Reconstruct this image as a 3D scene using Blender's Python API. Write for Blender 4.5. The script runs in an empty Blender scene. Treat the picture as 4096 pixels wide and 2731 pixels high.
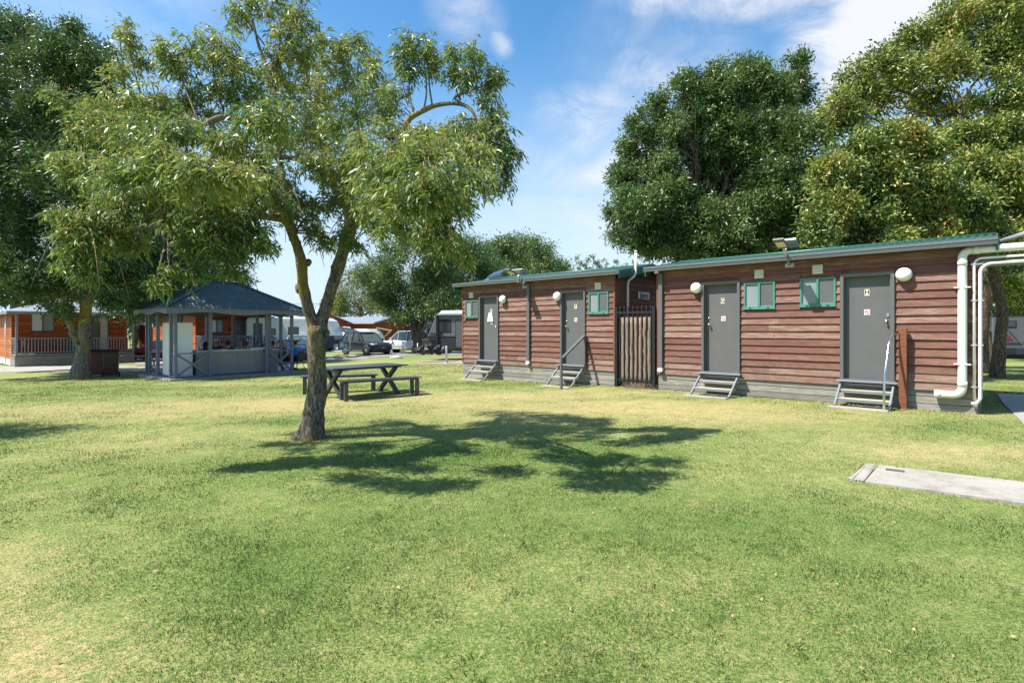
import bpy, bmesh, math, random
import numpy as np
from mathutils import Vector, Matrix, Euler, noise as mnoise
random.seed(7)
RNG = np.random.default_rng(11)
sc = bpy.context.scene
COL = sc.collection
PI = math.pi
R = math.radians

# ------------------------------------------------------------------ camera
EYE = 1.59; FPX = 2133.0; CX = 2048.0; HY = 1318.3      # focal length and horizon of the 4096 px photograph
cam_d = bpy.data.cameras.new('camera'); cam = bpy.data.objects.new('camera', cam_d); COL.objects.link(cam)
cam_d.sensor_width = 36; cam_d.lens = 36*FPX/4096; cam_d.shift_y = -(1365.5-HY)/4096
cam_d.clip_start = 0.1; cam_d.clip_end = 12000
cam.location = (0, 0, EYE); cam.rotation_euler = (PI/2, 0, 0)
sc.camera = cam

# ------------------------------------------------------------------ light
SUNV = Vector((-.66, -.17, 1.0)).normalized()
sun_d = bpy.data.lights.new('sun', 'SUN'); sun = bpy.data.objects.new('sun', sun_d); COL.objects.link(sun)
sun_d.energy = 5.0; sun_d.angle = R(.55); sun_d.color = (1, .955, .88)
sun.rotation_euler = SUNV.to_track_quat('Z', 'Y').to_euler(); sun.location = (0, 0, 30)
sc.view_settings.view_transform = 'Standard'; sc.view_settings.look = 'None'
sc.view_settings.exposure = 0.93; sc.view_settings.gamma = 1
sc.cycles.use_denoising = True
sc.cycles.max_bounces = 6; sc.cycles.diffuse_bounces = 3; sc.cycles.glossy_bounces = 3
sc.cycles.transmission_bounces = 4; sc.cycles.transparent_max_bounces = 8

class NT:
    """small helper for shader nodes"""
    def __init__(s, tree): s.t = tree; s.n = tree.nodes; s.l = tree.links
    def new(s, kind, **kw):
        nd = s.n.new(kind)
        for k, v in kw.items():
            if k.startswith('_'): setattr(nd, k[1:], v)
        return nd
    def put(s, sock, v):
        if isinstance(v, bpy.types.NodeSocket): s.l.new(v, sock)
        elif v is not None: sock.default_value = v
    def math(s, op, a, b=None, c=None, clamp=False):
        nd = s.n.new('ShaderNodeMath'); nd.operation = op; nd.use_clamp = clamp
        s.put(nd.inputs[0], a); s.put(nd.inputs[1], b); s.put(nd.inputs[2], c); return nd.outputs[0]
    def vmath(s, op, a, b=None, out=0):
        nd = s.n.new('ShaderNodeVectorMath'); nd.operation = op
        s.put(nd.inputs[0], a)
        if b is not None: s.put(nd.inputs[3] if op == 'SCALE' else nd.inputs[1], b)
        return nd.outputs[out]
    def noise(s, vec, scale, detail=3, rough=.55, dist=0):
        nd = s.n.new('ShaderNodeTexNoise'); s.put(nd.inputs['Vector'], vec)
        nd.inputs['Scale'].default_value = scale; nd.inputs['Detail'].default_value = detail
        nd.inputs['Roughness'].default_value = rough; nd.inputs['Distortion'].default_value = dist
        return nd.outputs[0]
    def rng(s, v, a, b, c=0., d=1., smooth=False):
        nd = s.n.new('ShaderNodeMapRange'); nd.interpolation_type = 'SMOOTHSTEP' if smooth else 'LINEAR'
        s.put(nd.inputs[0], v)
        for i, x in enumerate((a, b, c, d)): s.put(nd.inputs[i+1], x)
        return nd.outputs[0]
    def mix(s, f, a, b, mode='MIX'):
        nd = s.n.new('ShaderNodeMix'); nd.data_type = 'RGBA'; nd.blend_type = mode
        s.put(nd.inputs[0], f)
        s.put(nd.inputs[6], (*a, 1) if isinstance(a, tuple) and len(a) == 3 else a)
        s.put(nd.inputs[7], (*b, 1) if isinstance(b, tuple) and len(b) == 3 else b)
        return nd.outputs[2]
    def bump(s, h, strength=.3, dist=.01):
        nd = s.n.new('ShaderNodeBump'); nd.inputs['Strength'].default_value = strength
        nd.inputs['Distance'].default_value = dist; s.put(nd.inputs['Height'], h); return nd.outputs[0]
    def scalev(s, vec, xyz):
        nd = s.n.new('ShaderNodeMapping'); s.put(nd.inputs[0], vec); nd.inputs['Scale'].default_value = xyz; return nd.outputs[0]

world = bpy.data.worlds.new('World'); sc.world = world; world.use_nodes = True
w = NT(world.node_tree); w.n.clear()
sky = w.new('ShaderNodeTexSky', _sky_type='NISHITA', _sun_disc=False)
sky.sun_elevation = math.asin(SUNV.z); sky.sun_rotation = math.atan2(SUNV.x, SUNV.y)
sky.air_density = 1.0; sky.dust_density = .6; sky.ozone_density = 2.2
hs = w.new('ShaderNodeHueSaturation'); hs.inputs['Saturation'].default_value = 1.27; hs.inputs['Value'].default_value = 1.72; hs.inputs['Hue'].default_value = .492
w.l.new(sky.outputs[0], hs.inputs['Color'])
tc = w.new('ShaderNodeTexCoord'); dirv = w.vmath('NORMALIZE', tc.outputs['Generated'])
def pdir(px, py): return tuple(Vector(((px-CX)/FPX, 1, (HY-py)/FPX)).normalized())
warp = w.vmath('SCALE', w.vmath('SUBTRACT', w.new('ShaderNodeTexNoise').outputs[1], (.5, .5, .5)), .13)
_wn = warp.node.inputs[0].links[0].from_node.inputs[0].links[0].from_node
w.l.new(dirv, _wn.inputs['Vector']); _wn.inputs['Scale'].default_value = 5; _wn.inputs['Detail'].default_value = 6
dw = w.vmath('ADD', dirv, warp)
n1 = w.noise(w.scalev(dirv, (1, 1, 1.5)), 8, 10, .68, .6)
n2 = w.noise(w.scalev(dirv, (1, 1, 2.2)), 2.6, 7, .6, .2)
def blob(px, py, rad, amt, stretch=(1, 1, 1)):
    c = pdir(px, py)
    d = w.vmath('SUBTRACT', dw, c); d = w.vmath('MULTIPLY', d, stretch)
    ln = w.vmath('LENGTH', d, out=1)
    return w.math('MULTIPLY', w.rng(ln, rad*.72, rad*.1, 0, 1, True), amt)
acc = None
for (px, py, rad, amt, st) in [(3600, 60, .22, 1.9, (1, 1, 1.2)), (3440, 200, .17, 1.7, (1, 1, 1.1)), (3340, 390, .12, .7, (1, 1, 1)),
        (2700, -20, .13, 1.0, (.7, 1, 2)), (3000, -20, .15, 1.0, (.7, 1, 2)), (3300, -160, .2, 1.0, (1, 1, 1.3)),
        (1880, 90, .12, .62, (1, 1, 1.3)), (2020, 200, .06, .75, (1, 1, 1.5)), (1790, 40, .07, .45, (1, 1, 1)),
        (2620, 330, .12, .75, (1, 1, 1.2)), (2400, 490, .16, .85, (.8, 1, 1.6)), (2420, 680, .16, .8, (.7, 1, 2)),
        (2200, 640, .2, .5, (.7, 1, 2)), (2500, 880, .25, .6, (.5, 1, 2)), (2700, 170, .2, .3, (.7, 1, 1)),
        (-900, 300, .5, .8, (1, 1, 2)), (5200, 500, .5, .9, (1, 1, 2)), (200, -900, .5, .7, (1, 1, 1))]:
    b = blob(px, py, rad, amt, st); acc = b if acc is None else w.math('MAXIMUM', acc, b)
cl = w.math('MULTIPLY', acc, w.rng(n1, .30, .68, .05, 1.0, False))
cl = w.math('MAXIMUM', cl, w.rng(acc, 1.0, 1.7, 0, .95, True))
cl = w.math('MAXIMUM', cl, w.math('MULTIPLY', w.rng(n2, .52, .8, 0, .10, True), 1))
sepz = w.new('ShaderNodeSeparateXYZ'); w.l.new(dirv, sepz.inputs[0])
hz = w.rng(sepz.outputs[2], 0.0, .52, 1.0, 0.0, True)          # pale band above the horizon
cl = w.math('MINIMUM', cl, .93, clamp=True)
c1 = w.mix(w.math('POWER', hz, 1.1), hs.outputs[0], (5.6, 6.9, 8.3))
c2 = w.mix(cl, c1, (7.4, 7.5, 7.8))
bg = w.new('ShaderNodeBackground'); bg.inputs[1].default_value = .070; w.l.new(c2, bg.inputs[0])
wo = w.new('ShaderNodeOutputWorld'); w.l.new(bg.outputs[0], wo.inputs[0])

# ------------------------------------------------------------------ materials
def newmat(name):
    m = bpy.data.materials.new(name); m.use_nodes = True
    nt = NT(m.node_tree); nt.n.clear()
    p = nt.new('ShaderNodeBsdfPrincipled'); o = nt.new('ShaderNodeOutputMaterial'); nt.l.new(p.outputs[0], o.inputs[0])
    return m, nt, p, o
def geo_pos(nt): return nt.new('ShaderNodeNewGeometry').outputs['Position']
def obj_pos(nt): return nt.new('ShaderNodeTexCoord').outputs['Object']
def island(nt): return nt.new('ShaderNodeNewGeometry').outputs['Random Per Island']
def scale3(c, k): return tuple(min(1, x*k) for x in c)
_mc = {}
def plain(name, col, rough=.5, metal=0, var=.12, scale=6, bump=0, bscale=60, coat=0, dirt=0, spec=.5):
    if name in _mc: return _mc[name]
    m, nt, p, o = newmat(name)
    v = obj_pos(nt); n = nt.noise(v, scale, 4)
    c = nt.mix(n, scale3(col, 1-var), scale3(col, 1+var))
    if dirt:
        d = nt.noise(nt.scalev(v, (1, 1, .35)), 3.1, 6, .65)
        c = nt.mix(nt.rng(d, .52, .75, 0, dirt), c, (.16, .13, .10))
    nt.put(p.inputs['Base Color'], c); p.inputs['Roughness'].default_value = rough; p.inputs['Metallic'].default_value = metal
    p.inputs['Specular IOR Level'].default_value = spec
    nt.put(p.inputs['Roughness'], nt.rng(nt.noise(v, scale*3, 3), .3, .7, max(.03, rough-.08), min(1, rough+.08)))
    if coat: p.inputs['Coat Weight'].default_value = coat; p.inputs['Coat Roughness'].default_value = .06
    if bump: nt.put(p.inputs['Normal'], nt.bump(nt.noise(v, bscale, 4), bump, .01))
    _mc[name] = m; return m
def glassm(name, col=(.02, .025, .03), rough=.08):
    m, nt, p, o = newmat(name)
    n = nt.noise(obj_pos(nt), 2.5, 3)
    nt.put(p.inputs['Base Color'], nt.mix(n, scale3(col, .8), scale3(col, 1.3)))
    p.inputs['Roughness'].default_value = rough; p.inputs['Specular IOR Level'].default_value = .9
    return m
def wood_boards(name, c_lo, c_hi, weather, wcol=(.20, .175, .155), stain=(.045, .03, .025), axis='x'):
    """horizontal boards: tone per board, grain along the board, worn grey patches"""
    m, nt, p, o = newmat(name)
    v = obj_pos(nt); isl = island(nt)
    off = nt.new('ShaderNodeCombineXYZ'); nt.put(off.inputs[0], nt.math('MULTIPLY', isl, 37.)); nt.put(off.inputs[1], nt.math('MULTIPLY', isl, 11.))
    vv = nt.vmath('ADD', v, off.outputs[0])
    grain = nt.noise(nt.scalev(vv, (2.2, 30, 46)), 1.6, 6, .65, .4)
    big = nt.noise(nt.scalev(vv, (1.1, 2, 5)), 1.3, 4)
    t = nt.math('ADD', nt.math('MULTIPLY', isl, .45), nt.math('MULTIPLY', big, .55))
    c = nt.mix(nt.rng(t, .2, .8), c_lo, c_hi)
    c = nt.mix(nt.rng(grain, .35, .65, 0, .65), c, scale3(c_lo, .45))
    worn = nt.math('MULTIPLY', nt.noise(nt.scalev(vv, (1.5, 6, 20)), 1.7, 8, .72, .5), nt.math('ADD', .80, nt.math('MULTIPLY', isl, .35)))
    c = nt.mix(nt.rng(worn, .61-.1*weather, .70-.1*weather, 0, .6), c, wcol)
    knots = nt.noise(nt.scalev(vv, (3, 3, 6)), 2.5, 2)
    c = nt.mix(nt.rng(knots, .70, .76, 0, .7), c, stain)
    dk = nt.noise(nt.scalev(vv, (.9, 1, 4)), 1.1, 5, .6)
    c = nt.mix(nt.rng(dk, .58, .75, 0, .55*weather), c, stain)
    c = nt.mix(nt.rng(nt.noise(nt.scalev(vv, (3, 10, 60)), 2.2, 5, .7), .62, .74, 0, .30*weather), c, (.42, .32, .25))
    if name == 'red_brown_weatherboard':      # splashed earth along the lowest boards, rust-coloured nail heads
        sp = nt.new('ShaderNodeSeparateXYZ'); nt.put(sp.inputs[0], v); sn = nt.noise(nt.scalev(v, (3, 3, 5)), 2.5, 6, .7)
        c = nt.mix(nt.math('MULTIPLY', nt.rng(sp.outputs[2], .45, .95, .9, 0), nt.rng(sn, .42, .62)), c, (.20, .15, .11))
        fx = nt.math('ABSOLUTE', nt.math('SUBTRACT', nt.math('FRACT', nt.math('MULTIPLY', sp.outputs[0], 1/.6)), .5)); fz = nt.math('ABSOLUTE', nt.math('SUBTRACT', nt.math('FRACT', nt.math('MULTIPLY', nt.math('SUBTRACT', sp.outputs[2], .475), 1/.158)), .0))
        c = nt.mix(nt.math('MULTIPLY', nt.math('LESS_THAN', fx, .012), nt.math('LESS_THAN', fz, .07)), c, (.05, .035, .03))
    nt.put(p.inputs['Base Color'], c); p.inputs['Roughness'].default_value = .62
    p.inputs['Specular IOR Level'].default_value = .3
    nt.put(p.inputs['Normal'], nt.bump(grain, .55, .006))
    return m
def leafm(name, cols, trans=.28, rough=.42, tcol=None, spec=.5):
    m, nt, p, o = newmat(name)
    isl = island(nt)
    r = nt.new('ShaderNodeValToRGB'); els = r.color_ramp.elements
    els[0].color = (*cols[0], 1); els[0].position = 0; els[1].color = (*cols[-1], 1); els[1].position = 1
    for i, c in enumerate(cols[1:-1]):
        e = els.new((i+1)/(len(cols)-1)); e.color = (*c, 1)
    big = nt.noise(geo_pos(nt), .8, 3)
    f = nt.math('ADD', nt.math('MULTIPLY', isl, .62), nt.rng(big, .3, .7, -.08, .46))
    nt.put(r.inputs[0], f)
    nt.put(p.inputs['Base Color'], r.outputs[0]); p.inputs['Roughness'].default_value = rough
    p.inputs['Specular IOR Level'].default_value = spec
    tr = nt.new('ShaderNodeBsdfTranslucent')
    nt.put(tr.inputs[0], nt.mix(1., r.outputs[0], tcol or (1.0, 1.0, .45), 'MULTIPLY'))
    gm = nt.new('ShaderNodeGamma'); nt.put(gm.inputs[0], tr.inputs[0].links[0].from_socket); gm.inputs[1].default_value = .8
    nt.put(tr.inputs[0], gm.outputs[0])
    mx = nt.new('ShaderNodeMixShader'); mx.inputs[0].default_value = trans
    nt.l.new(p.outputs[0], mx.inputs[1]); nt.l.new(tr.outputs[0], mx.inputs[2]); nt.l.new(mx.outputs[0], o.inputs[0])
    return m
def barkm(name, col, lichen=0., lcol=(.42, .30, .04), vs=1.0):
    m, nt, p, o = newmat(name)
    v = obj_pos(nt)
    fis = nt.noise(nt.scalev(v, (30*vs, 30*vs, 7*vs)), 1.0, 6, .68, 1.0)
    c = nt.mix(nt.rng(fis, .42, .58), scale3(col, .22), scale3(col, 1.2))
    pat = nt.noise(v, 3.2, 4); c = nt.mix(nt.rng(pat, .4, .75, 0, .45), c, scale3(col, .6))
    if lichen:
        ln_ = nt.math('MULTIPLY', nt.noise(v, 2.2, 4), nt.math('ADD', .6, nt.math('MULTIPLY', nt.noise(v, 22, 5, .7), .8)))
        sp = nt.new('ShaderNodeSeparateXYZ'); nt.put(sp.inputs[0], v)
        up = nt.rng(sp.outputs[2], 1.0, 2.6, 0, .14*lichen)
        c = nt.mix(nt.rng(nt.math('ADD', ln_, up), .56, .70, 0, .8), c, lcol)
    nt.put(p.inputs['Base Color'], c); p.inputs['Roughness'].default_value = .85; p.inputs['Specular IOR Level'].default_value = .2
    nt.put(p.inputs['Normal'], nt.bump(fis, 1.0, .06))
    return m

M = dict(
    cabin_red=wood_boards('red_brown_weatherboard', (.135, .055, .040), (.315, .142, .092), .95, (.27, .225, .19)),
    cabin_orange=wood_boards('orange_weatherboard', (.36, .085, .018), (.66, .20, .045), .05, (.3, .2, .12)),
    cabin_orange_shaded=wood_boards('shaded_orange_board', (.28, .055, .014), (.50, .125, .030), .05, (.3, .2, .12)),  # darker copy of the orange boards, shade put into the fronts' colour
    cabin_brown=wood_boards('brown_weatherboard', (.17, .05, .03), (.27, .09, .05), .3),
    skirt=wood_boards('grey_weathered_plank', (.20, .19, .165), (.36, .34, .29), .55, (.36, .34, .30), (.13, .08, .045)),
    tread=wood_boards('pale_worn_tread', (.42, .38, .30), (.62, .56, .46), .2, (.5, .48, .42), (.25, .18, .1)),
    post_wood=wood_boards('red_stained_post', (.20, .07, .035), (.30, .11, .06), .25),
    grey=plain('grey_paint', (.108, .108, .108), .5, 0, .10, 3, .15, 90, dirt=.22),
    grey_mid=plain('blue_grey_paint', (.19, .215, .24), .5, 0, .1, 3, .1, 90, dirt=.15),
    grey_gutter=plain('grey_gutter_metal', (.155, .165, .17), .38, .2, .08, 2, dirt=.25),
    galv=plain('galvanised_steel', (.52, .54, .56), .4, .7, .12, 5),
    chrome=plain('polished_steel', (.62, .62, .63), .18, 1, .05, 5),
    green_roof=plain('green_sheet_metal', (.035, .115, .092), .4, .1, .12, 2, dirt=.12),
    green_frame=plain('green_powder_coat', (.055, .22, .165), .4, 0, .08, 3),
    gazebo_roof=plain('worn_green_roof_sheet', (.030, .056, .050), .6, 0, .35, 1.5, .2, 40, dirt=.55),
    gazebo_paint=plain('slate_grey_paint', (.135, .145, .19), .5, 0, .08, 3, .1, 60),
    counter=plain('taupe_panel', (.22, .21, .205), .55, 0, .08, 2),
    counter_top=plain('pale_counter_top', (.50, .47, .42), .4, 0, .06, 3),
    white=plain('white_paint', (.74, .75, .75), .45, 0, .04, 3),
    offwhite=plain('off_white_plastic', (.66, .64, .52), .5, 0, .05, 3),
    pvc=plain('white_plastic_pipe', (.72, .71, .67), .4, 0, .05, 4, dirt=.22),
    globe=plain('white_lamp_globe', (.78, .77, .72), .3, 0, .04, 4, dirt=.12),
    black=plain('black_paint', (.012, .013, .015), .35, 0, .2, 5),
    black_matte=plain('black_plastic', (.02, .02, .022), .6, 0, .2, 5),
    rubber=plain('tyre_rubber', (.022, .022, .023), .8, 0, .2, 9, .3, 80),
    alloy=plain('alloy_wheel', (.50, .51, .53), .3, .8, .1, 5),
    table=plain('charcoal_powder_coat', (.055, .06, .068), .38, .1, .12, 2, .05, 90, dirt=.12),
    glass_dark=glassm('dark_window_glass'), glass_grey=glassm('frosted_window_glass', (.20, .235, .25), .35),
    glass_pale=glassm('curtained_glass', (.42, .45, .46), .2), glass_mesh=glassm('insect_screen', (.075, .08, .08), .5),
    glass_car=glassm('car_glass', (.05, .065, .065), .05), glass_wind=glassm('windscreen_glass', (.09, .13, .12), .08),
    panel=glassm('solar_panel_cells', (.02, .03, .06), .15),
    bin=plain('dark_maroon_plastic', (.045, .014, .017), .4, 0, .15, 3, .1, 30),
    bin_body=plain('light_maroon_plastic', (.17, .062, .055), .5, 0, .15, 3),  # paler maroon than the other bin
    brush=None, suv=plain('black_car_paint', (.006, .007, .010), .3, .0, .1, 2, coat=.35),
    car_white=plain('white_car_paint', (.80, .81, .82), .25, 0, .03, 2, coat=.8),
    car_red=plain('red_car_paint', (.23, .008, .018), .22, .2, .1, 2, coat=1),
    car_blue=plain('navy_car_paint', (.035, .055, .12), .22, .3, .1, 2, coat=1),
    car_silver=plain('silver_car_paint', (.42, .45, .44), .28, .5, .08, 2, coat=.6),
    lamp_lens=plain('clear_lamp_lens', (.62, .66, .70), .12, .2, .1, 20), tail=plain('red_tail_lens', (.18, .01, .012), .15, 0, .1, 9),
    van_white=plain('caravan_white_shell', (.80, .81, .83), .32, 0, .03, 2), van_navy=plain('caravan_navy_panel', (.018, .025, .055), .3, 0, .1, 3),
    van_grey=plain('caravan_grey_panel', (.115, .125, .14), .35, 0, .06, 2), checker=None,
    awning=plain('grey_awning_fabric', (.34, .345, .35), .8, 0, .12, 2), roof_grey=plain('grey_roof_sheet', (.235, .262, .28), .45, .1, .08, 1),
    fascia=plain('charcoal_fascia', (.085, .095, .105), .5, 0, .08, 2), skin=plain('skin', (.46, .26, .18), .5, 0, .1, 9),
    sign=plain('sign_plate', (.70, .66, .48), .5, 0, .06, 20), ink=plain('black_lettering', (.015, .015, .016), .6), red_ink=plain('red_marking', (.5, .04, .03), .5),
    maroon=plain('maroon_decal', (.12, .012, .02), .4), orange_lens=plain('amber_lens', (.8, .2, .03), .3), tarp=plain('black_tarpaulin', (.018, .018, .02), .35, 0, .3, 6, .8, 12),
    rock=plain('pale_rock', (.40, .37, .32), .9, 0, .25, 9, .6, 20), cloth=plain('white_cloth', (.8, .8, .78), .8), rope=plain('tan_rope', (.42, .31, .2), .8), backlet=plain('white_lettering', (.75, .75, .73), .5),
    denim=plain('navy_cloth', (.025, .035, .07), .85, 0, .15, 9), lcd=plain('yellow_led', (.75, .66, .22), .4),
)
def brushm():
    m, nt, p, o = newmat('brushwood'); v = obj_pos(nt)
    g = nt.noise(nt.scalev(v, (90, 90, 7)), 1, 6, .7, .4); c = nt.mix(nt.rng(g, .3, .68), (.06, .04, .028), (.42, .32, .24))
    nt.put(p.inputs['Base Color'], c); p.inputs['Roughness'].default_value = .95; nt.put(p.inputs['Normal'], nt.bump(g, 1, .03)); return m
M['brush'] = brushm()
def checkerm():
    m, nt, p, o = newmat('black_chequer_plate'); v = obj_pos(nt)
    ck = nt.new('ShaderNodeTexVoronoi'); nt.put(ck.inputs['Vector'], nt.scalev(v, (13, 13, 13))); ck.inputs['Scale'].default_value = 1; ck.inputs['Randomness'].default_value = .15
    c = nt.mix(nt.rng(ck.outputs[0], .2, .3), (.32, .33, .34), (.025, .026, .028))
    nt.put(p.inputs['Base Color'], c); p.inputs['Roughness'].default_value = .4; return m
M['checker'] = checkerm()
def asphaltm(name, a, b, sc_=1.0, crack=False):
    m, nt, p, o = newmat(name); v = geo_pos(nt)
    n = nt.noise(v, 60*sc_, 5, .7); bgn = nt.noise(v, .9, 5, .6)
    c = nt.mix(n, a, b); c = nt.mix(nt.rng(bgn, .4, .7, 0, .4), c, scale3(a, .75))
    if crack:
        st = nt.noise(v, 3.2, 8, .75); c = nt.mix(nt.rng(st, .48, .66, 0, .65), c, (.17, .15, .12))
        st2 = nt.noise(v, 14, 6, .8, 1.); c = nt.mix(nt.rng(st2, .56, .70, 0, .5), c, (.13, .115, .095))
        sp = nt.noise(v, 110, 2); c = nt.mix(nt.rng(sp, .66, .72, 0, .6), c, (.16, .15, .14))
    nt.put(p.inputs['Base Color'], c); p.inputs['Roughness'].default_value = .9; nt.put(p.inputs['Normal'], nt.bump(n, .35, .006)); return m
M['asphalt'] = asphaltm('asphalt', (.17, .17, .175), (.27, .27, .275)); M['concrete'] = asphaltm('concrete', (.30, .275, .235), (.42, .385, .33), 1, True)
M['gravel'] = asphaltm('bare_earth', (.22, .18, .13), (.38, .32, .25)); M['conc_dark'] = asphaltm('old_concrete', (.22, .22, .22), (.32, .31, .30), 1, True)

# ------------------------------------------------------------------ mesh helpers
class MB:
    def __init__(s): s.v = []; s.f = []; s.sm = []
    def add(s, vs, fs, smooth=False):
        o = len(s.v); s.v += [tuple(p) for p in vs]; s.f += [tuple(i+o for i in f) for f in fs]; s.sm += [smooth]*len(fs); return s
    def box(s, x0, x1, y0, y1, z0, z1):
        vs = [(x0, y0, z0), (x1, y0, z0), (x1, y1, z0), (x0, y1, z0), (x0, y0, z1), (x1, y0, z1), (x1, y1, z1), (x0, y1, z1)]
        return s.add(vs, [(0, 3, 2, 1), (4, 5, 6, 7), (0, 1, 5, 4), (1, 2, 6, 5), (2, 3, 7, 6), (3, 0, 4, 7)])
    def obox(s, mat, sx, sy, sz):
        vs = [mat @ Vector((a*sx/2, b*sy/2, c*sz/2)) for c in (-1, 1) for a, b in ((-1, -1), (1, -1), (1, 1), (-1, 1))]
        return s.add(vs, [(0, 3, 2, 1), (4, 5, 6, 7), (0, 1, 5, 4), (1, 2, 6, 5), (2, 3, 7, 6), (3, 0, 4, 7)])
    def bar(s, p, q, w_, h_, up=(0, 0, 1)):
        p = Vector(p); q = Vector(q); d = (q-p); L = d.length
        if L < 1e-6: return s
        z = d/L; x = Vector(up).cross(z)
        if x.length < 1e-3: x = Vector((1, 0, 0)).cross(z)
        x.normalize(); y = z.cross(x)
        m = Matrix((x, y, z)).transposed().to_4x4(); m.translation = (p+q)/2
        return s.obox(m, w_, h_, L)
    def tube(s, pts, rad, n=10, cap=True, closed=False, smooth=True):
        pts = [Vector(p) for p in pts]; k = len(pts)
        rad = rad if isinstance(rad, (list, tuple)) else [rad]*k
        vs = []; prev = None
        for i, p in enumerate(pts):
            a = pts[(i-1) % k] if (i > 0 or closed) else p; b = pts[(i+1) % k] if (i < k-1 or closed) else p
            t = (b-a)
            if t.length < 1e-9: t = Vector((0, 0, 1))
            t.normalize()
            if prev is None:
                x = t.orthogonal().normalized()
            else:
                x = prev - t*prev.dot(t)
                x = x.normalized() if x.length > 1e-6 else t.orthogonal().normalized()
            prev = x; y = t.cross(x)
            for j in range(n):
                a_ = 2*PI*j/n; vs.append(p+(x*math.cos(a_)+y*math.sin(a_))*rad[i])
        fs = []
        for i in range(k if closed else k-1):
            i2 = (i+1) % k
            for j in range(n): fs.append((i*n+j, i*n+(j+1) % n, i2*n+(j+1) % n, i2*n+j))
        s.add(vs, fs, smooth)
        if cap and not closed:
            o = len(s.v)-k*n; s.f.append(tuple(o+j for j in reversed(range(n)))); s.f.append(tuple(o+(k-1)*n+j for j in range(n))); s.sm += [False]*2
        return s
    def cyl(s, p, q, r, n=20, r2=None): return s.tube([p, q], [r, r if r2 is None else r2], n)
    def lathe(s, prof, n=24, mat=None, smooth=True):
        """prof: (r, z) revolved round z"""
        mat = mat or Matrix(); vs = []; k = len(prof)
        for r, z in prof:
            for j in range(n): a = 2*PI*j/n; vs.append(mat @ Vector((r*math.cos(a), r*math.sin(a), z)))
        fs = [(i*n+j, i*n+(j+1) % n, (i+1)*n+(j+1) % n, (i+1)*n+j) for i in range(k-1) for j in range(n)]
        return s.add(vs, fs, smooth)
    def prism(s, poly, a, b, axis='y', taper=None):
        """poly: list of 2D points; extruded along axis from a to b"""
        n = len(poly)
        def pt(u, v_, t):
            return {'y': (u, t, v_), 'x': (t, u, v_), 'z': (u, v_, t)}[axis]
        vs = [pt(u, v_, a) for u, v_ in poly]+[pt(u, v_, b) for u, v_ in poly]
        fs = [tuple(range(n)), tuple(reversed(range(n, 2*n)))]+[(i, i+n, (i+1) % n+n, (i+1) % n) for i in range(n)]
        return s.add(vs, fs)
    def sphere(s, c, r, n=16, sq=(1, 1, 1)):
        c = Vector(c); k = n//2+1
        vs = []; fs = []
        for i in range(k):
            t = PI*i/(k-1)
            for j in range(n): a = 2*PI*j/n; vs.append(c+Vector((math.sin(t)*math.cos(a)*sq[0], math.sin(t)*math.sin(a)*sq[1], math.cos(t)*sq[2]))*r)
        fs = [(i*n+j, (i+1)*n+j, (i+1)*n+(j+1) % n, i*n+(j+1) % n) for i in range(k-1) for j in range(n)]
        return s.add(vs, fs, True)
    def xform(s, m): s.v = [tuple(m @ Vector(p)) for p in s.v]; return s
    def build(s, name, mat, parent=None, bevel=0, loc=None, fixn=True):
        me = bpy.data.meshes.new(name); me.from_pydata(s.v, [], s.f)
        me.polygons.foreach_set('use_smooth', s.sm)
        me.materials.append(mat if not isinstance(mat, str) else M[mat])
        if fixn:
            bm = bmesh.new(); bm.from_mesh(me); bmesh.ops.recalc_face_normals(bm, faces=bm.faces); bm.to_mesh(me); bm.free()
        me.update()
        o = bpy.data.objects.new(name, me); COL.objects.link(o)
        if parent is not None: o.parent = parent
        if loc is not None: o.location = loc
        if bevel:
            b = o.modifiers.new('bevel', 'BEVEL'); b.width = bevel; b.segments = 2; b.limit_method = 'ANGLE'; b.angle_limit = R(40)
        return o
def tag(o, label, cat, group=None, kind=None):
    if label: o['label'] = label
    if cat: o['category'] = cat
    if group: o['group'] = group
    if kind: o['kind'] = kind
    return o
def thing(name, label, cat, loc=(0, 0, 0), rz=0, group=None):
    o = bpy.data.objects.new(name, None); COL.objects.link(o); o.empty_display_size = .3
    o.location = loc; o.rotation_euler = (0, 0, rz); tag(o, label, cat, group); return o
def struct(o): o['kind'] = 'structure'; return o
def copy_tree(o, parent=None):
    c = o.copy(); COL.objects.link(c); c.parent = parent
    for ch in list(o.children): copy_tree(ch, c)
    return c
def text(name, s_, size, mat, parent, mtx, extrude=.002, align='CENTER', shear=0, bold=0, sx=1):
    cu = bpy.data.curves.new(name, 'FONT'); cu.body = s_; cu.size = size; cu.extrude = extrude; cu.align_x = align; cu.align_y = 'CENTER'; cu.shear = shear; cu.offset = bold
    t = bpy.data.objects.new(name, cu); COL.objects.link(t)
    dg = bpy.context.evaluated_depsgraph_get(); me = bpy.data.meshes.new_from_object(t.evaluated_get(dg))
    bpy.data.objects.remove(t); bpy.data.curves.remove(cu)
    for v in me.vertices: v.co.x *= sx
    me.transform(mtx); me.materials.clear(); me.materials.append(M[mat]); me.name = name
    o = bpy.data.objects.new(name, me); COL.objects.link(o)
    if parent is not None: o.parent = parent
    return o
def facing(loc, face='-y'):
    """matrix that stands text up at loc so that it reads from the given side"""
    rz = {'-y': 0, '+x': PI/2, '+y': PI, '-x': -PI/2}[face]
    return Matrix.Translation(loc) @ Matrix.Rotation(rz, 4, 'Z') @ Matrix.Rotation(PI/2, 4, 'X')

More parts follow.
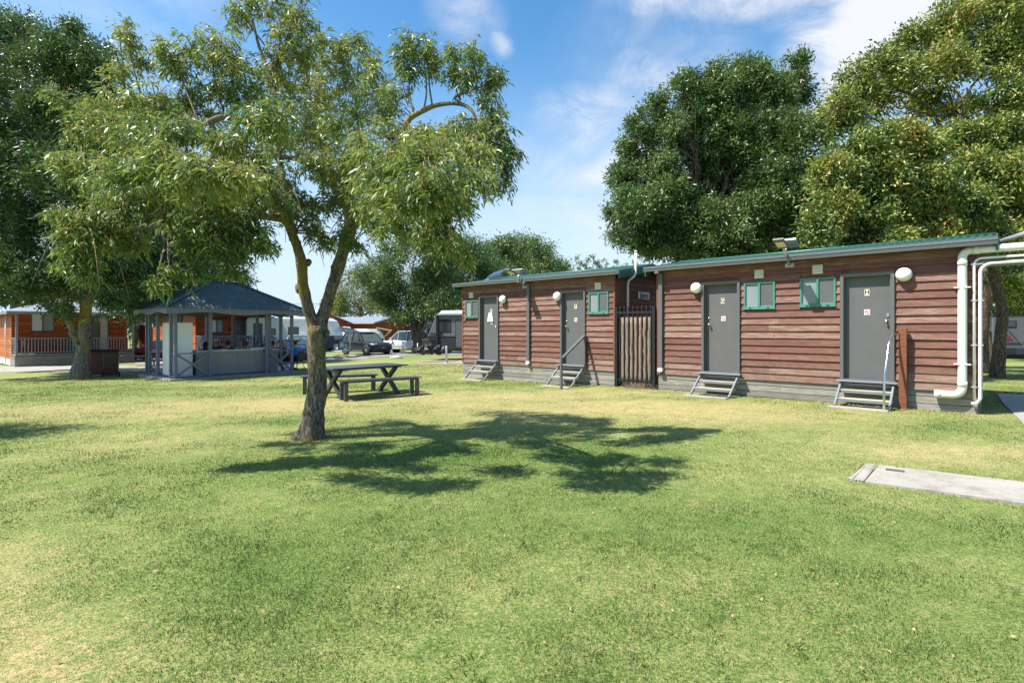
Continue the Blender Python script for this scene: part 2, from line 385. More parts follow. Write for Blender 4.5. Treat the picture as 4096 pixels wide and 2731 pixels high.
# ------------------------------------------------------------------ terrain
def sst(t): t = np.clip(t, 0, 1); return t*t*(3-2*t)
def gz(x, y):
    x = np.asarray(x, float); y = np.asarray(y, float)
    yy = np.minimum(y, 160); xx = np.clip(-x-2, 0, 90)
    und = .012*np.sin(x*.9+1)*np.sin(y*.7)
    return -.0067*np.maximum(0, yy-10) - .0165*xx*np.clip((y-6)/6, 0, 1) + .07*sst((x-.5)/3)*sst((y-5)/3) + und*np.clip(1-np.hypot(x, y)/40, 0, 1)
def G(x, y): return float(gz(x, y))
def ray(px, py, depth): return Vector(((px-CX)/FPX*depth, depth, EYE+(HY-py)/FPX*depth))
def gpt(px, py):
    """point of the ground seen at a pixel of the photograph"""
    lo, hi = 1.0, 400.0
    for _ in range(60):
        mid = (lo+hi)/2; p = ray(px, py, mid)
        if p.z > G(p.x, p.y): lo = mid
        else: hi = mid
    p = ray(px, py, lo); p.z = G(p.x, p.y); return p
def vn(x, y, sc_, seed):
    """smooth value noise for arrays"""
    x = x*sc_+seed*17.3; y = y*sc_+seed*9.1
    xi = np.floor(x).astype(int); yi = np.floor(y).astype(int); fx = x-xi; fy = y-yi
    fx = fx*fx*(3-2*fx); fy = fy*fy*(3-2*fy)
    def h(a, b):
        n = (a*374761393+b*668265263+seed*1442695) & 0x7fffffff; n = (n ^ (n >> 13))*1274126177 & 0x7fffffff
        return ((n ^ (n >> 16)) & 0xffff)/65535.0
    return (h(xi, yi)*(1-fx)+h(xi+1, yi)*fx)*(1-fy)+(h(xi, yi+1)*(1-fx)+h(xi+1, yi+1)*fx)*fy
def dry(x, y):
    """0 = green lawn, 1 = straw"""
    d = .44+.20*(vn(x, y, .35, 3)-.5)+.18*(vn(x, y, 1.1, 5)-.5)+.17*(vn(x, y, 3.1, 8)-.5)+.24*(vn(x, y, 11., 9)-.5)
    d = d+.12*sst((y-12)/5)+.07*sst((y-7.6)/2)*sst((14.5-y)/2)
    for cx_, cy_, rx, ry, a in [(3.2, 10.2, 5.5, 2.2, .55), (-7, 11.5, 5.5, 2.4, .55), (0, 13, 7, 2.2, .45), (-3.6, 3.3, .9, .9, .8), (-2.6, 2.4, .8, .6, .7), (5.8, 6.6, 2.0, .7, .5),
                                (-2.7, 5.2, 1.2, .8, .15), (.6, 3.6, 1.3, 1.0, .22), (-5.2, 7.5, 2, 1.2, .30), (6, 19, 3, 2, .3), (-12, 25, 12, 3, .35), (2.2, 5.4, 1.6, .7, .18), (-6, 17, 8, 1.4, .35)]:
        d = d+a*.60*np.exp(-((x-cx_)/rx)**2-((y-cy_)/ry)**2)
    for cx_, cy_, rx, ry, a in [(-2.0, 3.6, 1.0, .7, .45), (-.6, 6.9, 2.6, .9, .55), (-4.2, 9.4, 2.0, .6, .6), (2.0, 2.9, 2.2, .6, .25), (-5, 16, 12, .9, .35), (7, 8.4, 1.5, .6, .4), (4, 11.9, 4, .35, .5), (9, 4.5, 4, 1.5, .35), (2.5, 4.2, 2., .7, .3), (-.3, 16, 6, 1.5, .3)]:
        d = d-a*.50*np.exp(-((x-cx_)/rx)**2-((y-cy_)/ry)**2)
    return np.clip(.5+(d-.5)*.80-.02, 0, 1)
def lawnm(name, blade=False):
    m, nt, p, o = newmat(name)
    at_ = nt.new('ShaderNodeAttribute'); at_.attribute_name = 'dry'; d = at_.outputs['Fac']; v = geo_pos(nt)
    if blade:
        isl = island(nt); f = nt.math('ADD', nt.math('MULTIPLY', d, 1.05), nt.math('MULTIPLY', nt.math('SUBTRACT', isl, .5), .95), clamp=True)
    else:
        n = nt.noise(v, 55, 5, .75); n2_ = nt.noise(v, 9, 5, .7)
        f = nt.math('ADD', nt.math('MULTIPLY', d, .95), nt.math('ADD', nt.math('MULTIPLY', nt.math('SUBTRACT', n, .5), 2.6), nt.math('MULTIPLY', nt.math('SUBTRACT', n2_, .5), .8)), clamp=True)
    r = nt.new('ShaderNodeValToRGB'); e = r.color_ramp.elements
    e[0].position = 0; e[0].color = (.060, .112, .022, 1); e[1].position = 1; e[1].color = (.49, .37, .18, 1)
    for pos, c in ((.3, (.128, .190, .045)), (.55, (.215, .252, .080)), (.78, (.345, .300, .128))):
        x = e.new(pos); x.color = (*c, 1)
    nt.put(r.inputs[0], f); c = r.outputs[0]
    if not blade:
        c = nt.mix(nt.rng(n, .30, .48, .3, 0), c, (.08, .095, .03))
        nt.put(p.inputs['Normal'], nt.bump(n, .7, .02))
    nt.put(p.inputs['Base Color'], c); p.inputs['Roughness'].default_value = .6 if blade else .9; p.inputs['Specular IOR Level'].default_value = .35 if blade else .1
    if blade:
        tr = nt.new('ShaderNodeBsdfTranslucent'); nt.put(tr.inputs[0], c); mx = nt.new('ShaderNodeMixShader'); mx.inputs[0].default_value = .3
        nt.l.new(p.outputs[0], mx.inputs[1]); nt.l.new(tr.outputs[0], mx.inputs[2]); nt.l.new(mx.outputs[0], o.inputs[0])
    return m
M['lawn'] = lawnm('lawn_ground'); M['blade'] = lawnm('grass_blades', True)
def npmesh(name, V, F, mat, smooth=False, attr=None):
    V = np.asarray(V, np.float32); F = np.asarray(F, np.int32); k = F.shape[1]
    me = bpy.data.meshes.new(name); me.vertices.add(len(V)); me.vertices.foreach_set('co', V.ravel())
    me.loops.add(F.size); me.loops.foreach_set('vertex_index', F.ravel())
    me.polygons.add(len(F)); me.polygons.foreach_set('loop_start', np.arange(0, F.size, k, dtype=np.int32))
    if smooth: me.polygons.foreach_set('use_smooth', np.ones(len(F), bool))
    if attr is not None:
        a = me.attributes.new('dry', 'FLOAT', 'POINT'); a.data.foreach_set('value', np.asarray(attr, np.float32))
    me.update(calc_edges=True); me.materials.append(M[mat] if isinstance(mat, str) else mat)
    return me
def axis_pts(near, far, step, n):
    a = np.arange(0, near+1e-6, step); b = near*(far/near)**(np.arange(1, n+1)/n); return np.concatenate([a, b])
xp = axis_pts(14, 6000, .14, 46); xs = np.concatenate([-xp[::-1][:-1], xp]); yp = axis_pts(22, 6000, .14, 46); ys = np.concatenate([-axis_pts(2, 6000, .5, 20)[::-1][:-1], yp])
XX, YY = np.meshgrid(xs, ys); ZZ = gz(XX, YY)
nx, ny = len(xs), len(ys); idx = np.arange(nx*ny).reshape(ny, nx)
Fq = np.stack([idx[:-1, :-1], idx[:-1, 1:], idx[1:, 1:], idx[1:, :-1]], -1).reshape(-1, 4)
me = npmesh('ground', np.stack([XX, YY, ZZ], -1).reshape(-1, 3), Fq, 'lawn', True, dry(XX, YY).ravel())
ground = bpy.data.objects.new('ground', me); COL.objects.link(ground); struct(ground)
def sheet(name, pts, mat, lift, sub=1.0):
    """flat polygon draped on the ground, lifted a little"""
    mb = MB(); mb.add([(p[0], p[1], 0) for p in pts], [tuple(range(len(pts)))])
    me_ = bpy.data.meshes.new(name); me_.from_pydata(mb.v, [], mb.f); bm = bmesh.new(); bm.from_mesh(me_)
    xs_ = [p[0] for p in pts]; ys_ = [p[1] for p in pts]
    for ax, lo, hi in ((0, min(xs_), max(xs_)), (1, min(ys_), max(ys_))):
        t = lo+sub
        while t < hi:
            co = Vector((t, 0, 0)) if ax == 0 else Vector((0, t, 0)); no = Vector((1, 0, 0)) if ax == 0 else Vector((0, 1, 0))
            bmesh.ops.bisect_plane(bm, geom=bm.verts[:]+bm.edges[:]+bm.faces[:], plane_co=co, plane_no=no); t += sub
    for v in bm.verts: v.co.z = G(v.co.x, v.co.y)+lift
    bmesh.ops.recalc_face_normals(bm, faces=bm.faces); bm.to_mesh(me_); bm.free(); me_.materials.append(M[mat])
    o = bpy.data.objects.new(name, me_); COL.objects.link(o); return o
def pp(*l): return [tuple(gpt(a, b))[:2] for a, b in l]
# concrete path by the first cabin, road across the park, bare earth, path at the right
L = [gpt(0, 1490), gpt(700, 1482), gpt(1300, 1441), gpt(1480, 1428)]
struct(sheet('concrete_path', [(-40, 24.0)]+pp((0, 1489), (350, 1485), (600, 1480), (1240, 1446), (1480, 1434), (1430, 1425), (1240, 1432), (900, 1440), (640, 1453), (560, 1462), (0, 1467))+[(-40, 26.5)], 'concrete', .012))
struct(sheet('road', pp((1230, 1434), (1440, 1433.5), (1560, 1426), (1700, 1419), (1860, 1421), (2200, 1421), (2300, 1409), (1850, 1408), (1600, 1412), (1480, 1414), (1280, 1425)), 'asphalt', .018))
struct(sheet('parking_bay', pp((545, 1456), (640, 1453), (900, 1439), (1000, 1432), (700, 1425), (520, 1436)), 'conc_dark', .008))
struct(sheet('earth_patch', pp((1640, 1452), (1740, 1455), (1900, 1458), (2000, 1450), (1990, 1440), (1800, 1436), (1700, 1440)), 'gravel', .009))
# far range standing in for the sea band, haze put into its blue
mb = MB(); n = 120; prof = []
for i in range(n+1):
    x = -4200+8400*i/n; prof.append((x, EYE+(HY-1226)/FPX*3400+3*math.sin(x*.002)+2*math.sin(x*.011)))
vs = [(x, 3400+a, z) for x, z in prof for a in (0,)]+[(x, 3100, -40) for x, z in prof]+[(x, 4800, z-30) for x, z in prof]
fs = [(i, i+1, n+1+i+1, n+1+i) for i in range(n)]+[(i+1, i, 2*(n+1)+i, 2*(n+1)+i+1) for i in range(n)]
mb.add(vs, fs, True); M['far'] = plain('haze_blue_range', (.30, .43, .62), .9, 0, .06, .004, spec=.1); struct(mb.build('sea_stand_in_range', 'far'))
# ------------------------------------------------------------------ the ensuite cabins
WA = -math.atan2(.6715, .7410)                     # wall direction
WD = Vector((math.cos(WA), math.sin(WA))); WN = Vector((math.sin(WA), -math.cos(WA)))      # along the wall / out of it
def wall_point(px, py, w=0.):
    """pixel -> (u, z) on the front wall plane moved out by w"""
    P0 = Vector((3.673, 13.90))+WN*w; k = (px-CX)/FPX
    u = (k*P0.y-P0.x)/(WD.x-k*WD.y); dep = P0.y+u*WD.y
    return u, EYE+(HY-py)/FPX*dep
U0_2 = wall_point(2633, 1400)[0]; U0_1 = wall_point(1854, 1400)[0]
def origin(u): return (3.673+WD.x*u, 13.90+WD.y*u, 0)
R5 = lambda x, y: (2560+x/2.064, 900+y/2.064)
R4 = lambda x, y: (1800+x/2.8, 1050+y/2.8)
R6 = lambda x, y: (3260+x/1.823, 840+y/1.823)
def mk(u0, Rf):
    def f(x, y, w=0.): a, b = wall_point(*Rf(x, y), w); return a-u0, b
    return f
A4 = mk(U0_1, R4); A5 = mk(U0_2, R5); A6 = mk(U0_2, R6)
L1 = wall_point(2459, 1400)[0]-U0_1; L2 = wall_point(3912, 1400)[0]-U0_2
print('cabin lengths', L1, L2, 'gap', U0_2-U0_1-L1)
ZF, ZB, ZT = .59, .45, 3.08                        # floor, bottom of the boards, eave
DEP = 3.5
def weatherboards(mb, u0, u1, z0, z1, pitch, holes, y=0., t0=.010, t1=.042):
    z = z0
    while z < z1-.02:
        zt = min(z+pitch, z1); segs = [(u0, u1)]
        for (a, b, c, d) in holes:
            if c < zt-.01 and d > z+.01:
                ns = []
                for s0, s1 in segs:
                    if b <= s0 or a >= s1: ns.append((s0, s1)); continue
                    if a > s0: ns.append((s0, a))
                    if b < s1: ns.append((b, s1))
                segs = ns
        for s0, s1 in segs:
            if s1-s0 < .02: continue
            cuts = [s0]                                   # a butt joint now and then
            if s1-s0 > 2.0 and random.random() < .45: cuts.append(s0+(s1-s0)*random.uniform(.3, .7))
            cuts.append(s1)
            for a, b in zip(cuts, cuts[1:]):
                j = random.uniform(-.003, .004); zz = z+random.uniform(-.004, .004)
                vs = [(x, yy, h) for x in (a+.0015, b-.0015) for yy, h in ((y-t1-j, zz), (y-t0-j, zt+.012), (y, zt+.012), (y, zz))]
                mb.add(vs, [(0, 1, 5, 4), (1, 2, 6, 5), (2, 3, 7, 6), (3, 0, 4, 7), (0, 3, 2, 1), (4, 5, 6, 7)])
        z += pitch
def window(root, u0, u1, z0, z1, left_open=False):
    fr = MB(); d0, d1 = -.055, .02; b = .038
    fr.box(u0, u1, d0, d1, z0, z0+b); fr.box(u0, u1, d0, d1, z1-b, z1); fr.box(u0, u0+b, d0, d1, z0+b, z1-b); fr.box(u1-b, u1, d0, d1, z0+b, z1-b)
    um = (u0+u1)/2; fr.box(um-.022, um+.022, d0-.006, d1, z0+b, z1-b)
    fr.box(u0+b, um-.022, d0+.012, d1, z0+b, z0+b+.022); fr.box(um+.022, u1-b, d0+.004, d1, z0+b, z0+b+.026)
    fr.box(u0-.012, u1+.012, d0-.014, d1-.03, z0-.016, z0)
    wf = fr.build('window', 'green_frame', root, .003)
    MB().box(u0+b, um-.022, -.022, -.012, z0+b, z1-b).build('frosted_pane', 'glass_grey', wf)
    MB().box(um+.022, u1-b, -.034, -.026, z0+b, z1-b).build('screened_pane', 'glass_mesh', wf)
    for a_ in (u0+.12, u1-.17): MB().box(a_, a_+.05, d0-.02, d0-.004, z0+.004, z0+.022).build('drain_clip', 'black_matte', wf)
def louvre_vent(root, u, z, s=.19):
    mb = MB(); mb.box(u-s/2, u+s/2, -.065, -.01, z-s/2, z+s/2)
    for i in range(6):
        h = z-s/2+.022+i*(s-.04)/6; mb.box(u-s/2+.015, u+s/2-.015, -.078, -.064, h, h+.011)
    mb.build('air_vent', 'offwhite', root, .002)
def bulkhead_lamp(root, u, z, r=.135):
    m = Matrix.Translation((u, -.03, z)) @ Matrix.Rotation(PI/2, 4, 'X')
    base = MB().lathe([(0, 0), (r*1.04, 0), (r*1.06, .05), (r*.98, .065), (0, .065)], 28, m).build('wall_lamp', 'grey', root)
    MB().lathe([(r*.97, .055), (r*.99, .07), (r*.95, .10), (r*.8, .135), (r*.52, .158), (r*.2, .168), (0.001, .17)], 28, m).build('lamp_globe', 'globe', base)
def door(root, u0, u1, ztop, letter, knob_u, knob_z, lock, plate, signpos, knob_left):
    fw = .062
    fr = MB(); fr.box(u0, u0+fw, -.075, .12, ZF-.03, ztop-fw); fr.box(u1-fw, u1, -.075, .12, ZF-.03, ztop-fw); fr.box(u0, u1, -.075, .12, ztop-fw, ztop)
    fr.box(u0+fw, u0+fw+.018, -.02, .12, ZF-.03, ztop-fw); fr.box(u1-fw-.018, u1-fw, -.02, .12, ZF-.03, ztop-fw); fr.box(u0+fw+.018, u1-fw-.018, -.02, .12, ztop-fw-.018, ztop-fw)
    f = fr.build('door_frame', 'grey', root, .003)
    lf = MB().box(u0+fw+.018, u1-fw-.018, .055, .095, ZF, ztop-fw-.018).build('door', 'grey', root, .002)
    MB().box(u0-.02, u1+.02, -.10, .11, ZF-.035, ZF-.002).build('door_sill', 'grey', root, .003)
    yk = .055
    m = Matrix.Translation((knob_u, yk, knob_z)) @ Matrix.Rotation(PI/2, 4, 'X')
    MB().lathe([(0, 0), (.034, 0), (.034, .008), (.014, .012), (.012, .04), (.026, .05), (.031, .064), (.026, .078), (.001, .084)], 20, m).build('door_knob', 'chrome', lf)
    if lock:
        m = Matrix.Translation((lock[0], yk, lock[1])) @ Matrix.Rotation(PI/2, 4, 'X'); MB().lathe([(0, 0), (.028, 0), (.026, .012), (.001, .014)], 18, m).build('deadlock', 'chrome', lf)
    pl = MB().box(plate[0]-.042, plate[0]+.042, yk-.004, yk, plate[1]-.065, plate[1]+.065).build('letter_plate', 'sign', lf)
    text('letter', letter, .135, 'ink', pl, facing((plate[0], yk-.005, plate[1])), .001, bold=.003, sx=.8)
    sg = MB().box(signpos[0]-.05, signpos[0]+.05, yk-.004, yk, signpos[1]-.055, signpos[1]+.055).build('no_smoking_sign', 'white', lf)
    mm = Matrix.Translation((signpos[0], yk-.006, signpos[1])) @ Matrix.Rotation(PI/2, 4, 'X')
    rg = MB(); rg.tube([mm @ Vector((.036*math.cos(a*PI/12), .036*math.sin(a*PI/12), 0)) for a in range(24)], .0045, 6, closed=True)
    rg.bar((signpos[0]-.025, yk-.006, signpos[1]+.025), (signpos[0]+.025, yk-.006, signpos[1]-.025), .008, .003, (0, 1, 0)); rg.build('sign_ring', 'red_ink', sg)
    MB().box(signpos[0]-.024, signpos[0]+.02, yk-.0055, yk-.004, signpos[1]-.006, signpos[1]+.006).build('sign_cigarette', 'ink', sg)
    return f
def steps(name, label, org, u0, u1, ztop=.555, run=.74, rise_pts=((.0, .555), (.09, .365), (.35, .215)), pad=True):
    """three worn treads on two grey stringers, concrete pad in the grass"""
    t = thing(name, label, 'steps', (org[0], org[1], 0), WA, 'steps up to the cabin doors')
    z0 = G(org[0]+WD.x*(u0+u1)/2+WN.x*.6, org[1]+WD.y*(u0+u1)/2+WN.y*.6)
    for u in (u0+.02, u1-.02):
        s = MB(); s.bar((u, -.10, ztop-.02), (u, -run+.02, z0+.03), .055, .035, (1, 0, 0)); s.box(u-.02, u+.02, -.12, -.05, ztop-.10, ztop-.03); s.build('stringer', 'grey_mid', t, .003)
    s = MB(); s.box(u0+.05, u1-.05, -.10, -.075, ztop-.10, ztop-.05); s.build('top_rail', 'grey_mid', t, .003)
    MB().box(u0-.05, u1+.05, -.24, -.08, ztop-.018, ztop+.012).build('top_plate', 'grey_mid', t, .004)
    for y, z in rise_pts[1:]:
        tr = MB(); tr.box(u0+.0, u1+.0, -y-.22, -y, z, z+.022); tr.build('tread', 'tread', t, .004)
        MB().box(u0+.01, u1-.01, -y-.212, -y-.01, z-.04, z-.001).build('tread_frame', 'grey_mid', t, .003)
    if pad: MB().box(u0-.08, u1-.02, -run-.16, -run+.04, z0-.08, z0+.03).build('concrete_pad', 'concrete', t, .01)
    return t
def skirting(mb, u0, u1, y0, length_axis='x', zt=.44):
    for i, (a, b) in enumerate(((.335, zt), (.20, .322), (.075, .188), (-.06, .062))):
        j = random.uniform(-.004, .004)
        if length_axis == 'x':
            cuts = [u0, u0+(u1-u0)*random.uniform(.35, .65), u1]
            for p, q in zip(cuts, cuts[1:]): mb.box(p+.002, q-.002, y0-.022+j, y0+.01+j, a, b)
        else: mb.box(y0-.01+j, y0+.022+j, u0, u1, a, b)
def ensuite(name, label, u0, L, feats, gable_side):
    org = origin(u0); r = thing(name, label, 'cabin', org, WA, 'red-brown ensuite cabins')
    holes = [(d[0]+.02, d[1]-.02, ZB-.1, d[2]-.02) for d in feats['doors']]+[(w_[0]+.01, w_[1]-.01, w_[2]+.01, w_[3]-.01) for w_ in feats['windows']]
    mb = MB(); weatherboards(mb, 0, L, ZB, ZT-.005, .158, holes); mb.build('front_cladding', 'cabin_red', r)
    core = MB()                                    # dark structure behind the boards, open at the doors
    us = sorted([(d[0]+.03, d[1]-.03, d[2]-.03) for d in feats['doors']]); a = 0
    for (p, q, zt_) in us: core.box(a+.001, p, .001, .06, ZB, ZT); core.box(p, q, .001, .06, zt_, ZT); a = q
    core.box(a, L-.001, .001, .06, ZB, ZT)
    core.box(.001, L-.001, .14, .18, ZB, ZT); core.build('wall_frame', 'cabin_brown', r)
    # side and rear walls, boards running with the gable
    zr = ZT+.43
    for nm, x, sg in (('side_wall', L, 1), ('side_wall', 0, -1)):
        mb = MB(); z = ZB
        while z < zr-.05:
            zt_ = min(z+.158, zr); half = lambda h: (DEP/2 if h < ZT-.02 else max(0, DEP/2*(1-(h-ZT+.02)/(zr-ZT+.02))))
            h0 = half(z); h1 = half(zt_)
            if h0 > .03:
                y0, y1 = DEP/2-h0, DEP/2+h0; y2, y3 = DEP/2-h1, DEP/2+h1
                xo, xi = x+sg*.034, x+sg*.012
                mb.add([(xo, y0, z), (xo, y1, z), (xi, y3, zt_), (xi, y2, zt_), (x-sg*.02, y0, z), (x-sg*.02, y1, z), (x-sg*.02, y3, zt_), (x-sg*.02, y2, zt_)],
                       [(0, 1, 2, 3), (0, 4, 5, 1), (1, 5, 6, 2), (2, 6, 7, 3), (3, 7, 4, 0), (4, 7, 6, 5)])
            z += .158
        o = mb.build(nm, 'cabin_red', r)
    MB().box(.02, L-.02, DEP-.05, DEP, ZB, ZT).build('rear_wall', 'cabin_brown', r)
    MB().box(.05, L-.05, .2, DEP-.06, ZB, ZB+.1).build('floor_frame', 'grey', r)
    for x in (0, L): MB().box(x-.028 if x == 0 else x-.02, x+.02 if x == 0 else x+.028, -.042, -.002, ZB-.02, ZT).build('corner_trim', 'post_wood', r)
    MB().box(-.03, L+.03, -.037, .0, ZT-.16, ZT).build('frieze_board', 'cabin_red', r)
    sk = MB(); skirting(sk, -.0, L, .01); skirting(sk, .04, DEP-.05, L+.0, 'y'); skirting(sk, .04, DEP-.05, -.02, 'y'); sk.build('skirting', 'skirt', r)
    # roof: two corrugated pitches
    rf = MB(); ov = .24; y0, y1 = -.20, DEP/2; z0, z1 = ZT+.075, 3.50
    n = int((L+2*ov)/.13); prof = []
    for i in range(n*4+1):
        x = -ov+(L+2*ov)*i/(n*4); k = i % 4; prof.append((x, .026 if k in (1, 2) else 0))
    for ya, za, yb, zb in ((y0, z0, y1, z1), (2*y1-y0, z0, y1, z1)):
        vs = [(x, ya, za+h) for x, h in prof]+[(x, yb, zb+h) for x, h in prof]; m_ = len(prof)
        rf.add(vs, [(i, i+1, m_+i+1, m_+i) for i in range(m_-1)])
        vs = [(x, ya, za-.03) for x in (-ov, L+ov)]+[(x, yb, zb-.03) for x in (L+ov, -ov)]; rf.add(vs, [(0, 1, 2, 3)])
    ro = rf.build('roof', 'green_roof', r, fixn=False)
    rc = MB(); rc.tube([(-ov, y1, z1+.02), (L+ov, y1, z1+.02)], .03, 8); rc.build('ridge_cap', 'green_roof', ro)
    for x, sg in ((-ov, -1), (L+ov, 1)):
        bb = MB()
        for ya, za, yb, zb in ((y0-.02, z0, y1, z1), (2*y1-y0+.02, z0, y1, z1)):
            bb.add([(x, ya, za-.19), (x, ya, za+.035), (x, yb, zb+.035), (x, yb, zb-.19), (x+sg*.03, ya, za-.19), (x+sg*.03, ya, za+.035), (x+sg*.03, yb, zb+.035), (x+sg*.03, yb, zb-.19)],
                   [(0, 1, 2, 3), (4, 7, 6, 5), (0, 4, 5, 1), (1, 5, 6, 2), (2, 6, 7, 3), (3, 7, 4, 0)])
        bb.build('barge_board', 'green_roof', r, .004)
    so = MB(); so.add([(-ov, y0, ZT+.01), (L+ov, y0, ZT+.01), (L+ov, 0, ZT+.02), (-ov, 0, ZT+.02)], [(0, 1, 2, 3)]); so.box(-ov, L+ov, y0-.002, y0+.02, ZT, ZT+.1); so.build('soffit', 'grey', r)
    gt = MB(); gt.prism([(y0-.115, ZT+.115), (y0-.115, ZT+.07), (y0-.10, ZT+.065), (y0-.10, ZT+.045), (y0-.112, ZT+.04), (y0-.10, ZT-.005), (y0-.002, ZT-.005), (y0-.002, ZT+.10), (y0-.02, ZT+.10), (y0-.02, ZT+.02), (y0-.095, ZT+.02), (y0-.10, ZT+.115)], -ov-.02, L+ov+.02, 'x')
    gt.build('gutter', 'grey_gutter', r)
    for d in feats['doors']: door(r, *d[:3], **d[3])
    for w_ in feats['windows']: window(r, *w_)
    for v in feats['vents']: louvre_vent(r, *v)
    for l_ in feats['lamps']: bulkhead_lamp(r, *l_)
    return r
def dspec(A, fr, ft, letter, knob, lock, plate, sign):
    u0 = A(*fr)[0]; u1 = A(*ft)[0]; zt = A((fr[0]+ft[0])/2, (fr[1]+ft[1])/2)[1]
    k = A(*knob, -.055)[0:2]; l_ = A(*lock, -.055) if lock else None
    return (u0, u1, 2.735, dict(letter=letter, knob_u=k[0], knob_z=k[1], lock=l_, plate=A(*plate, -.055), signpos=A(*sign, -.055), knob_left=True))
def wspec(A, x0, x1, y0l, y1l, y0r, y1r):
    a = A(x0, y0l); b = A(x1, y0r); c = A(x0, y1l); d = A(x1, y1r)
    return (a[0], b[0], (c[1]+d[1])/2, (a[1]+b[1])/2)
f1 = dict(doors=[dspec(A4, (337, 405), (555, 383), 'E', (527, 722), None, (463, 540), (466, 670)), dspec(A4, (1247, 338), (1527, 315), 'F', (1312, 715), (1307, 657), (1408, 491), (1410, 641))],
          windows=[wspec(A4, 180, 323, 428, 617, 420, 616), wspec(A4, 1562, 1783, 337, 575, 323, 570)],
          vents=[A4(249, 367), A4(1667, 263)], lamps=[A4(590, 413, .1), A4(1200, 379, .1)])
f2 = dict(doors=[dspec(A5, (515, 478), (832, 457), 'G', (576, 822), (569, 769), (683, 626), (689, 772)), dspec(A6, (187, 458), (583, 430), 'H', (522, 812), None, (379, 601), (380, 745))],
          windows=[wspec(A5, 863, 1120, 480, 693, 463, 688), wspec(A5, 1325, 1620, 445, 676, 428, 665)],
          vents=[A5(989, 406), A5(1471, 368)], lamps=[A5(463, 520, .1), A6(648, 470, .1)])
print(f1, f2)
cab1 = ensuite('ensuite_cabin', 'red-brown weatherboard ensuite cabin with doors E and F, left of the brush-filled gate', U0_1, L1, f1, True)
cab2 = ensuite('ensuite_cabin', 'red-brown weatherboard ensuite cabin with doors G and H and white pipes at its end', U0_2, L2, f2, False)
o2 = origin(U0_2); o1 = origin(U0_1)
# keypad on door H
ku, kz = A6(532, 765, -.055)
kp = MB().box(ku-.022, ku+.022, .04, .056, kz-.035, kz+.035).build('keypad', 'chrome', cab2)
# grey flat downpipes with white shoes
for root, A, x, ytop in ((cab1, A4, 894, 240), (cab2, A5, 181, 395)):
    u = A(x, 700)[0]; dp = MB(); dp.box(u-.053, u+.053, -.105, -.04, .60, ZT); dp.box(u-.055, u+.055, -.31, -.105, ZT-.075, ZT-.01); d = dp.build('downpipe', 'grey', root, .006)
    sh = MB(); sh.box(u-.062, u+.062, -.125, -.035, .53, .605); sh.box(u-.055, u+.055, -.15, -.06, .515, .54); sh.build('pipe_shoe', 'white', d, .005)
u = A4(850, 210)[0]; MB().box(u-.10, u+.11, -.34, -.29, ZT-.03, ZT+.13).build('gutter_head', 'grey', cab1, .004)
# solar flood lights
def flood(root, u, z, label, group, org, out=.62, up=.42, yaw=0):
    t = thing('flood_light', label, 'light', (org[0], org[1], 0), WA, group)
    MB().box(u-.09, u+.09, -.052, -.038, z-.045, z+.045).build('bracket', 'galv', t, .003)
    tip = Vector((u+yaw*out, -out, z+up)); base = Vector((u, -.05, z))
    d = (tip-base).normalized()
    MB().tube([base, base+(tip-base)*.5, base+(tip-base)*.78], .03, 12).build('arm', 'galv', t)
    side = Vector((1, 0, 0)); up_ = side.cross(d).normalized(); up_ = up_ if up_.z > 0 else -up_; d2 = Vector((yaw, -1, .35)).normalized(); x_ = d2.cross(Vector((0, 0, 1))).normalized(); n_ = x_.cross(d2).normalized()
    m = Matrix((x_, d2, n_)).transposed().to_4x4(); c = base+(tip-base)*.78+d2*.2; m.translation = c
    h = MB(); h.obox(m, .22, .42, .045); hd = h.build('lamp_head', 'grey', t, .01)
    m2 = m.copy(); m2.translation = c-n_*.027; l_ = MB().obox(m2, .17, .22, .012).build('lens', 'offwhite', hd)
    m2 = m.copy(); m2.translation = c-n_*.034; MB().obox(m2, .08, .10, .008).build('led_panel', 'lcd', l_)
    m3 = Matrix.Translation(base+(tip-base)*.55+Vector((0, .10, .22))) @ Euler((R(-22), 0, 0)).to_matrix().to_4x4()
    pn = MB(); pn.obox(m3, .42, .34, .022); pn.build('solar_panel', 'panel', t)
    fm = MB(); m4 = m3.copy(); m4.translation = m3.translation-Vector((0, 0, .016)); fm.obox(m4, .44, .36, .016); fm.bar(base+(tip-base)*.6, m3.translation, .03, .03); fm.build('panel_frame', 'galv', t)
    return t
u, z = A4(850, 268); flood(cab1, u, z, 'solar flood light above the downpipe of the cabin with doors E and F', 'solar flood lights', o1)
u, z = A5(1240, 332); flood(cab2, u, z, 'solar flood light under the gutter above the windows between doors G and H', 'solar flood lights', o2)
# small panel standing on the far end of the left roof
px_ = ray(2450-530+0, 1106, 17.2); t = thing('rooftop_solar_unit', 'tilted solar panel on the far left end of the green roof', 'solar panel', origin(U0_1))
t.rotation_euler = (0, 0, WA)
m = Matrix.Translation((.55, 1.15, ZT+.55)) @ Euler((R(28), R(-8), 0)).to_matrix().to_4x4(); MB().obox(m, .7, .5, .03).build('panel', 'panel', t); m2 = m.copy(); m2.translation -= Vector((0, 0, .03)); b = MB(); b.obox(m2, .72, .52, .02); b.bar((.55, 1.2, ZT+.25), (.55, 1.2, ZT+.53), .04, .04); b.bar((.0, 1.05, ZT+.33), (.9, 1.05, ZT+.42), .03, .03); b.build('frame', 'galv', t)
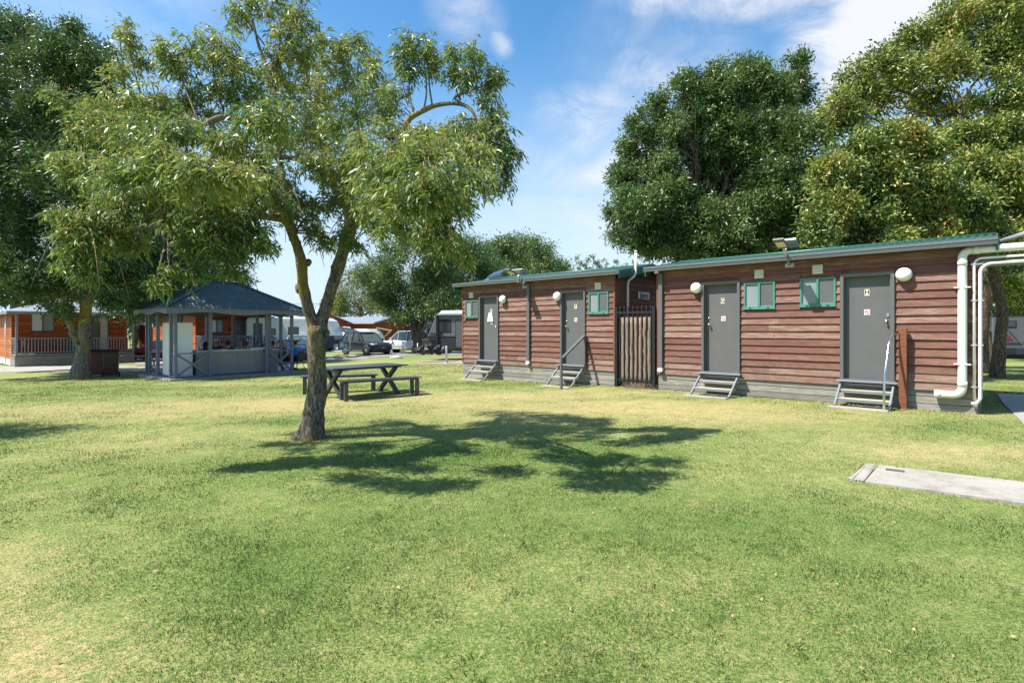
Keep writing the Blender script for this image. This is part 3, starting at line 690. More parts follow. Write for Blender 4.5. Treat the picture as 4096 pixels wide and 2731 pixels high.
# steps and rails
for A, a, b, org, nm in ((A4, (337, 1110), (560, 1110), o1, 'E'), (A4, (1247, 1155), (1530, 1155), o1, 'F'), (A5, (515, 1215), (835, 1215), o2, 'G'), (A6, (190, 1230), (590, 1230), o2, 'H')):
    steps('door_steps', f'grey metal steps with worn timber treads below door {nm}', org, A(*a)[0], A(*b)[0])
t = thing('handrail', 'grey flat handrail on a square post beside the steps of door F', 'handrail', (o1[0], o1[1], 0), WA)
up = A4(1246, 1300, 1.2)[0]; ur = A4(1520, 820, .10)[0]; zg = G(*(Vector(o1[:2])+WD*up+WN*1.2))
pr = MB(); pr.box(up-.03, up+.03, -1.23, -1.17, zg-.05, .86); pr.build('post', 'grey', t, .004); MB().bar((up+.005, -1.2, .80), (up+.005, -.09, 1.43), .045, .08, (1, 0, 0)).build('rail', 'grey', t, .004); MB().box(up-.025, up+.035, -.13, -.076, .6, 1.46).build('wall_strut', 'grey', t, .004)
t = thing('grab_rail', 'curved polished steel grab rail in front of door H', 'handrail', (o2[0], o2[1], 0), WA)
ua = A6(505, 1478, .78)[0]; ub = A6(618, 912, .12)[0]
MB().tube([(ua, -.80, .02), (ua, -.80, .35), (ua, -.80, .62), (ua, -.77, .74), (ua+.02, -.66, .98), (ua+.03, -.5, 1.28), (ua+.05, -.40, 1.44), (ua+.09, -.30, 1.50), (ub-.02, -.22, 1.51), (ub+.02, -.15, 1.51)], .021, 12).build('rail', 'chrome', t)
MB().lathe([(0, 0), (.045, 0), (.045, .012), (.02, .02)], 16, Matrix.Translation((ua, -.80, .06))).build('base_flange', 'chrome', t)
t = thing('timber_post', 'red-brown stained timber post beside the steps of door H', 'post', (o2[0], o2[1], 0), WA)
u = A6(642, 1100, .15)[0]; MB().box(u-.062, u+.062, -.205, -.085, -.05, 1.62).build('post_shaft', 'post_wood', t, .006)
# white cloth hanging on door E
u, z = A4(455, 610, -.03); t = MB(); t.prism([(u-.085, z+.15), (u+.06, z+.15), (u+.13, z-.13), (u+.12, z-.16), (u-.14, z-.16), (u-.15, z-.12)], .018, .045, 'y')
o = t.build('hanging_cloth', 'cloth', None, .01); o.location = (o1[0], o1[1], 0); o.rotation_euler = (0, 0, WA); tag(o, 'white cloth hanging from the letter plate of door E', 'cloth')
# sign and vent pipe on the shaded gable
sg = MB().box(L1+.036, L1+.05, 1.22, 1.90, 2.49, 2.70).build('maker_sign', 'white', cab1, .02)
text('sign_lettering', 'Jayco', .24, 'ink', sg, facing((L1+.052, 1.56, 2.595), '+x'), .001, shear=.25, bold=.006, sx=1.0)
t = thing('vent_pipe', 'white plastic vent pipe on the shaded gable behind the brush gate', 'pipe', (o1[0], o1[1], 0), WA)
p = MB(); p.tube([(L1+.09, .55, .9), (L1+.09, .55, 2.86), (L1+.11, .57, 2.97), (L1+.27, .60, 3.10), (L1+.30, .62, 3.18), (L1+.30, .62, 3.78)], .034, 12); p.build('pipe', 'pvc', t)
MB().tube([(L1+.09, .55, 2.4), (L1+.09, .55, 2.44)], .042, 12).build('clip', 'pvc', t); MB().tube([(L1+.30, .62, 3.76), (L1+.30, .62, 3.80)], .042, 12).build('clip', 'pvc', t)
# gate between the cabins with brushwood packed behind
t = thing('metal_gate', 'black steel picket gate packed with brushwood between the two red-brown cabins', 'gate', (o1[0], o1[1], 0), WA)
g0, g1 = L1+.055, U0_2-U0_1-.04
for u in (g0+.04, g1-.045): MB().box(u-.042, u+.042, -.10, -.02, -.03, 2.19).build('post', 'black', t, .004)
rl = MB()
for z in (.22, 2.02): rl.box(g0+.08, g1-.08, -.085, -.045, z, z+.042)
rl.build('rail', 'black', t, .003)
for i in range(8):
    u = g0+.15+(g1-g0-.28)*i/7; p = MB(); p.box(u-.0125, u+.0125, -.078, -.052, .12, 2.14); p.lathe([(.012, 0), (.028, .02), (.022, .05), (.001, .09)], 8, Matrix.Translation((u, -.065, 2.13))); p.build('picket', 'black', t)
br = MB()
for k in range(1300):
    u = random.uniform(g0+.10, g1-.12); y = random.uniform(-.04, .05); z0 = random.uniform(.12, 1.2); L_ = random.uniform(.4, 1.1); z1 = min(z0+L_, random.uniform(1.9, 2.0)); dx = random.gauss(0, .02)
    br.tube([(u, y, z0), (u+dx*.5+random.gauss(0, .006), y+random.gauss(0, .006), (z0+z1)/2), (u+dx, y+random.gauss(0, .01), z1)], [.005, .006, .003], 4, cap=False)
br.box(g0+.09, g1-.10, .03, .06, .18, 1.93)
for k in range(60):
    u = random.uniform(g0+.3, g1-.1); br.tube([(u, -.03, .25), (u+random.gauss(0, .1), -.10, .12), (u+random.gauss(0, .25), random.uniform(-.22, -.05), .04)], .004, 4, cap=False)
for i in range(7):
    u = g0+.22+(g1-g0-.28)*i/7; pts = [(u+random.gauss(0, .01), -.005+random.gauss(0, .004), .16+j*.22) for j in range(9)]; br.tube(pts, [.062+random.uniform(-.008, .006) for _ in pts], 8)
br.build('brushwood', 'brush', t)
# pipes at the right end
t = thing('drain_pipe', 'wide white plastic drain pipe down the right end of the cabin wall', 'pipe', (o2[0], o2[1], 0), WA)
u = A6(1075, 700, .1)[0]; zt = A6(1075, 300, .1)[1]; r_ = .068
def elbow(c, a, b, rr, n=6):
    """points of a quarter bend from direction a to direction b round corner c"""
    c, a, b = Vector(c), Vector(a).normalized(), Vector(b).normalized(); return [c-a*rr+(a*math.sin(i*PI/2/n)+b*(1-math.cos(i*PI/2/n)))*rr for i in range(n+1)]
pts = [(u, -.12, .62)]+elbow((u, -.12, zt), (0, 0, 1), (1, 0, 0), .12)+[(u+5.2, -.12, zt+.03)]
pts = list(reversed(elbow((u, -.12, .40), (0, 0, -1), (-1, 0, 0), .14)))+pts
pts = [(u-.40, -.12, .40)]+pts; MB().tube(pts, r_, 20).build('pipe', 'pvc', t)
for a_, b_ in (((u, -.12, .56), (u, -.12, .65)), ((u, -.12, 2.75), (u, -.12, 2.84)), ((u+.14, -.12, zt), (u+.24, -.12, zt)), ((u-.40, -.12, .40), (u-.30, -.12, .40))): MB().tube([a_, b_], r_+.006, 20).build('socket', 'pvc', t)
for z in (.96, 2.35): MB().box(u-.12, u+.12, -.19, -.035, z-.008, z+.012).build('saddle', 'pvc', t, .003)
ue = L2
bm_ = MB().box(u+.12, u+5.2, -.085, -.04, A6(1300, 375, .06)[1]-.09, A6(1300, 375, .06)[1]+.02).build('timber_beam', 'skirt', None, .004)
bm_.location = (o2[0], o2[1], 0); bm_.rotation_euler = (0, 0, WA); tag(bm_, 'weathered grey timber beam running right from the end of the cabin', 'beam')
zc = A6(1300, 358, .1)[1]+.03
for x6, lbl, rr, dz in ((1162, 'thinner white conduit left of the corner trim at the end of the cabin', .021, 0), (1206, 'white conduit on the outer corner at the right end of the cabin', .028, -.10)):
    t = thing('conduit', lbl, 'pipe', (o2[0], o2[1], 0), WA, 'white conduits at the cabin corner'); uu = A6(x6, 800, .06)[0]
    pts = [(uu, -.11, .33 if dz == 0 else .36)]+elbow((uu, -.11, zc+dz), (0, 0, 1), (1, 0, 0), .11 if dz == 0 else .16)+[(u+5.2, -.11, zc+dz+(.0 if dz == 0 else .02))]
    if dz: pts = [(uu-.12, -.09, .26), (uu-.05, -.10, .27)]+pts
    MB().tube(pts, rr, 12).build('pipe', 'pvc', t)
    for z in (.55, 1.3, 2.1, 2.75): MB().box(uu-.045, uu+.045, -.135, -.04, z, z+.02).build('saddle', 'galv', t)
# pole-mounted panel to the right
t = thing('solar_panel_mast', 'grey angled pole carrying a tilted solar panel right of the gutter end', 'solar panel', (o2[0], o2[1], 0), WA)
MB().tube([(L2+.2, .0, 3.12), (L2+2.1, -.05, 3.74)], .035, 12).build('pole', 'galv', t)
m = Matrix.Translation((L2+1.0, -.05, 3.72)) @ Euler((0, R(-42), 0)).to_matrix().to_4x4(); MB().obox(m, .75, .5, .035).build('panel', 'panel', t); m2 = m.copy(); m2.translation -= m2.to_3x3() @ Vector((0, 0, .03)); b = MB(); b.obox(m2, .78, .53, .03); b.bar((L2+1.02, -.02, 3.4), (L2+1.12, -.02, 3.72), .06, .04); b.build('panel_frame', 'galv', t)

# ------------------------------------------------------------------ slab in the lawn
cr = [gpt(3393, 1921), gpt(3458, 1849), gpt(4096, 1923), gpt(4096, 2036)]
d1 = (cr[2]-cr[1]); d2 = (cr[3]-cr[0]); a = cr[0]; b = cr[1]; ex = Vector(((d1+d2)/2)[:2]).normalized()
pa, pb = Vector(a[:2]), Vector(b[:2]); far_ = 4.5
poly = [pa, pb, pb+ex*far_, pa+ex*far_]
t = thing('concrete_slab', 'weathered pale concrete path slab with a crack and a small drain grate', 'slab'); t.location = (pa.x, pa.y, 0)
def slabpart(q0, q1, nm, mat, z1=.020):
    """part of the slab between fractions along its length"""
    v = [pa+ex*q0-pa, pb+ex*q0-pa, pb+ex*q1-pa, pa+ex*q1-pa]; n_ = 14; mb = MB()
    vs = []; 
    for k in range(n_+1):
        f = k/n_; e0 = v[0].lerp(v[3], f); e1 = v[1].lerp(v[2], f); j = .012
        e0 = e0+Vector((random.uniform(-j, j), random.uniform(-j, j))); e1 = e1+Vector((random.uniform(-j, j), random.uniform(-j, j)))
        vs += [(e0.x, e0.y, -.08), (e0.x, e0.y, z1), (e1.x, e1.y, z1), (e1.x, e1.y, -.08)]
    fs = [(4*k+i, 4*k+i+1, 4*k+i+5, 4*k+i+4) for k in range(n_) for i in range(3)]+[(0, 1, 2, 3), (4*n_+3, 4*n_+2, 4*n_+1, 4*n_)]
    mb.add(vs, fs); return mb.build(nm, mat, t, .008)
zs = G(pa.x+.8, pa.y)
t.location.z = zs
slabpart(0, .13, 'slab_end', 'concrete'); slabpart(.145, 1.45, 'slab_panel', 'concrete'); slabpart(1.472, far_, 'slab_panel', 'concrete', .017); slabpart(.129, .146, 'joint_strip', 'rubber', .02) if False else None
rust = plain('rusty_joint', (.14, .06, .035), .9); M['rust'] = rust
MB().bar((ex.x*.138, ex.y*.138, .006), ((pb-pa).x+ex.x*.138, (pb-pa).y+ex.y*.138, .006), .018, .012).build('joint_strip', 'rust', t)
gp = gpt(3580, 1885); gm_ = Matrix.Translation((gp.x-pa.x, gp.y-pa.y, .022)) @ Matrix.Rotation(math.atan2(ex.y, ex.x), 4, 'Z')
gr = MB(); gr.obox(gm_, .17, .075, .006); g_ = gr.build('drain_grate', 'rust', t)
gb = MB()
for i in range(7): gb.obox(gm_ @ Matrix.Translation((-.072+i*.024, 0, .006)), .010, .068, .006)
gb.build('grate_bar', 'grey', g_)
SLAB = [tuple(p) for p in poly]
pts_ = pp((3985, 1592), (4040, 1658), (4096, 1692)); struct(sheet('side_path', [tuple(gpt(3990, 1575))[:2], tuple(gpt(4010, 1612))[:2], tuple(gpt(4096, 1700))[:2], (12.5, 8.3), (14.5, 11.0)], 'concrete', .014))

# ------------------------------------------------------------------ picnic table and benches
def beam_tapered(name, parent, pts_a, pts_b, w_, mat='table'):
    return MB().bar(pts_a, pts_b, w_, w_, (0, 1, 0)).build(name, mat, parent, .004)
R3 = lambda x, y: (1060+x/2.94, 1200+y/2.94)
def atz(px, py, z):
    """point at height z over the local ground seen at a pixel"""
    dep = 10.
    for _ in range(40):
        p = ray(px, py, dep); target = G(p.x, p.y)+z; den = (HY-py)/FPX
        dep = (target-EYE)/den if abs(den) > 1e-6 else dep
    return ray(px, py, dep)
c0 = atz(*R3(1690, 745), .75); c1 = atz(*R3(795, 805), .75)
dv = (c0-c1); LT = dv.length; ang = math.atan2(dv.y, dv.x); print('table', c0, c1, LT, R(1)*0+math.degrees(ang))
LT = 2.13; c1v = Vector(c1); ax = Vector((math.cos(ang), math.sin(ang), 0)); ay = Vector((-ax.y, ax.x, 0))
tc_ = Vector(((c0+c1)/2)) + ay*.5; 
t = thing('picnic_table', 'charcoal picnic table with crossed legs standing in the sun on the lawn', 'table', (tc_.x, tc_.y, G(tc_.x, tc_.y)), ang)
MB().box(-LT/2, LT/2, -.5, .5, .715, .745).build('tabletop', 'table', t, .006); MB().box(-LT/2+.1, LT/2-.1, -.35, .35, .675, .7145).build('apron', 'table', t, .003)
for sx in (-.78, .78):
    for q in (1, -1):
        MB().bar((sx+q*.012, -.42*q, 0), (sx+q*.012, .36*q, .70), .085, .10, (1, 0, 0)).build('leg', 'table', t, .005)
def bench(label, e0, e1, L_=None):
    d = e1-e0; L_ = d.length; a_ = math.atan2(d.y, d.x); c = (e0+e1)/2
    b = thing('bench', label, 'bench', (c.x, c.y, G(c.x, c.y)), a_, 'backless charcoal benches at the picnic table')
    MB().box(-L_/2, L_/2, -.19, .19, .435, .46).build('seat', 'table', b, .004); MB().box(-L_/2+.06, L_/2-.06, -.13, .13, .40, .4345).build('seat_rail', 'table', b, .003)
    for sx in (-1, 1):
        for sy in (-1, 1): x = sx*(L_/2-.11); MB().box(x-.045, x+.045, sy*.155-.03, sy*.155+.03, 0, .41).build('leg', 'table', b, .004)
    return b
bn0 = atz(*R3(900, 955), .46); bn1 = atz(*R3(1835, 893), .46); off = ay*.17
bench('charcoal bench on the near side of the picnic table', bn0+off*.6, bn1+off*.6)
bf1 = atz(*R3(1323, 860), .46); bf0 = atz(*R3(415, 898), .46); bench('charcoal bench on the far side, half behind the forked tree trunk', bf0, bf1)
# ------------------------------------------------------------------ gazebo
E1 = Vector((.65, .76)).normalized(); E2 = Vector((-E1.y, E1.x)); GF = Vector((-11.95, 18.5))
GA = math.atan2(E1.y, E1.x); GZ = G(GF.x, GF.y)+.0
gaz = thing('gazebo', 'slate-grey gazebo with a corrugated hip roof over people sitting at tables', 'gazebo', (GF.x, GF.y, 0), GA)
LX, LY = 5.0, 3.9; EAVE = 2.36; z_s = -.20
MB().box(.12, LX-.12, .12, LY-.12, z_s-.25, z_s+.04).build('slab', 'conc_dark', gaz, .01)
def gpost(x, y, w_=.105): return MB().box(x-w_/2, x+w_/2, y-w_/2, y+w_/2, z_s+.03, EAVE-.02).build('post', 'gazebo_paint', gaz, .005)
IN = .35
front = [(0, 0), (1.15, 0), (3.25, 0), (3.42, .12), (4.3, 0)]; side = [(0, .45), (0, 1.9), (0, 2.85), (0, 3.2)]
back = [(1.2, 3.2), (3.25, 3.2), (4.3, 3.2), (4.3, .95), (4.3, 2.1)]
for x, y in front+side+back: gpost(x+IN, y+IN)
def xbay(p, q):
    p = Vector(p); q = Vector(q); d = (q-p).normalized(); n_ = Vector((-d.y, d.x))
    a = p+d*.05; b = q-d*.05
    for h in (.93, .10):
        MB().bar((a.x, a.y, z_s+h), (b.x, b.y, z_s+h), .07, .045).build('rail', 'gazebo_paint', gaz, .003)
    for s_, (h0, h1) in ((1, (.13, .89)), (-1, (.89, .13))):
        o = n_*.012*s_; MB().bar((a.x+o.x, a.y+o.y, z_s+h0), (b.x+o.x, b.y+o.y, z_s+h1), .022, .075).build('cross_brace', 'gazebo_paint', gaz, .003)
o = IN
for a, b in (((o, o), (1.15+o, o)), ((o, o), (o, .45+o)), ((o, 1.9+o), (o, 2.85+o)), ((3.3+o, o), (4.3+o, o)), ((1.2+o, 3.2+o), (3.25+o, 3.2+o)), ((4.3+o, 2.1+o), (4.3+o, 3.2+o))): xbay(a, b)
# fascia with a scalloped lower edge
def fascia(p, q, n_bays):
    p = Vector(p); q = Vector(q); L_ = (q-p).length; d = (q-p)/L_; k = 60; top = []; bot = []
    for i in range(k+1):
        t_ = i/k; s_ = .5-.5*math.cos(2*PI*n_bays*t_); bot.append(EAVE-.22+.085*s_)
    nrm = Vector((d.y, -d.x)); vs = []
    for i in range(k+1):
        c = p+d*L_*i/k
        for off in (0, .022): vs += [(c.x+nrm.x*off, c.y+nrm.y*off, EAVE+.02), (c.x+nrm.x*off, c.y+nrm.y*off, bot[i])]
    fs = []
    for i in range(k): a = 4*i; b = a+4; fs += [(a, b, b+1, a+1), (a+2, a+3, b+3, b+2), (a+1, b+1, b+3, a+3), (a, a+2, b+2, b)]
    fs += [(0, 1, 3, 2), (4*k, 4*k+2, 4*k+3, 4*k+1)]
    return MB().add(vs, fs).build('fascia', 'gazebo_paint', gaz)
fascia((0, 0), (LX, 0), 2); fascia((LX, 0), (LX, LY), 2); fascia((LX, LY), (0, LY), 2); fascia((0, LY), (0, 0), 2)
RZ = 3.50; r0, r1 = 2.15, LX-1.9
def roof_face(name, p0, p1, q1, q0, pitch=.15):
    """corrugated sheet from eave p0-p1 up to q0-q1, ribs running up the slope"""
    p0, p1, q0, q1 = map(Vector, (p0, p1, q0, q1)); L_ = (p1-p0).length; d = (p1-p0)/L_; up = (q0-p0)-d*(q0-p0).dot(d); H_ = up.length; up = up/H_; nn = d.cross(up).normalized()
    if nn.z < 0: nn = -nn
    u0_ = (q0-p0).dot(d); u1_ = (q1-p0).dot(d); vs = []; fs = []
    k = int(L_/pitch)*6
    for i in range(k+1):
        u = L_*i/k; t_ = min(u/u0_ if u0_ > 1e-4 else 1, (L_-u)/(L_-u1_) if L_-u1_ > 1e-4 else 1, 1)
        h = .017*math.sin(2*PI*u/pitch)
        for s_ in (0, .5, 1): vs.append(p0+d*u+up*H_*t_*s_+nn*h-(up*.03 if s_ == 0 else up*0))
    for i in range(k):
        for j in range(2): a = 3*i+j; fs.append((a, a+3, a+4, a+1))
    return MB().add(vs, fs, True).build(name, 'gazebo_roof', gaz, fixn=False)
e = EAVE+.03
A_, B_, C_, D_ = (-.05, -.05, e), (LX+.05, -.05, e), (LX+.05, LY+.05, e), (-.05, LY+.05, e); T0, T1 = (r0, LY/2, RZ), (r1, LY/2, RZ)
roof_face('roof', A_, B_, T1, T0); roof_face('roof', B_, C_, T1, T1); roof_face('roof', C_, D_, T0, T1); roof_face('roof', D_, A_, T0, T0)
for a, b in ((T0, T1), (A_, T0), (B_, T1), (C_, T1), (D_, T0)):
    a = Vector(a)+Vector((0, 0, .015)); b = Vector(b)+Vector((0, 0, .015)); MB().tube([a, b], .05, 8).build('ridge_cap', 'gazebo_roof', gaz)
# rafters and ceiling beams underneath
for a, b in (((.1, .1, e-.06), (r0, LY/2, RZ-.1)), ((LX-.1, .1, e-.06), (r1, LY/2, RZ-.1)), ((.1, LY-.1, e-.06), (r0, LY/2, RZ-.1)), ((LX-.1, LY-.1, e-.06), (r1, LY/2, RZ-.1))): MB().bar(a, b, .05, .10).build('rafter', 'gazebo_paint', gaz)
for p, q in (((o, o), (LX-o, o)), ((LX-o, o), (LX-o, LY-o)), ((LX-o, LY-o), (o, LY-o)), ((o, LY-o), (o, o))):
    MB().bar((*p, EAVE-.06), (*q, EAVE-.06), .08, .14).build('top_beam', 'gazebo_paint', gaz)
# counter
def gl(x, y): v = GF+E1*x+E2*y; return v
ct = thing('bar_counter', 'taupe panelled bar counter with a pale top inside the gazebo', 'counter', (*gl(0, 0), z_s+.04), GA)
cx0, cx1, cy0 = 1.18, 4.16, .62
MB().box(cx0, cx1, cy0, cy0+.62, .06, .92).build('panelling', 'counter', ct, .004); MB().box(cx0-.04, cx1+.08, cy0-.04, cy0+.68, .921, .965).build('countertop', 'counter_top', ct, .006)
MB().box(cx0+.04, cx1-.04, cy0+.05, cy0+.58, 0, .06).build('plinth', 'grey', ct)
for x in (cx0+.015, 1.95, 2.62, 3.30, cx1-.03): MB().box(x-.045, x+.045, cy0-.014, cy0-.001, .08, .918).build('pilaster', 'counter', ct, .002)
MB().box(3.55, 3.73, cy0-.055, cy0-.04, .915, .95).build('handle', 'black', ct, .004)
# white upright fridge panels
fr = thing('cabinet', 'tall white double-door cabinet behind the posts at the left of the gazebo', 'cabinet', (*gl(.62, 1.05), z_s+.04), GA)
MB().box(-.12, .46, -.2, 1.10, .04, 2.02).build('carcass', 'white', fr, .01); 
for y in (-.19, .46): MB().box(-.15, -.121, y, y+.63, .05, 2.0).build('door', 'white', fr, .006)
MB().box(-.10, .44, -.23, -.201, .05, 2.0).build('side_panel', 'white', fr, .006)
# things on the counter
for i, (x, y, w_, d_, h_, mt, nm, lb) in enumerate([(3.15, .75, .75, .4, .05, 'white', 'tray', 'flat white tray of papers on the right of the bar counter'), (3.2, .78, .60, .3, .09, 'car_silver', 'board_game', 'grey patterned box lid lying on the white tray'),
                                         (2.1, .8, .22, .30, .02, 'white', 'book', 'open white booklet on the left half of the counter')]):
    z = {'tray': 0, 'board_game': .05, 'book': 0}[nm]
    ob = thing(nm, lb, nm.replace('_', ' '), (*gl(x, y), z_s+.04+.966+z), GA+(.1 if i else 0))
    MB().box(0, w_, 0, d_, 0, .02).build('base', mt, ob, .004)
    if nm == 'board_game':
        for k in range(8): MB().box(.02+k*.07, .055+k*.07, .02, d_-.02, .021, .035).build('tile', 'ink', ob)
    elif nm == 'tray':
        for yy in (0, d_-.02): MB().box(0, w_, yy, yy+.02, .0202, .05).build('rim', mt, ob)
    else: MB().box(w_/2, w_-.01, .01, d_-.01, .0202, .03).build('page', mt, ob)
bt = thing('drink_bottle', 'clear drink bottle standing at the left end of the counter', 'bottle', (*gl(1.32, .95), z_s+1.006), 0)
MB().lathe([(0, 0), (.035, 0), (.036, .14), (.03, .17), (.013, .21), (.013, .24)], 16).build('body', 'glass_grey', bt); MB().lathe([(.016, .235), (.016, .262), (0, .264)], 12).build('cap', 'white', bt)
# ------------------------------------------------------------------ bins, timber table left of the gazebo
def wheelie(label, px, py, body, depth=None, rz=0, sc_=1.0):
    p = gpt(px, py); t = thing('wheelie_bin', label, 'bin', (p.x, p.y, p.z), rz, 'wheelie bins beside the lichened tree')
    vs = []
    for z, w_, d_, o_ in ((.06, .215, .23, 0), (.62, .24, .27, .01), (1.02, .255, .30, .02)):
        for a, b in ((-1, -1), (1, -1), (1, 1), (-1, 1)): vs.append((a*w_, b*d_+o_, z))
    mb = MB(); mb.add(vs, [(0, 3, 2, 1), (8, 9, 10, 11)]+[(4*k+i, 4*k+(i+1) % 4, 4*k+4+(i+1) % 4, 4*k+4+i) for k in range(2) for i in range(4)]); mb.build('body', body, t, .03)
    l_ = MB(); l_.add([(-.31, -.39, 1.02), (.31, -.39, 1.02), (.31, .41, 1.02), (-.31, .41, 1.02), (-.27, -.35, 1.09), (.27, -.35, 1.09), (.26, .33, 1.115), (-.26, .33, 1.115)], [(0, 3, 2, 1), (4, 5, 6, 7), (0, 1, 5, 4), (1, 2, 6, 5), (2, 3, 7, 6), (3, 0, 4, 7)]); l_.build('lid', 'bin', t, .015)
    MB().tube([(-.22, .42, 1.0), (.22, .42, 1.0)], .018, 8).build('handle', 'black_matte', t)
    for x in (-.27, .27):
        w_ = MB(); w_.lathe([(0, -.03), (.10, -.03), (.10, .03), (0, .03)], 18, Matrix.Translation((x, .20, .10)) @ Matrix.Rotation(PI/2, 4, 'Y')); w_.build('wheel', 'rubber', t)
    return t
wheelie('lighter maroon wheelie bin, left of the darker one, beside the lichened trunk', 392, 1502, 'bin_body', rz=R(215))
wheelie('dark maroon wheelie bin, right of the lighter one, beside the lichened trunk', 446, 1505, 'bin', rz=R(212))
ta = gpt(520, 1488); t = thing('picnic_table', 'weathered light-grey timber table between the maroon bins and the gazebo', 'table', (ta.x-.1, ta.y, ta.z), R(0))
MB().box(-1.05, 1.05, -.38, .38, .70, .745).build('tabletop', 'skirt', t, .004)
for sx in (-.95, .95):
    for q in (-1, 1): MB().bar((sx-.35*(1 if sx > 0 else -1)*0+sx*.14, -.30*q, 0), (sx*.78, .22*q, .70), .05, .09, (0, 1, 0)).build('leg', 'skirt', t, .003)
q0 = gpt(395, 1494); mb = MB(); mb.box(-1.6, 2.3, -.02, .75, -.05, .03); q = mb.build('concrete_pad', 'concrete', None, .01); q.location = (ta.x-.5, ta.y-.35, ta.z); tag(q, 'concrete pad under the weathered timber table', 'slab')

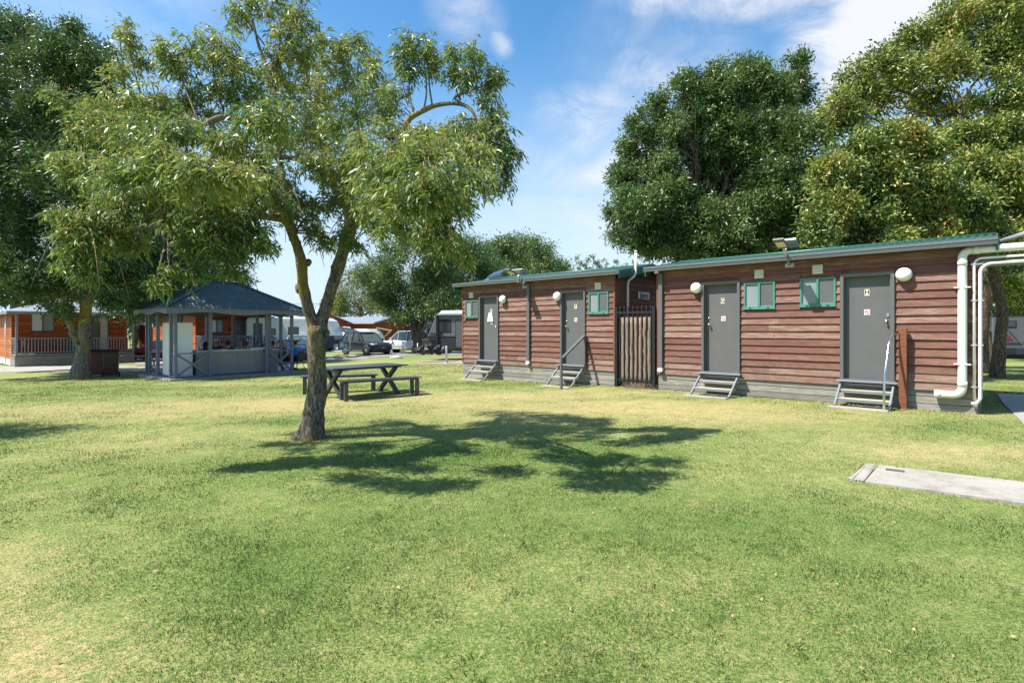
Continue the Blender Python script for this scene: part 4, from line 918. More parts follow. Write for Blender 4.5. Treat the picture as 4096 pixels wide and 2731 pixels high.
# ------------------------------------------------------------------ holiday cabins with verandahs on the left
def railing(parent, p, q, z0, mat='white', n_per=.145, col='grey_mid'):
    p = Vector(p); q = Vector(q); L_ = (q-p).length; d = (q-p)/L_; n_ = int(L_/n_per)
    r_ = MB().bar((p.x, p.y, z0+.93), (q.x, q.y, z0+.93), .07, .045).build('top_rail', col, parent, .003); MB().bar((p.x, p.y, z0+.10), (q.x, q.y, z0+.10), .05, .045).build('bottom_rail', col, parent, .003)
    for i in range(1, n_): c = p+d*L_*i/n_; MB().box(c.x-.02, c.x+.02, c.y-.02, c.y+.02, z0+.12, z0+.91).build('baluster', col, r_)
def holiday_cabin(name, label, org, ang, L_, depth, side_len, number, feats, verandah=1.9, deck_over=(.0, .0), fl=.62, hgt=2.55, rail_from=0, mat='cabin_orange_shaded', dz=-.4, rise=.85):
    t = thing(name, label, 'cabin', (org[0], org[1], dz), ang, 'orange holiday cabins'); y0 = verandah
    zt = fl+hgt
    mb = MB(); weatherboards(mb, 0, L_, fl-.05, zt, .16, [(h[0]+.01, h[1]-.01, h[2], h[3]-.01) for h in feats], y=y0); mb.build('front_cladding', mat, t)
    MB().box(.03, L_-.03, y0+.005, y0+.10, fl-.05, zt).build('wall_frame', 'cabin_brown', t)
    for x in (0, L_):
        mb = MB(); z = fl-.35
        while z < zt:
            sg = -1 if x == 0 else 1
            mb.add([(x+sg*.036, y0, z), (x+sg*.036, y0+depth, z), (x+sg*.012, y0+depth, z+.168), (x+sg*.012, y0, z+.168), (x-sg*.03, y0, z), (x-sg*.03, y0+depth, z), (x-sg*.03, y0+depth, z+.168), (x-sg*.03, y0, z+.168)],
                   [(0, 1, 2, 3), (0, 4, 5, 1), (1, 5, 6, 2), (2, 6, 7, 3), (3, 7, 4, 0), (4, 7, 6, 5)]); z += .168
        mb.build('side_wall', 'cabin_orange', t)
    MB().box(.03, L_-.03, y0+depth-.05, y0+depth, fl-.3, zt).build('rear_wall', 'cabin_brown', t)
    # hipped low roof reaching over the verandah
    e = .45; mb = MB(); za = zt+.02; zr = za+rise; x0, x1, ya, yb = -e, L_+e, -.25, y0+depth+e; ym = (ya+yb)/2+.6; xm = 2.6
    mb.add([(x0, ya, za), (x1, ya, za), (x1, yb, za), (x0, yb, za), (x0+xm, ym, zr), (x1-xm, ym, zr)], [(0, 1, 5, 4), (1, 2, 5), (2, 3, 4, 5), (3, 0, 4), (0, 3, 2, 1)]); mb.build('roof', 'roof_grey', t)
    for a, b in (((x0, ya), (x1, ya)), ((x1, ya), (x1, yb)), ((x1, yb), (x0, yb)), ((x0, yb), (x0, ya))): MB().bar((*a, za-.06), (*b, za-.06), .03, .17).build('fascia', 'grey_mid', t)
    # deck
    MB().box(-.05, L_+deck_over[1], 0, y0-.04, fl-.14, fl-.03).build('deck', 'skirt', t, .004)
    sk = MB()
    for i in range(4): sk.box(-.06, L_+deck_over[1]+.01, -.025, -.002, fl-.32-i*.165, fl-.165-i*.165)
    for i in range(4): sk.box(-.085, -.062, 0, y0, fl-.32-i*.165, fl-.165-i*.165)
    sk.build('deck_skirting', 'skirt', t)
    sk2 = MB(); sk2.box(-.03, L_, y0+.02, y0+depth, fl-.75, fl-.36); sk2.build('base_skirting', 'white', t)
    for x in feats_posts(L_, deck_over[1]): MB().box(x-.055, x+.055, .02, .13, fl-.05, zt).build('verandah_post', 'grey_mid', t, .004)
    railing(t, (rail_from+.07, .07), (L_+deck_over[1]-.07, .07), fl-.03); railing(t, (.0, .1), (.0, y0-.05), fl-.03)
    for h in feats:
        u0, u1, z0, z1, kind = h; b = .05
        fr = MB(); fr.box(u0, u1, y0-.06, y0+.03, z0, z0+b); fr.box(u0, u1, y0-.06, y0+.03, z1-b, z1); fr.box(u0, u0+b, y0-.06, y0+.03, z0+b, z1-b); fr.box(u1-b, u1, y0-.06, y0+.03, z0+b, z1-b); um = (u0+u1)/2; fr.box(um-.03, um+.03, y0-.05, y0+.02, z0+b, z1-b)
        f = fr.build('window' if kind == 'w' else 'sliding_door', 'fascia', t, .003)
        MB().box(u0+b, um-.03, y0-.02, y0-.01, z0+b, z1-b).build('pane', 'glass_pale' if kind == 'w' else 'glass_mesh', f)
        MB().box(um+.03, u1-b, y0-.02, y0-.01, z0+b, z1-b).build('pane', 'glass_grey' if kind == 'w' else 'glass_pale', f)
        if kind == 'd':
            g = MB(); w_ = um-.03-u0-b; hh = z1-z0-2*b; s_ = .11; nmax = int((w_+hh)/s_)
            for k in range(1, nmax):
                c = k*s_
                for fl_ in (0, 1):
                    xa, za_ = max(0, c-hh), min(c, hh); xb, zb_ = min(c, w_), max(0, c-w_)
                    if fl_: xa, xb = w_-xa, w_-xb
                    g.bar((u0+b+xa, y0-.03, z0+b+za_), (u0+b+xb, y0-.03, z0+b+zb_), .006, .006, (0, 1, 0))
            g.build('security_screen', 'grey_mid', f)
        if kind == 'w':
            g = MB()
            for k in range(14): zz = z0+b+(z1-z0-2*b)*(k+.5)/14; g.box(u0+b+.01, um-.04, y0-.026, y0-.021, zz-.018, zz+.018)
            g.build('venetian_blind', 'white', f)
    return t
def feats_posts(L_, extra): return [0, L_+extra-.06] if L_ < 6 else [0, L_+extra-.06]
b0 = ray(67, 1465, 31.0); b1 = b0+Vector((.643, .766, 0))*5.77
d_ = Vector((b1.x-b0.x, b1.y-b0.y)); a191 = math.atan2(d_.y, d_.x); L191 = d_.length; print('cabin191', b0, b1, L191, math.degrees(a191))
org = (b0.x, b0.y)
def cab_u(px, py, y_off, org, ang, dz):
    """pixel -> (u, z) on a plane parallel to the cabin front, y_off behind the deck edge"""
    D = Vector((math.cos(ang), math.sin(ang))); N = Vector((-D.y, D.x)); P0 = Vector(org)+N*y_off; k = (px-CX)/FPX
    u = (k*P0.y-P0.x)/(D.x-k*D.y); dep = P0.y+u*D.y; return u, EYE+(HY-py)/FPX*dep-dz
R1 = lambda x, y: (x/3.357, 1100+y/3.357)
V = 1.7; dz = b0.z
def fe(x0, x1, y0_, y1_, kind): a = cab_u(*R1(x0, y1_), V, org, a191, dz); b = cab_u(*R1(x1, y0_), V, org, a191, dz); return [a[0], b[0], a[1], b[1], kind]
F191 = [fe(412, 728, 522, 758, 'w'), fe(1215, 1455, 545, 1045, 'd')]
F191.insert(1, fe(905, 1010, 560, 1045, 'd'))
uL = cab_u(*R1(137, 700), V, org, a191, dz)[0]; uR = cab_u(*R1(1660, 700), V, org, a191, dz)[0]; print('191', F191, uL, uR)
fl_ = cab_u(*R1(700, 1055), 0, org, a191, dz)[1]+.03; print('floor', fl_)
c191 = holiday_cabin('holiday_cabin', 'orange timber holiday cabin numbered 191 behind the lichened trunk', org, a191, L191, 6.5, 0, '191', F191, verandah=V, fl=fl_, hgt=2.45, dz=dz)
u, z = cab_u(*R1(1550, 632), V, org, a191, dz); text('house_number', '191', .21, 'white', c191, facing((u, V-.045, z)), .008, sx=1.15)
u, z = cab_u(*R1(877, 697), V, org, a191, dz); sgn = MB().box(u-.12, u+.12, V-.055, V-.04, z-.10, z+.10).build('notice_board', 'ink', c191); MB().box(u-.06, u+.06, V-.058, V-.055, z-.06, z-.02).build('notice_text', 'white', sgn)
# downpipe on its sunny side
u = -.12; MB().tube([(u, V+1.4, .1), (u, V+1.4, fl_+2.4)], .04, 10).build('downpipe', 'white', c191)
# tuft in front of the deck
def tuft(name, label, p, n, h, mat, cat='plant', spread=.25):
    V_ = []; F_ = []
    for i in range(n):
        a = random.uniform(0, 2*PI); r0 = random.uniform(0, .05); hh = h*random.uniform(.5, 1.1); lean = random.uniform(.1, 1)*spread; w_ = .012
        ca, sa = math.cos(a), math.sin(a); px, py = p[0]+ca*r0, p[1]+sa*r0; k = len(V_); nx_, ny_ = -sa*w_, ca*w_
        V_ += [(px-nx_, py-ny_, p[2]-.02), (px+nx_, py+ny_, p[2]-.02), (px+ca*lean*.45-nx_, py+sa*lean*.45-ny_, p[2]+hh*.65), (px+ca*lean*.45+nx_, py+sa*lean*.45+ny_, p[2]+hh*.65), (px+ca*lean, py+sa*lean, p[2]+hh), (px+ca*lean, py+sa*lean, p[2]+hh)]
        F_ += [(k, k+1, k+3, k+2), (k+2, k+3, k+5, k+4)]
    me_ = npmesh(name, V_, F_, mat); o = bpy.data.objects.new(name, me_); COL.objects.link(o); tag(o, label, cat); return o
M['flax'] = leafm('strappy_leaf', [(.10, .22, .02), (.22, .38, .05)], .3)
pt = gpt(157, 1463); tuft('flax_plant', 'bright green strappy plant in front of the grey deck of cabin 191', (pt.x, pt.y-.1, pt.z), 90, .62, 'flax', spread=.35)
# outdoor table and two chairs on the deck
def garden_set():
    a, b = cab_u(*R1(540, 900), .8, org, a191, dz); D = Vector((math.cos(a191), math.sin(a191))); N = Vector((-D.y, D.x))
    P = lambda u, y: (*(Vector(org)+D*u+N*y), dz+fl_-.03)
    t = thing('patio_table', 'small dark round table on the deck of cabin 191', 'table', P(a, .9), a191); MB().lathe([(0, .70), (.38, .70), (.38, .72), (0, .72)], 24).build('tabletop', 'black', t); MB().cyl((0, 0, 0.03), (0, 0, .70), .025, 10).build('pedestal', 'black', t)
    for k in range(3): MB().bar((0, 0, .12), (.28*math.cos(k*2.1), .28*math.sin(k*2.1), .01), .02, .02).build('foot', 'black', t)
    for i, (du, rz) in enumerate(((-.95, -PI/2+.2), (.95, PI/2-.3))):
        c = thing('patio_chair', 'dark metal patio chair %s the round table on the deck of cabin 191' % ('left of' if i == 0 else 'right of'), 'chair', P(a+du, .95), a191+rz, 'patio chairs on the deck')
        MB().box(-.23, .23, -.22, .24, .41, .43).build('seat', 'black_matte', c, .01); MB().box(-.22, .22, .22, .25, .50, .88).build('backrest', 'black_matte', c, .01)
        for s_ in (-1, 1):
            MB().tube([(s_*.24, -.22, 0), (s_*.24, -.20, .42), (s_*.25, -.18, .62), (s_*.25, .22, .64)], .013, 8).build('leg', 'black', c); MB().tube([(s_*.24, .30, 0), (s_*.24, .22, .45), (s_*.24, .26, .9)], .013, 8).build('leg', 'black', c)
garden_set()
# second orange cabin seen through the gazebo
R2 = lambda x, y: (480+x/3.095, 1100+y/3.095)
orgp = ray(R2(1072, 0)[0], 1318, 32.5); end = orgp+Vector((.643, .766, 0))*4.65
d_ = Vector((end.x-orgp.x, end.y-orgp.y)); a2 = math.atan2(d_.y, d_.x); L2c = d_.length; org2c = (orgp.x, orgp.y); dz2 = G(orgp.x, orgp.y)-.1
F2 = []
for x0, x1, y0_, y1_, k in ((1115, 1275, 552, 715, 'w'), (1400, 1665, 558, 1000, 'd')):
    a = cab_u(*R2(x0, y1_), V, org2c, a2, dz2); b = cab_u(*R2(x1, y0_), V, org2c, a2, dz2); F2.append([a[0], b[0], a[1], b[1], k])
fl2 = cab_u(*R2(1200, 757), 0, org2c, a2, dz2)[1]-.90; F2[1][2] = fl2; print('cab2h', F2, fl2, L2c)
c2h = holiday_cabin('holiday_cabin', 'orange timber holiday cabin seen through the gazebo, behind the seated people', org2c, a2, L2c, 8.0, 0, '', F2, verandah=V, fl=fl2, hgt=2.45, dz=dz2)
u, z = cab_u(*R2(1357, 670), V, org2c, a2, dz2); MB().box(u-.10, u+.10, V-.055, V-.04, z-.12, z+.12).build('notice_board', 'ink', c2h)

# cabins further back: gable ends facing the camera side
def gable_cabin(name, label, px0, px1, py_eave, py_peak, px_peak, py_base, depth_m, zc, yaw, mat, win=None, plate=None, group='orange holiday cabins'):
    """front gable wall spans px0..px1 at depth zc; roof runs back and to the left"""
    p0 = ray(px0, py_eave, zc); k_ = (px1-CX)/FPX; W_ = (k_*zc-p0.x)/(math.cos(yaw)-k_*math.sin(yaw)); p1 = p0+Vector((math.cos(yaw), math.sin(yaw), 0))*W_; pk = ray(px_peak, py_peak, (p0.y+p1.y)/2)
    base = G(p0.x, p0.y)-.1; W = Vector((p1.x-p0.x, p1.y-p0.y)).length; ang = math.atan2(p1.y-p0.y, p1.x-p0.x)
    t = thing(name, label, 'cabin', (p0.x, p0.y, base), ang, group); ze = p0.z-base; zp = pk.z-base
    mb = MB(); z = .35; 
    while z < zp-.06:
        z1 = z+.16
        f = lambda h: 0 if h <= ze else W/2*(h-ze)/(zp-ze)
        a0, a1 = f(z), f(min(z1, zp-.01)); z1 = min(z1, zp-.01)
        mb.add([(a0, -.03, z), (W-a0, -.03, z), (W-a1, -.01, z1), (a1, -.01, z1), (a0, .05, z), (W-a0, .05, z), (W-a1, .05, z1), (a1, .05, z1)], [(0, 1, 2, 3), (0, 4, 5, 1), (1, 5, 6, 2), (2, 6, 7, 3), (3, 7, 4, 0), (4, 7, 6, 5)]); z = z1
    mb.build('gable_wall', mat, t)
    for x in (0, W): MB().box(x-.04, x+.04, 0, depth_m, .3, ze).build('side_wall', 'cabin_orange', t)
    MB().box(0, W, depth_m-.1, depth_m, .3, ze).build('rear_wall', mat, t)
    MB().box(.02, W-.02, .02, depth_m, -.3, .34).build('base_skirting', 'grey', t)
    s_ = (zp-ze)/(W/2); o_ = .45; rf = MB()
    rf.add([(-o_, -.35, ze-s_*o_+.03), (W/2, -.35, zp+.03), (W/2, depth_m+.3, zp+.03), (-o_, depth_m+.3, ze-s_*o_+.03), (W+o_, -.35, ze-s_*o_+.03), (W+o_, depth_m+.3, ze-s_*o_+.03),
            (-o_, -.35, ze-s_*o_+.10), (W/2, -.35, zp+.10), (W/2, depth_m+.3, zp+.10), (-o_, depth_m+.3, ze-s_*o_+.10), (W+o_, -.35, ze-s_*o_+.10), (W+o_, depth_m+.3, ze-s_*o_+.10)],
           [(0, 3, 2, 1), (1, 2, 5, 4), (6, 7, 8, 9), (7, 10, 11, 8), (0, 6, 9, 3), (4, 5, 11, 10), (0, 1, 7, 6), (1, 4, 10, 7), (3, 9, 8, 2), (2, 8, 11, 5)]); rf.build('roof', 'roof_grey', t)
    for a, b in (((-o_, ze-s_*o_), (W/2, zp)), ((W+o_, ze-s_*o_), (W/2, zp))): MB().bar((a[0], -.37, a[1]-.0), (b[0], -.37, b[1]), .05, .26, (0, 1, 0)).build('barge_board', 'fascia', t)
    MB().bar((-o_, -.35, ze-s_*o_+.02), (-o_, depth_m+.3, ze-s_*o_+.02), .10, .12).build('gutter', 'galv', t)
    if win:
        u0, u1, z0, z1 = win; w_ = MB(); w_.box(u0, u1, -.07, -.02, z0, z1); w_ = w_.build('window', 'fascia', t); 
        n_ = 2
        for k in range(n_): a = u0+.05+(u1-u0-.05)*k/n_; MB().box(a, a+(u1-u0-.1)/n_-.04, -.08, -.071, z0+.05, z1-.05).build('pane', 'glass_grey', w_)
    if plate:
        u, z = plate; MB().box(u-.32, u+.32, -.06, -.035, z-.08, z+.08).build('sign_plate', 'white', t, .01)
    return t
R3b = lambda x, y: (1300+x/3.92, 1220+y/3.92)
gable_cabin('holiday_cabin', 'orange gabled cabin with a grey roof behind the black car and second caravan', *[R3b(x, 0)[0] for x in (785, 1330)], R3b(0, 272)[1], R3b(0, 190)[1], R3b(1062, 0)[0], 1400, 11.5, 55., R(58), 'cabin_orange_shaded', (3.1, 4.3, 1.5, 2.25), (2.4, 3.35))
gable_cabin('holiday_cabin', 'orange gabled cabin behind the forked trunk, above the navy-fronted caravan', 1215, R3b(345, 0)[0], R3b(0, 268)[1]-1, 1255, 1290, 1400, 10, 50., R(40), 'cabin_orange_shaded')
gable_cabin('holiday_cabin', 'pale orange cabin behind the multi-stemmed tree, left of the grey caravan', 1645, 1760, 1296, 1270, 1700, 1400, 8, 58., R(40), 'cabin_orange')
t = gable_cabin('storage_cabin', 'small red-brown weatherboard hut with a white notice left of the gazebo', 556, 606, R1(0, 690)[1], R1(0, 660)[1], 581, 1400, 2.6, 41., .1, 'cabin_brown', group='small huts')
MB().box(.52, .80, -.07, -.04, 1.3, 2.2).build('notice', 'white', t)
t = gable_cabin('storage_cabin', 'small grey-roofed hut just behind the red-brown hut left of the gazebo', 578, 640, R1(0, 600)[1], R1(0, 575)[1], 609, 1400, 3, 48., .1, 'cabin_brown', group='small huts')
# ------------------------------------------------------------------ vehicles
def wheel(parent, x, y, r, w_=.23, side=1, style='alloy'):
    """tyre with rim; axis along y"""
    m = Matrix.Translation((x, y, r)) @ Matrix.Rotation(PI/2, 4, 'X')
    t = MB().lathe([(r*.6, -w_/2), (r*.93, -w_/2), (r, -w_/2+.03), (r, w_/2-.03), (r*.93, w_/2), (r*.6, w_/2), (r*.6, -w_/2)], 28, m).build('wheel', 'rubber', parent)
    rm = MB(); yo = -side*(-1)*(w_/2-.03)
    rm.lathe([(r*.62, 0), (r*.66, .02), (r*.60, .03), (r*.58, -.04), (.001, -.045)], 28, Matrix.Translation((x, y+side*(w_/2-.02), r)) @ Matrix.Rotation(-side*PI/2, 4, 'X'))
    rm = rm.build('rim', 'black_matte' if style == 'dark' else 'rubber', t)
    sp = MB(); yc = y+side*(w_/2-.012)
    for k in range(7 if style != 'wire' else 12):
        a = 2*PI*k/(7 if style != 'wire' else 12); sp.bar((x+.04*math.cos(a), yc, r+.04*math.sin(a)), (x+r*.60*math.cos(a), yc, r+r*.60*math.sin(a)), .045 if style != 'wire' else .02, .02, (0, 1, 0))
    sp.lathe([(r*.60, -.01), (r*.66, -.01), (r*.66, .012), (r*.60, .012), (r*.60, -.01)], 28, Matrix.Translation((x, yc, r)) @ Matrix.Rotation(PI/2, 4, 'X'))
    sp.lathe([(0, .012), (.06, .010), (.07, -.01)], 12, Matrix.Translation((x, yc, r)) @ Matrix.Rotation(-side*PI/2, 4, 'X')); sp.build('spokes', 'black' if style == 'dark' else 'alloy', rm)
    return t
def interp(tab, x):
    for (a, va), (b, vb) in zip(tab, tab[1:]):
        if x <= b: t = (x-a)/(b-a) if b > a else 0; return tuple(p+(q-p)*t for p, q in zip(va, vb)) if isinstance(va, tuple) else va+(vb-va)*t
    return tab[-1][1]
def car(name, label, cat, loc, rz, Ln, W, paint, belt, roof, pillars, wheels_x, wr, extra=None, group=None, glass='glass_car', rimstyle='alloy', gc=.24, plate=None):
    """belt: [(x, z)] top edge of the lower body from tail to nose, roof: (x_rear_base, x_rear_top, x_front_top, x_front_base, z_top); x forward"""
    t = thing(name, label, cat, loc, rz, group); st = []; n_ = 44; h0 = gc
    vs = []; ring = None; x0 = -Ln/2
    for i in range(n_+1):
        x = x0+Ln*i/n_; zt = interp(belt, x); e = min((x-x0), (x0+Ln-x)); k = 1-.20*max(0, 1-e/.55)**2.2; hw = W/2*k; zb = h0+.14*max(0, 1-e/.45)
        sec = [(0, zb), (hw*.86, zb), (hw*.97, zb+.10), (hw, (zb+zt)*.48), (hw*.985, zt-.14), (hw*.94, zt-.04), (hw*.80, zt), (0, zt+.015)]
        full = sec+[(-y, z) for y, z in reversed(sec[1:-1])]
        ring = len(full); vs += [(x, y, z) for y, z in full]
    fs = [(i*ring+j, i*ring+(j+1) % ring, (i+1)*ring+(j+1) % ring, (i+1)*ring+j) for i in range(n_) for j in range(ring)]+[tuple(reversed(range(ring))), tuple(n_*ring+j for j in range(ring))]
    body = MB().add(vs, fs, True).build('body', paint, t)
    rb, rt, ft, fb, zt = roof; hb = W/2*.90; ht = W/2*.74; zr = interp(belt, rb)-.02; zf = interp(belt, fb)-.02
    corners = lambda hb_, ht_, g: [(rb+g, -hb_, zr), (fb-g, -hb_, zf), (fb-g, hb_, zf), (rb+g, hb_, zr), (rt+g*.5, -ht_, zt-.03), (ft-g*.5, -ht_, zt-.03), (ft-g*.5, ht_, zt-.03), (rt+g*.5, ht_, zt-.03)]
    gl_ = MB().add(corners(hb, ht, 0), [(0, 3, 2, 1), (4, 5, 6, 7), (0, 1, 5, 4), (2, 3, 7, 6)]).build('side_windows', glass, t)
    c = corners(hb-.002, ht-.002, 0)
    MB().add([c[1], c[2], c[6], c[5]], [(0, 1, 2, 3)]).build('windscreen', 'glass_wind', t); MB().add([c[3], c[0], c[4], c[7]], [(0, 1, 2, 3)]).build('rear_window', glass, t)
    rf = MB(); rr = []
    for i in range(9):
        x = rt-.06+(ft-rt+.12)*i/8; zz = zt-.03+.05*math.sin(PI*i/8)*1.0; 
        rr += [(x, -ht-.02, zz-.025), (x, -ht*.8, zz+.03), (x, 0, zz+.05), (x, ht*.8, zz+.03), (x, ht+.02, zz-.025), (x, 0, zz-.03)]
    rf.add(rr, [(i*6+j, i*6+(j+1) % 6, (i+1)*6+(j+1) % 6, (i+1)*6+j) for i in range(8) for j in range(6)]+[tuple(range(5, -1, -1)), tuple(48+j for j in range(6))], True); rf.build('roof', paint, t)
    for s_ in (-1, 1):
        for (xb, xt, w_) in pillars:
            zb_ = interp(belt, xb)-.02
            MB().bar((xb, s_*hb*1.0, zb_), (xt, s_*ht*1.0, zt-.02), .035, w_, (0, 1, 0)).build('pillar', paint, t)
        MB().bar((fb, s_*hb, zf), (ft, s_*ht, zt-.02), .06, .06).build('pillar', paint, t); MB().bar((rb, s_*hb, zr), (rt, s_*ht, zt-.02), .07, .09).build('pillar', paint, t)
        xm = fb-.35; m_ = MB(); m_.sphere((xm, s_*(W/2+.10), interp(belt, xm)+.10), .11, 12, (.7, 1.0, .75)); m_.bar((xm, s_*W/2*.9, interp(belt, xm)+.03), (xm, s_*(W/2+.06), interp(belt, xm)+.08), .05, .05); m_.build('wing_mirror', paint, t)
        for x in wheels_x:
            m = Matrix.Translation((x, s_*(W/2-.10), wr)) @ Matrix.Rotation(-s_*PI/2, 4, 'X')
            MB().lathe([(0, 0), (wr*1.16, 0), (wr*1.18, .09), (wr*1.10, .105), (0, .103)], 26, m).build('wheel_arch', 'black_matte', t)
            wheel(t, x, s_*(W/2-.09), wr, .22, s_, rimstyle)
        for x in (extra or {}).get('handles', []): MB().box(x-.09, x+.09, s_*W/2-.01, s_*W/2+.02, interp(belt, x)-.19, interp(belt, x)-.155).build('door_handle', paint, t)
        for x in (extra or {}).get('seams', []): MB().box(x-.006, x+.006, s_*W/2*.97-.014, s_*W/2*.99+.002, gc+.16, interp(belt, x)-.03).build('door_seam', 'black_matte', t)
        MB().box(wheels_x[0]+wr*1.2, wheels_x[1]-wr*1.2, s_*(W/2-.03)-.05, s_*(W/2-.03)+.05, gc-.01, gc+.05).build('side_step', 'alloy' if (extra or {}).get('step') else 'black_matte', t, .01)
    MB().box(-Ln/2+.3, Ln/2-.3, -W/2+.22, W/2-.22, gc-.08, gc+.06).build('underbody', 'black_matte', t)
    return t
def fplate(t, x, z, s_, mat_bg='black', mat_tx='backlet', txt='', w_=.37, h_=.12, name='number_plate'):
    p = MB().box(x-.012, x+.012, -w_/2, w_/2, z-h_/2, z+h_/2).build(name, mat_bg, t, .003)
    text('plate_lettering', txt, h_*.95, mat_tx, p, facing((x+s_*.014, 0, z), '+x' if s_ > 0 else '-x'), .001, sx=.95)
# black four-wheel drive, nose towards us and to the right
pf = gpt(*R3b(690, 790)); 
def at_px(px, depth): p = ray(px, 1318, depth); return p
LS = 4.82; ang_s = -math.radians(42)        # heading: mostly towards the camera, nose to the right
hd = Vector((math.cos(ang_s), math.sin(ang_s))); 
fw = at_px(R3b(672, 0)[0], 40.8); lat = Vector((math.cos(ang_s-PI/2), math.sin(ang_s-PI/2)))   # right-hand side of the car
ctr = Vector((fw.x, fw.y))-hd*1.50-lat*.80; zc_ = EYE+(HY-R3b(0, 788)[1])/FPX*41.
suv = car('parked_car', 'black four-wheel drive with its tailgate raised beside the caravans', 'car', (ctr.x, ctr.y, zc_), ang_s, LS, 1.94, 'suv',
          [(-2.41, .98), (-2.2, 1.12), (-1.4, 1.13), (.7, 1.09), (1.05, 1.05), (1.9, 1.0), (2.25, .93), (2.41, .80)], (-2.25, -1.75, .25, 1.05, 1.74), [(-.62, -.55, .09), (.42, .12, .07), (-1.55, -1.35, .07)], (-1.43, 1.49), .385,
          dict(handles=(-.35, .62), seams=(-.95, .02, .98), step=True), gc=.30)
hl = MB()
for s_ in (-1, 1):
    MB().box(2.17, 2.36, s_*.70-.19, s_*.70+.19, .80, .93).build('headlight', 'lamp_lens', suv, .03)
    MB().lathe([(0, 0), (.07, 0), (.075, -.02)], 14, Matrix.Translation((2.33, s_*.68, .52)) @ Matrix.Rotation(PI/2, 4, 'Y')).build('fog_lamp', 'lamp_lens', suv)
    MB().box(-2.36, -2.16, s_*.78-.10, s_*.78+.10, .92, 1.08).build('tail_light', 'tail', suv, .02)
g_ = MB().box(2.30, 2.40, -.50, .50, .76, .95).build('grille', 'black', suv, .01)
for k in range(7): y = -.42+.14*k; MB().box(2.395, 2.425, y-.045, y+.045, .785, .925).build('grille_slot', 'chrome', g_, .012); 
for k in range(7): y = -.42+.14*k; MB().box(2.42, 2.43, y-.028, y+.028, .80, .91).build('grille_mesh', 'black', g_)
MB().box(2.28, 2.42, -.62, .62, .40, .60).build('bumper', 'black_matte', suv, .03); fplate(suv, 2.44, .60, 1, 'black', 'backlet', 'AHM 1TU', .37, .10)
for s_ in (-1, 1): MB().bar((-1.7, s_*.66, 1.78), (.2, s_*.68, 1.78), .03, .03).build('roof_rail', 'suv', suv)
tg = MB(); tg.add([(-1.78, -.66, 1.74), (-1.78, .66, 1.74), (-2.95, .74, 2.06), (-2.95, -.74, 2.06), (-1.78, -.66, 1.67), (-1.78, .66, 1.67), (-2.93, .74, 1.96), (-2.93, -.74, 1.96)], [(0, 1, 2, 3), (4, 7, 6, 5), (0, 4, 5, 1), (1, 5, 6, 2), (2, 6, 7, 3), (3, 7, 4, 0)])
tg.build('tailgate', 'suv', suv, .03); MB().add([(-1.95, -.56, 1.80), (-1.95, .56, 1.80), (-2.55, .60, 1.965), (-2.55, -.60, 1.965)], [(0, 1, 2, 3)]).build('tailgate_window', 'glass_car', suv)
for s_ in (-1, 1): MB().bar((-2.20, s_*.72, 1.15), (-2.45, s_*.70, 1.88), .03, .03).build('gas_strut', 'black_matte', suv)
# white dual-cab utility with a canopy, tail to the right
ang_u = math.radians(180-10); 
cu_ = at_px(R3b(1250, 0)[0], 45.5); zu = EYE+(HY-R3b(0, 752)[1])/FPX*45.5
# heading left and a little away: seen from its left rear quarter
ute = car('parked_car', 'white dual-cab utility with a canopy parked left of the grey caravan', 'car', (cu_.x+.1, cu_.y, zu), math.radians(180-20), 5.3, 1.88, 'car_white',
          [(-2.65, 1.02), (-2.5, 1.10), (-.6, 1.12), (1.0, 1.12), (1.3, 1.06), (2.3, 1.0), (2.55, .88), (2.65, .72)], (-2.5, -2.42, .35, 1.2, 1.86), [(-.62, -.62, .20), (-1.0, -1.0, .12), (.25, .22, .09), (-2.2, -2.2, .14)], (-1.62, 1.52), .39,
          dict(handles=(-.25, .75), seams=(-.72, .15, 1.1), step=True), gc=.36)
for s_ in (-1, 1): MB().box(-2.68, -2.58, s_*.82-.09, s_*.82+.09, .62, 1.02).build('tail_light', 'tail', ute, .01)
MB().box(-2.72, -2.60, -.72, .72, .42, .54).build('bumper', 'chrome', ute, .02); MB().box(-2.67, -2.64, -.68, .68, .60, 1.04).build('tailgate', 'car_white', ute, .01); MB().box(-2.53, -2.46, -.60, .60, 1.16, 1.70).build('canopy_window', 'glass_car', ute, .01)
for s_ in (-1, 1): MB().box(2.50, 2.62, s_*.72-.15, s_*.72+.15, .72, .90).build('headlight', 'lamp_lens', ute, .02)
# red coupe left of the gazebo
pr_ = at_px(R1(1985, 0)[0], 36.5); zr_ = EYE+(HY-R1(0, 1148)[1])/FPX*35.7
redc = car('parked_car', 'dark red hard-top coupe parked between the orange holiday cabins', 'car', (pr_.x+.35, pr_.y+.6, zr_), math.radians(180+8), 4.3, 1.75, 'car_red',
           [(-2.15, .78), (-1.9, .92), (-.9, .93), (.6, .88), (1.6, .78), (2.0, .68), (2.15, .55)], (-1.5, -.85, -.05, .75, 1.32), [(-.95, -.75, .14)], (-1.3, 1.3), .33, dict(handles=(-.35,), seams=(-.55, .62)), gc=.2)
MB().box(-.85, -.05, -.60, .60, 1.305, 1.335).build('hard_top', 'car_red', redc, .02)
for s_ in (-1, 1): MB().box(-2.14, -2.0, s_*.6-.16, s_*.6+.16, .62, .76).build('tail_light', 'tail', redc, .02); MB().box(1.95, 2.10, s_*.58-.15, s_*.58+.15, .55, .66).build('headlight', 'lamp_lens', redc, .02)
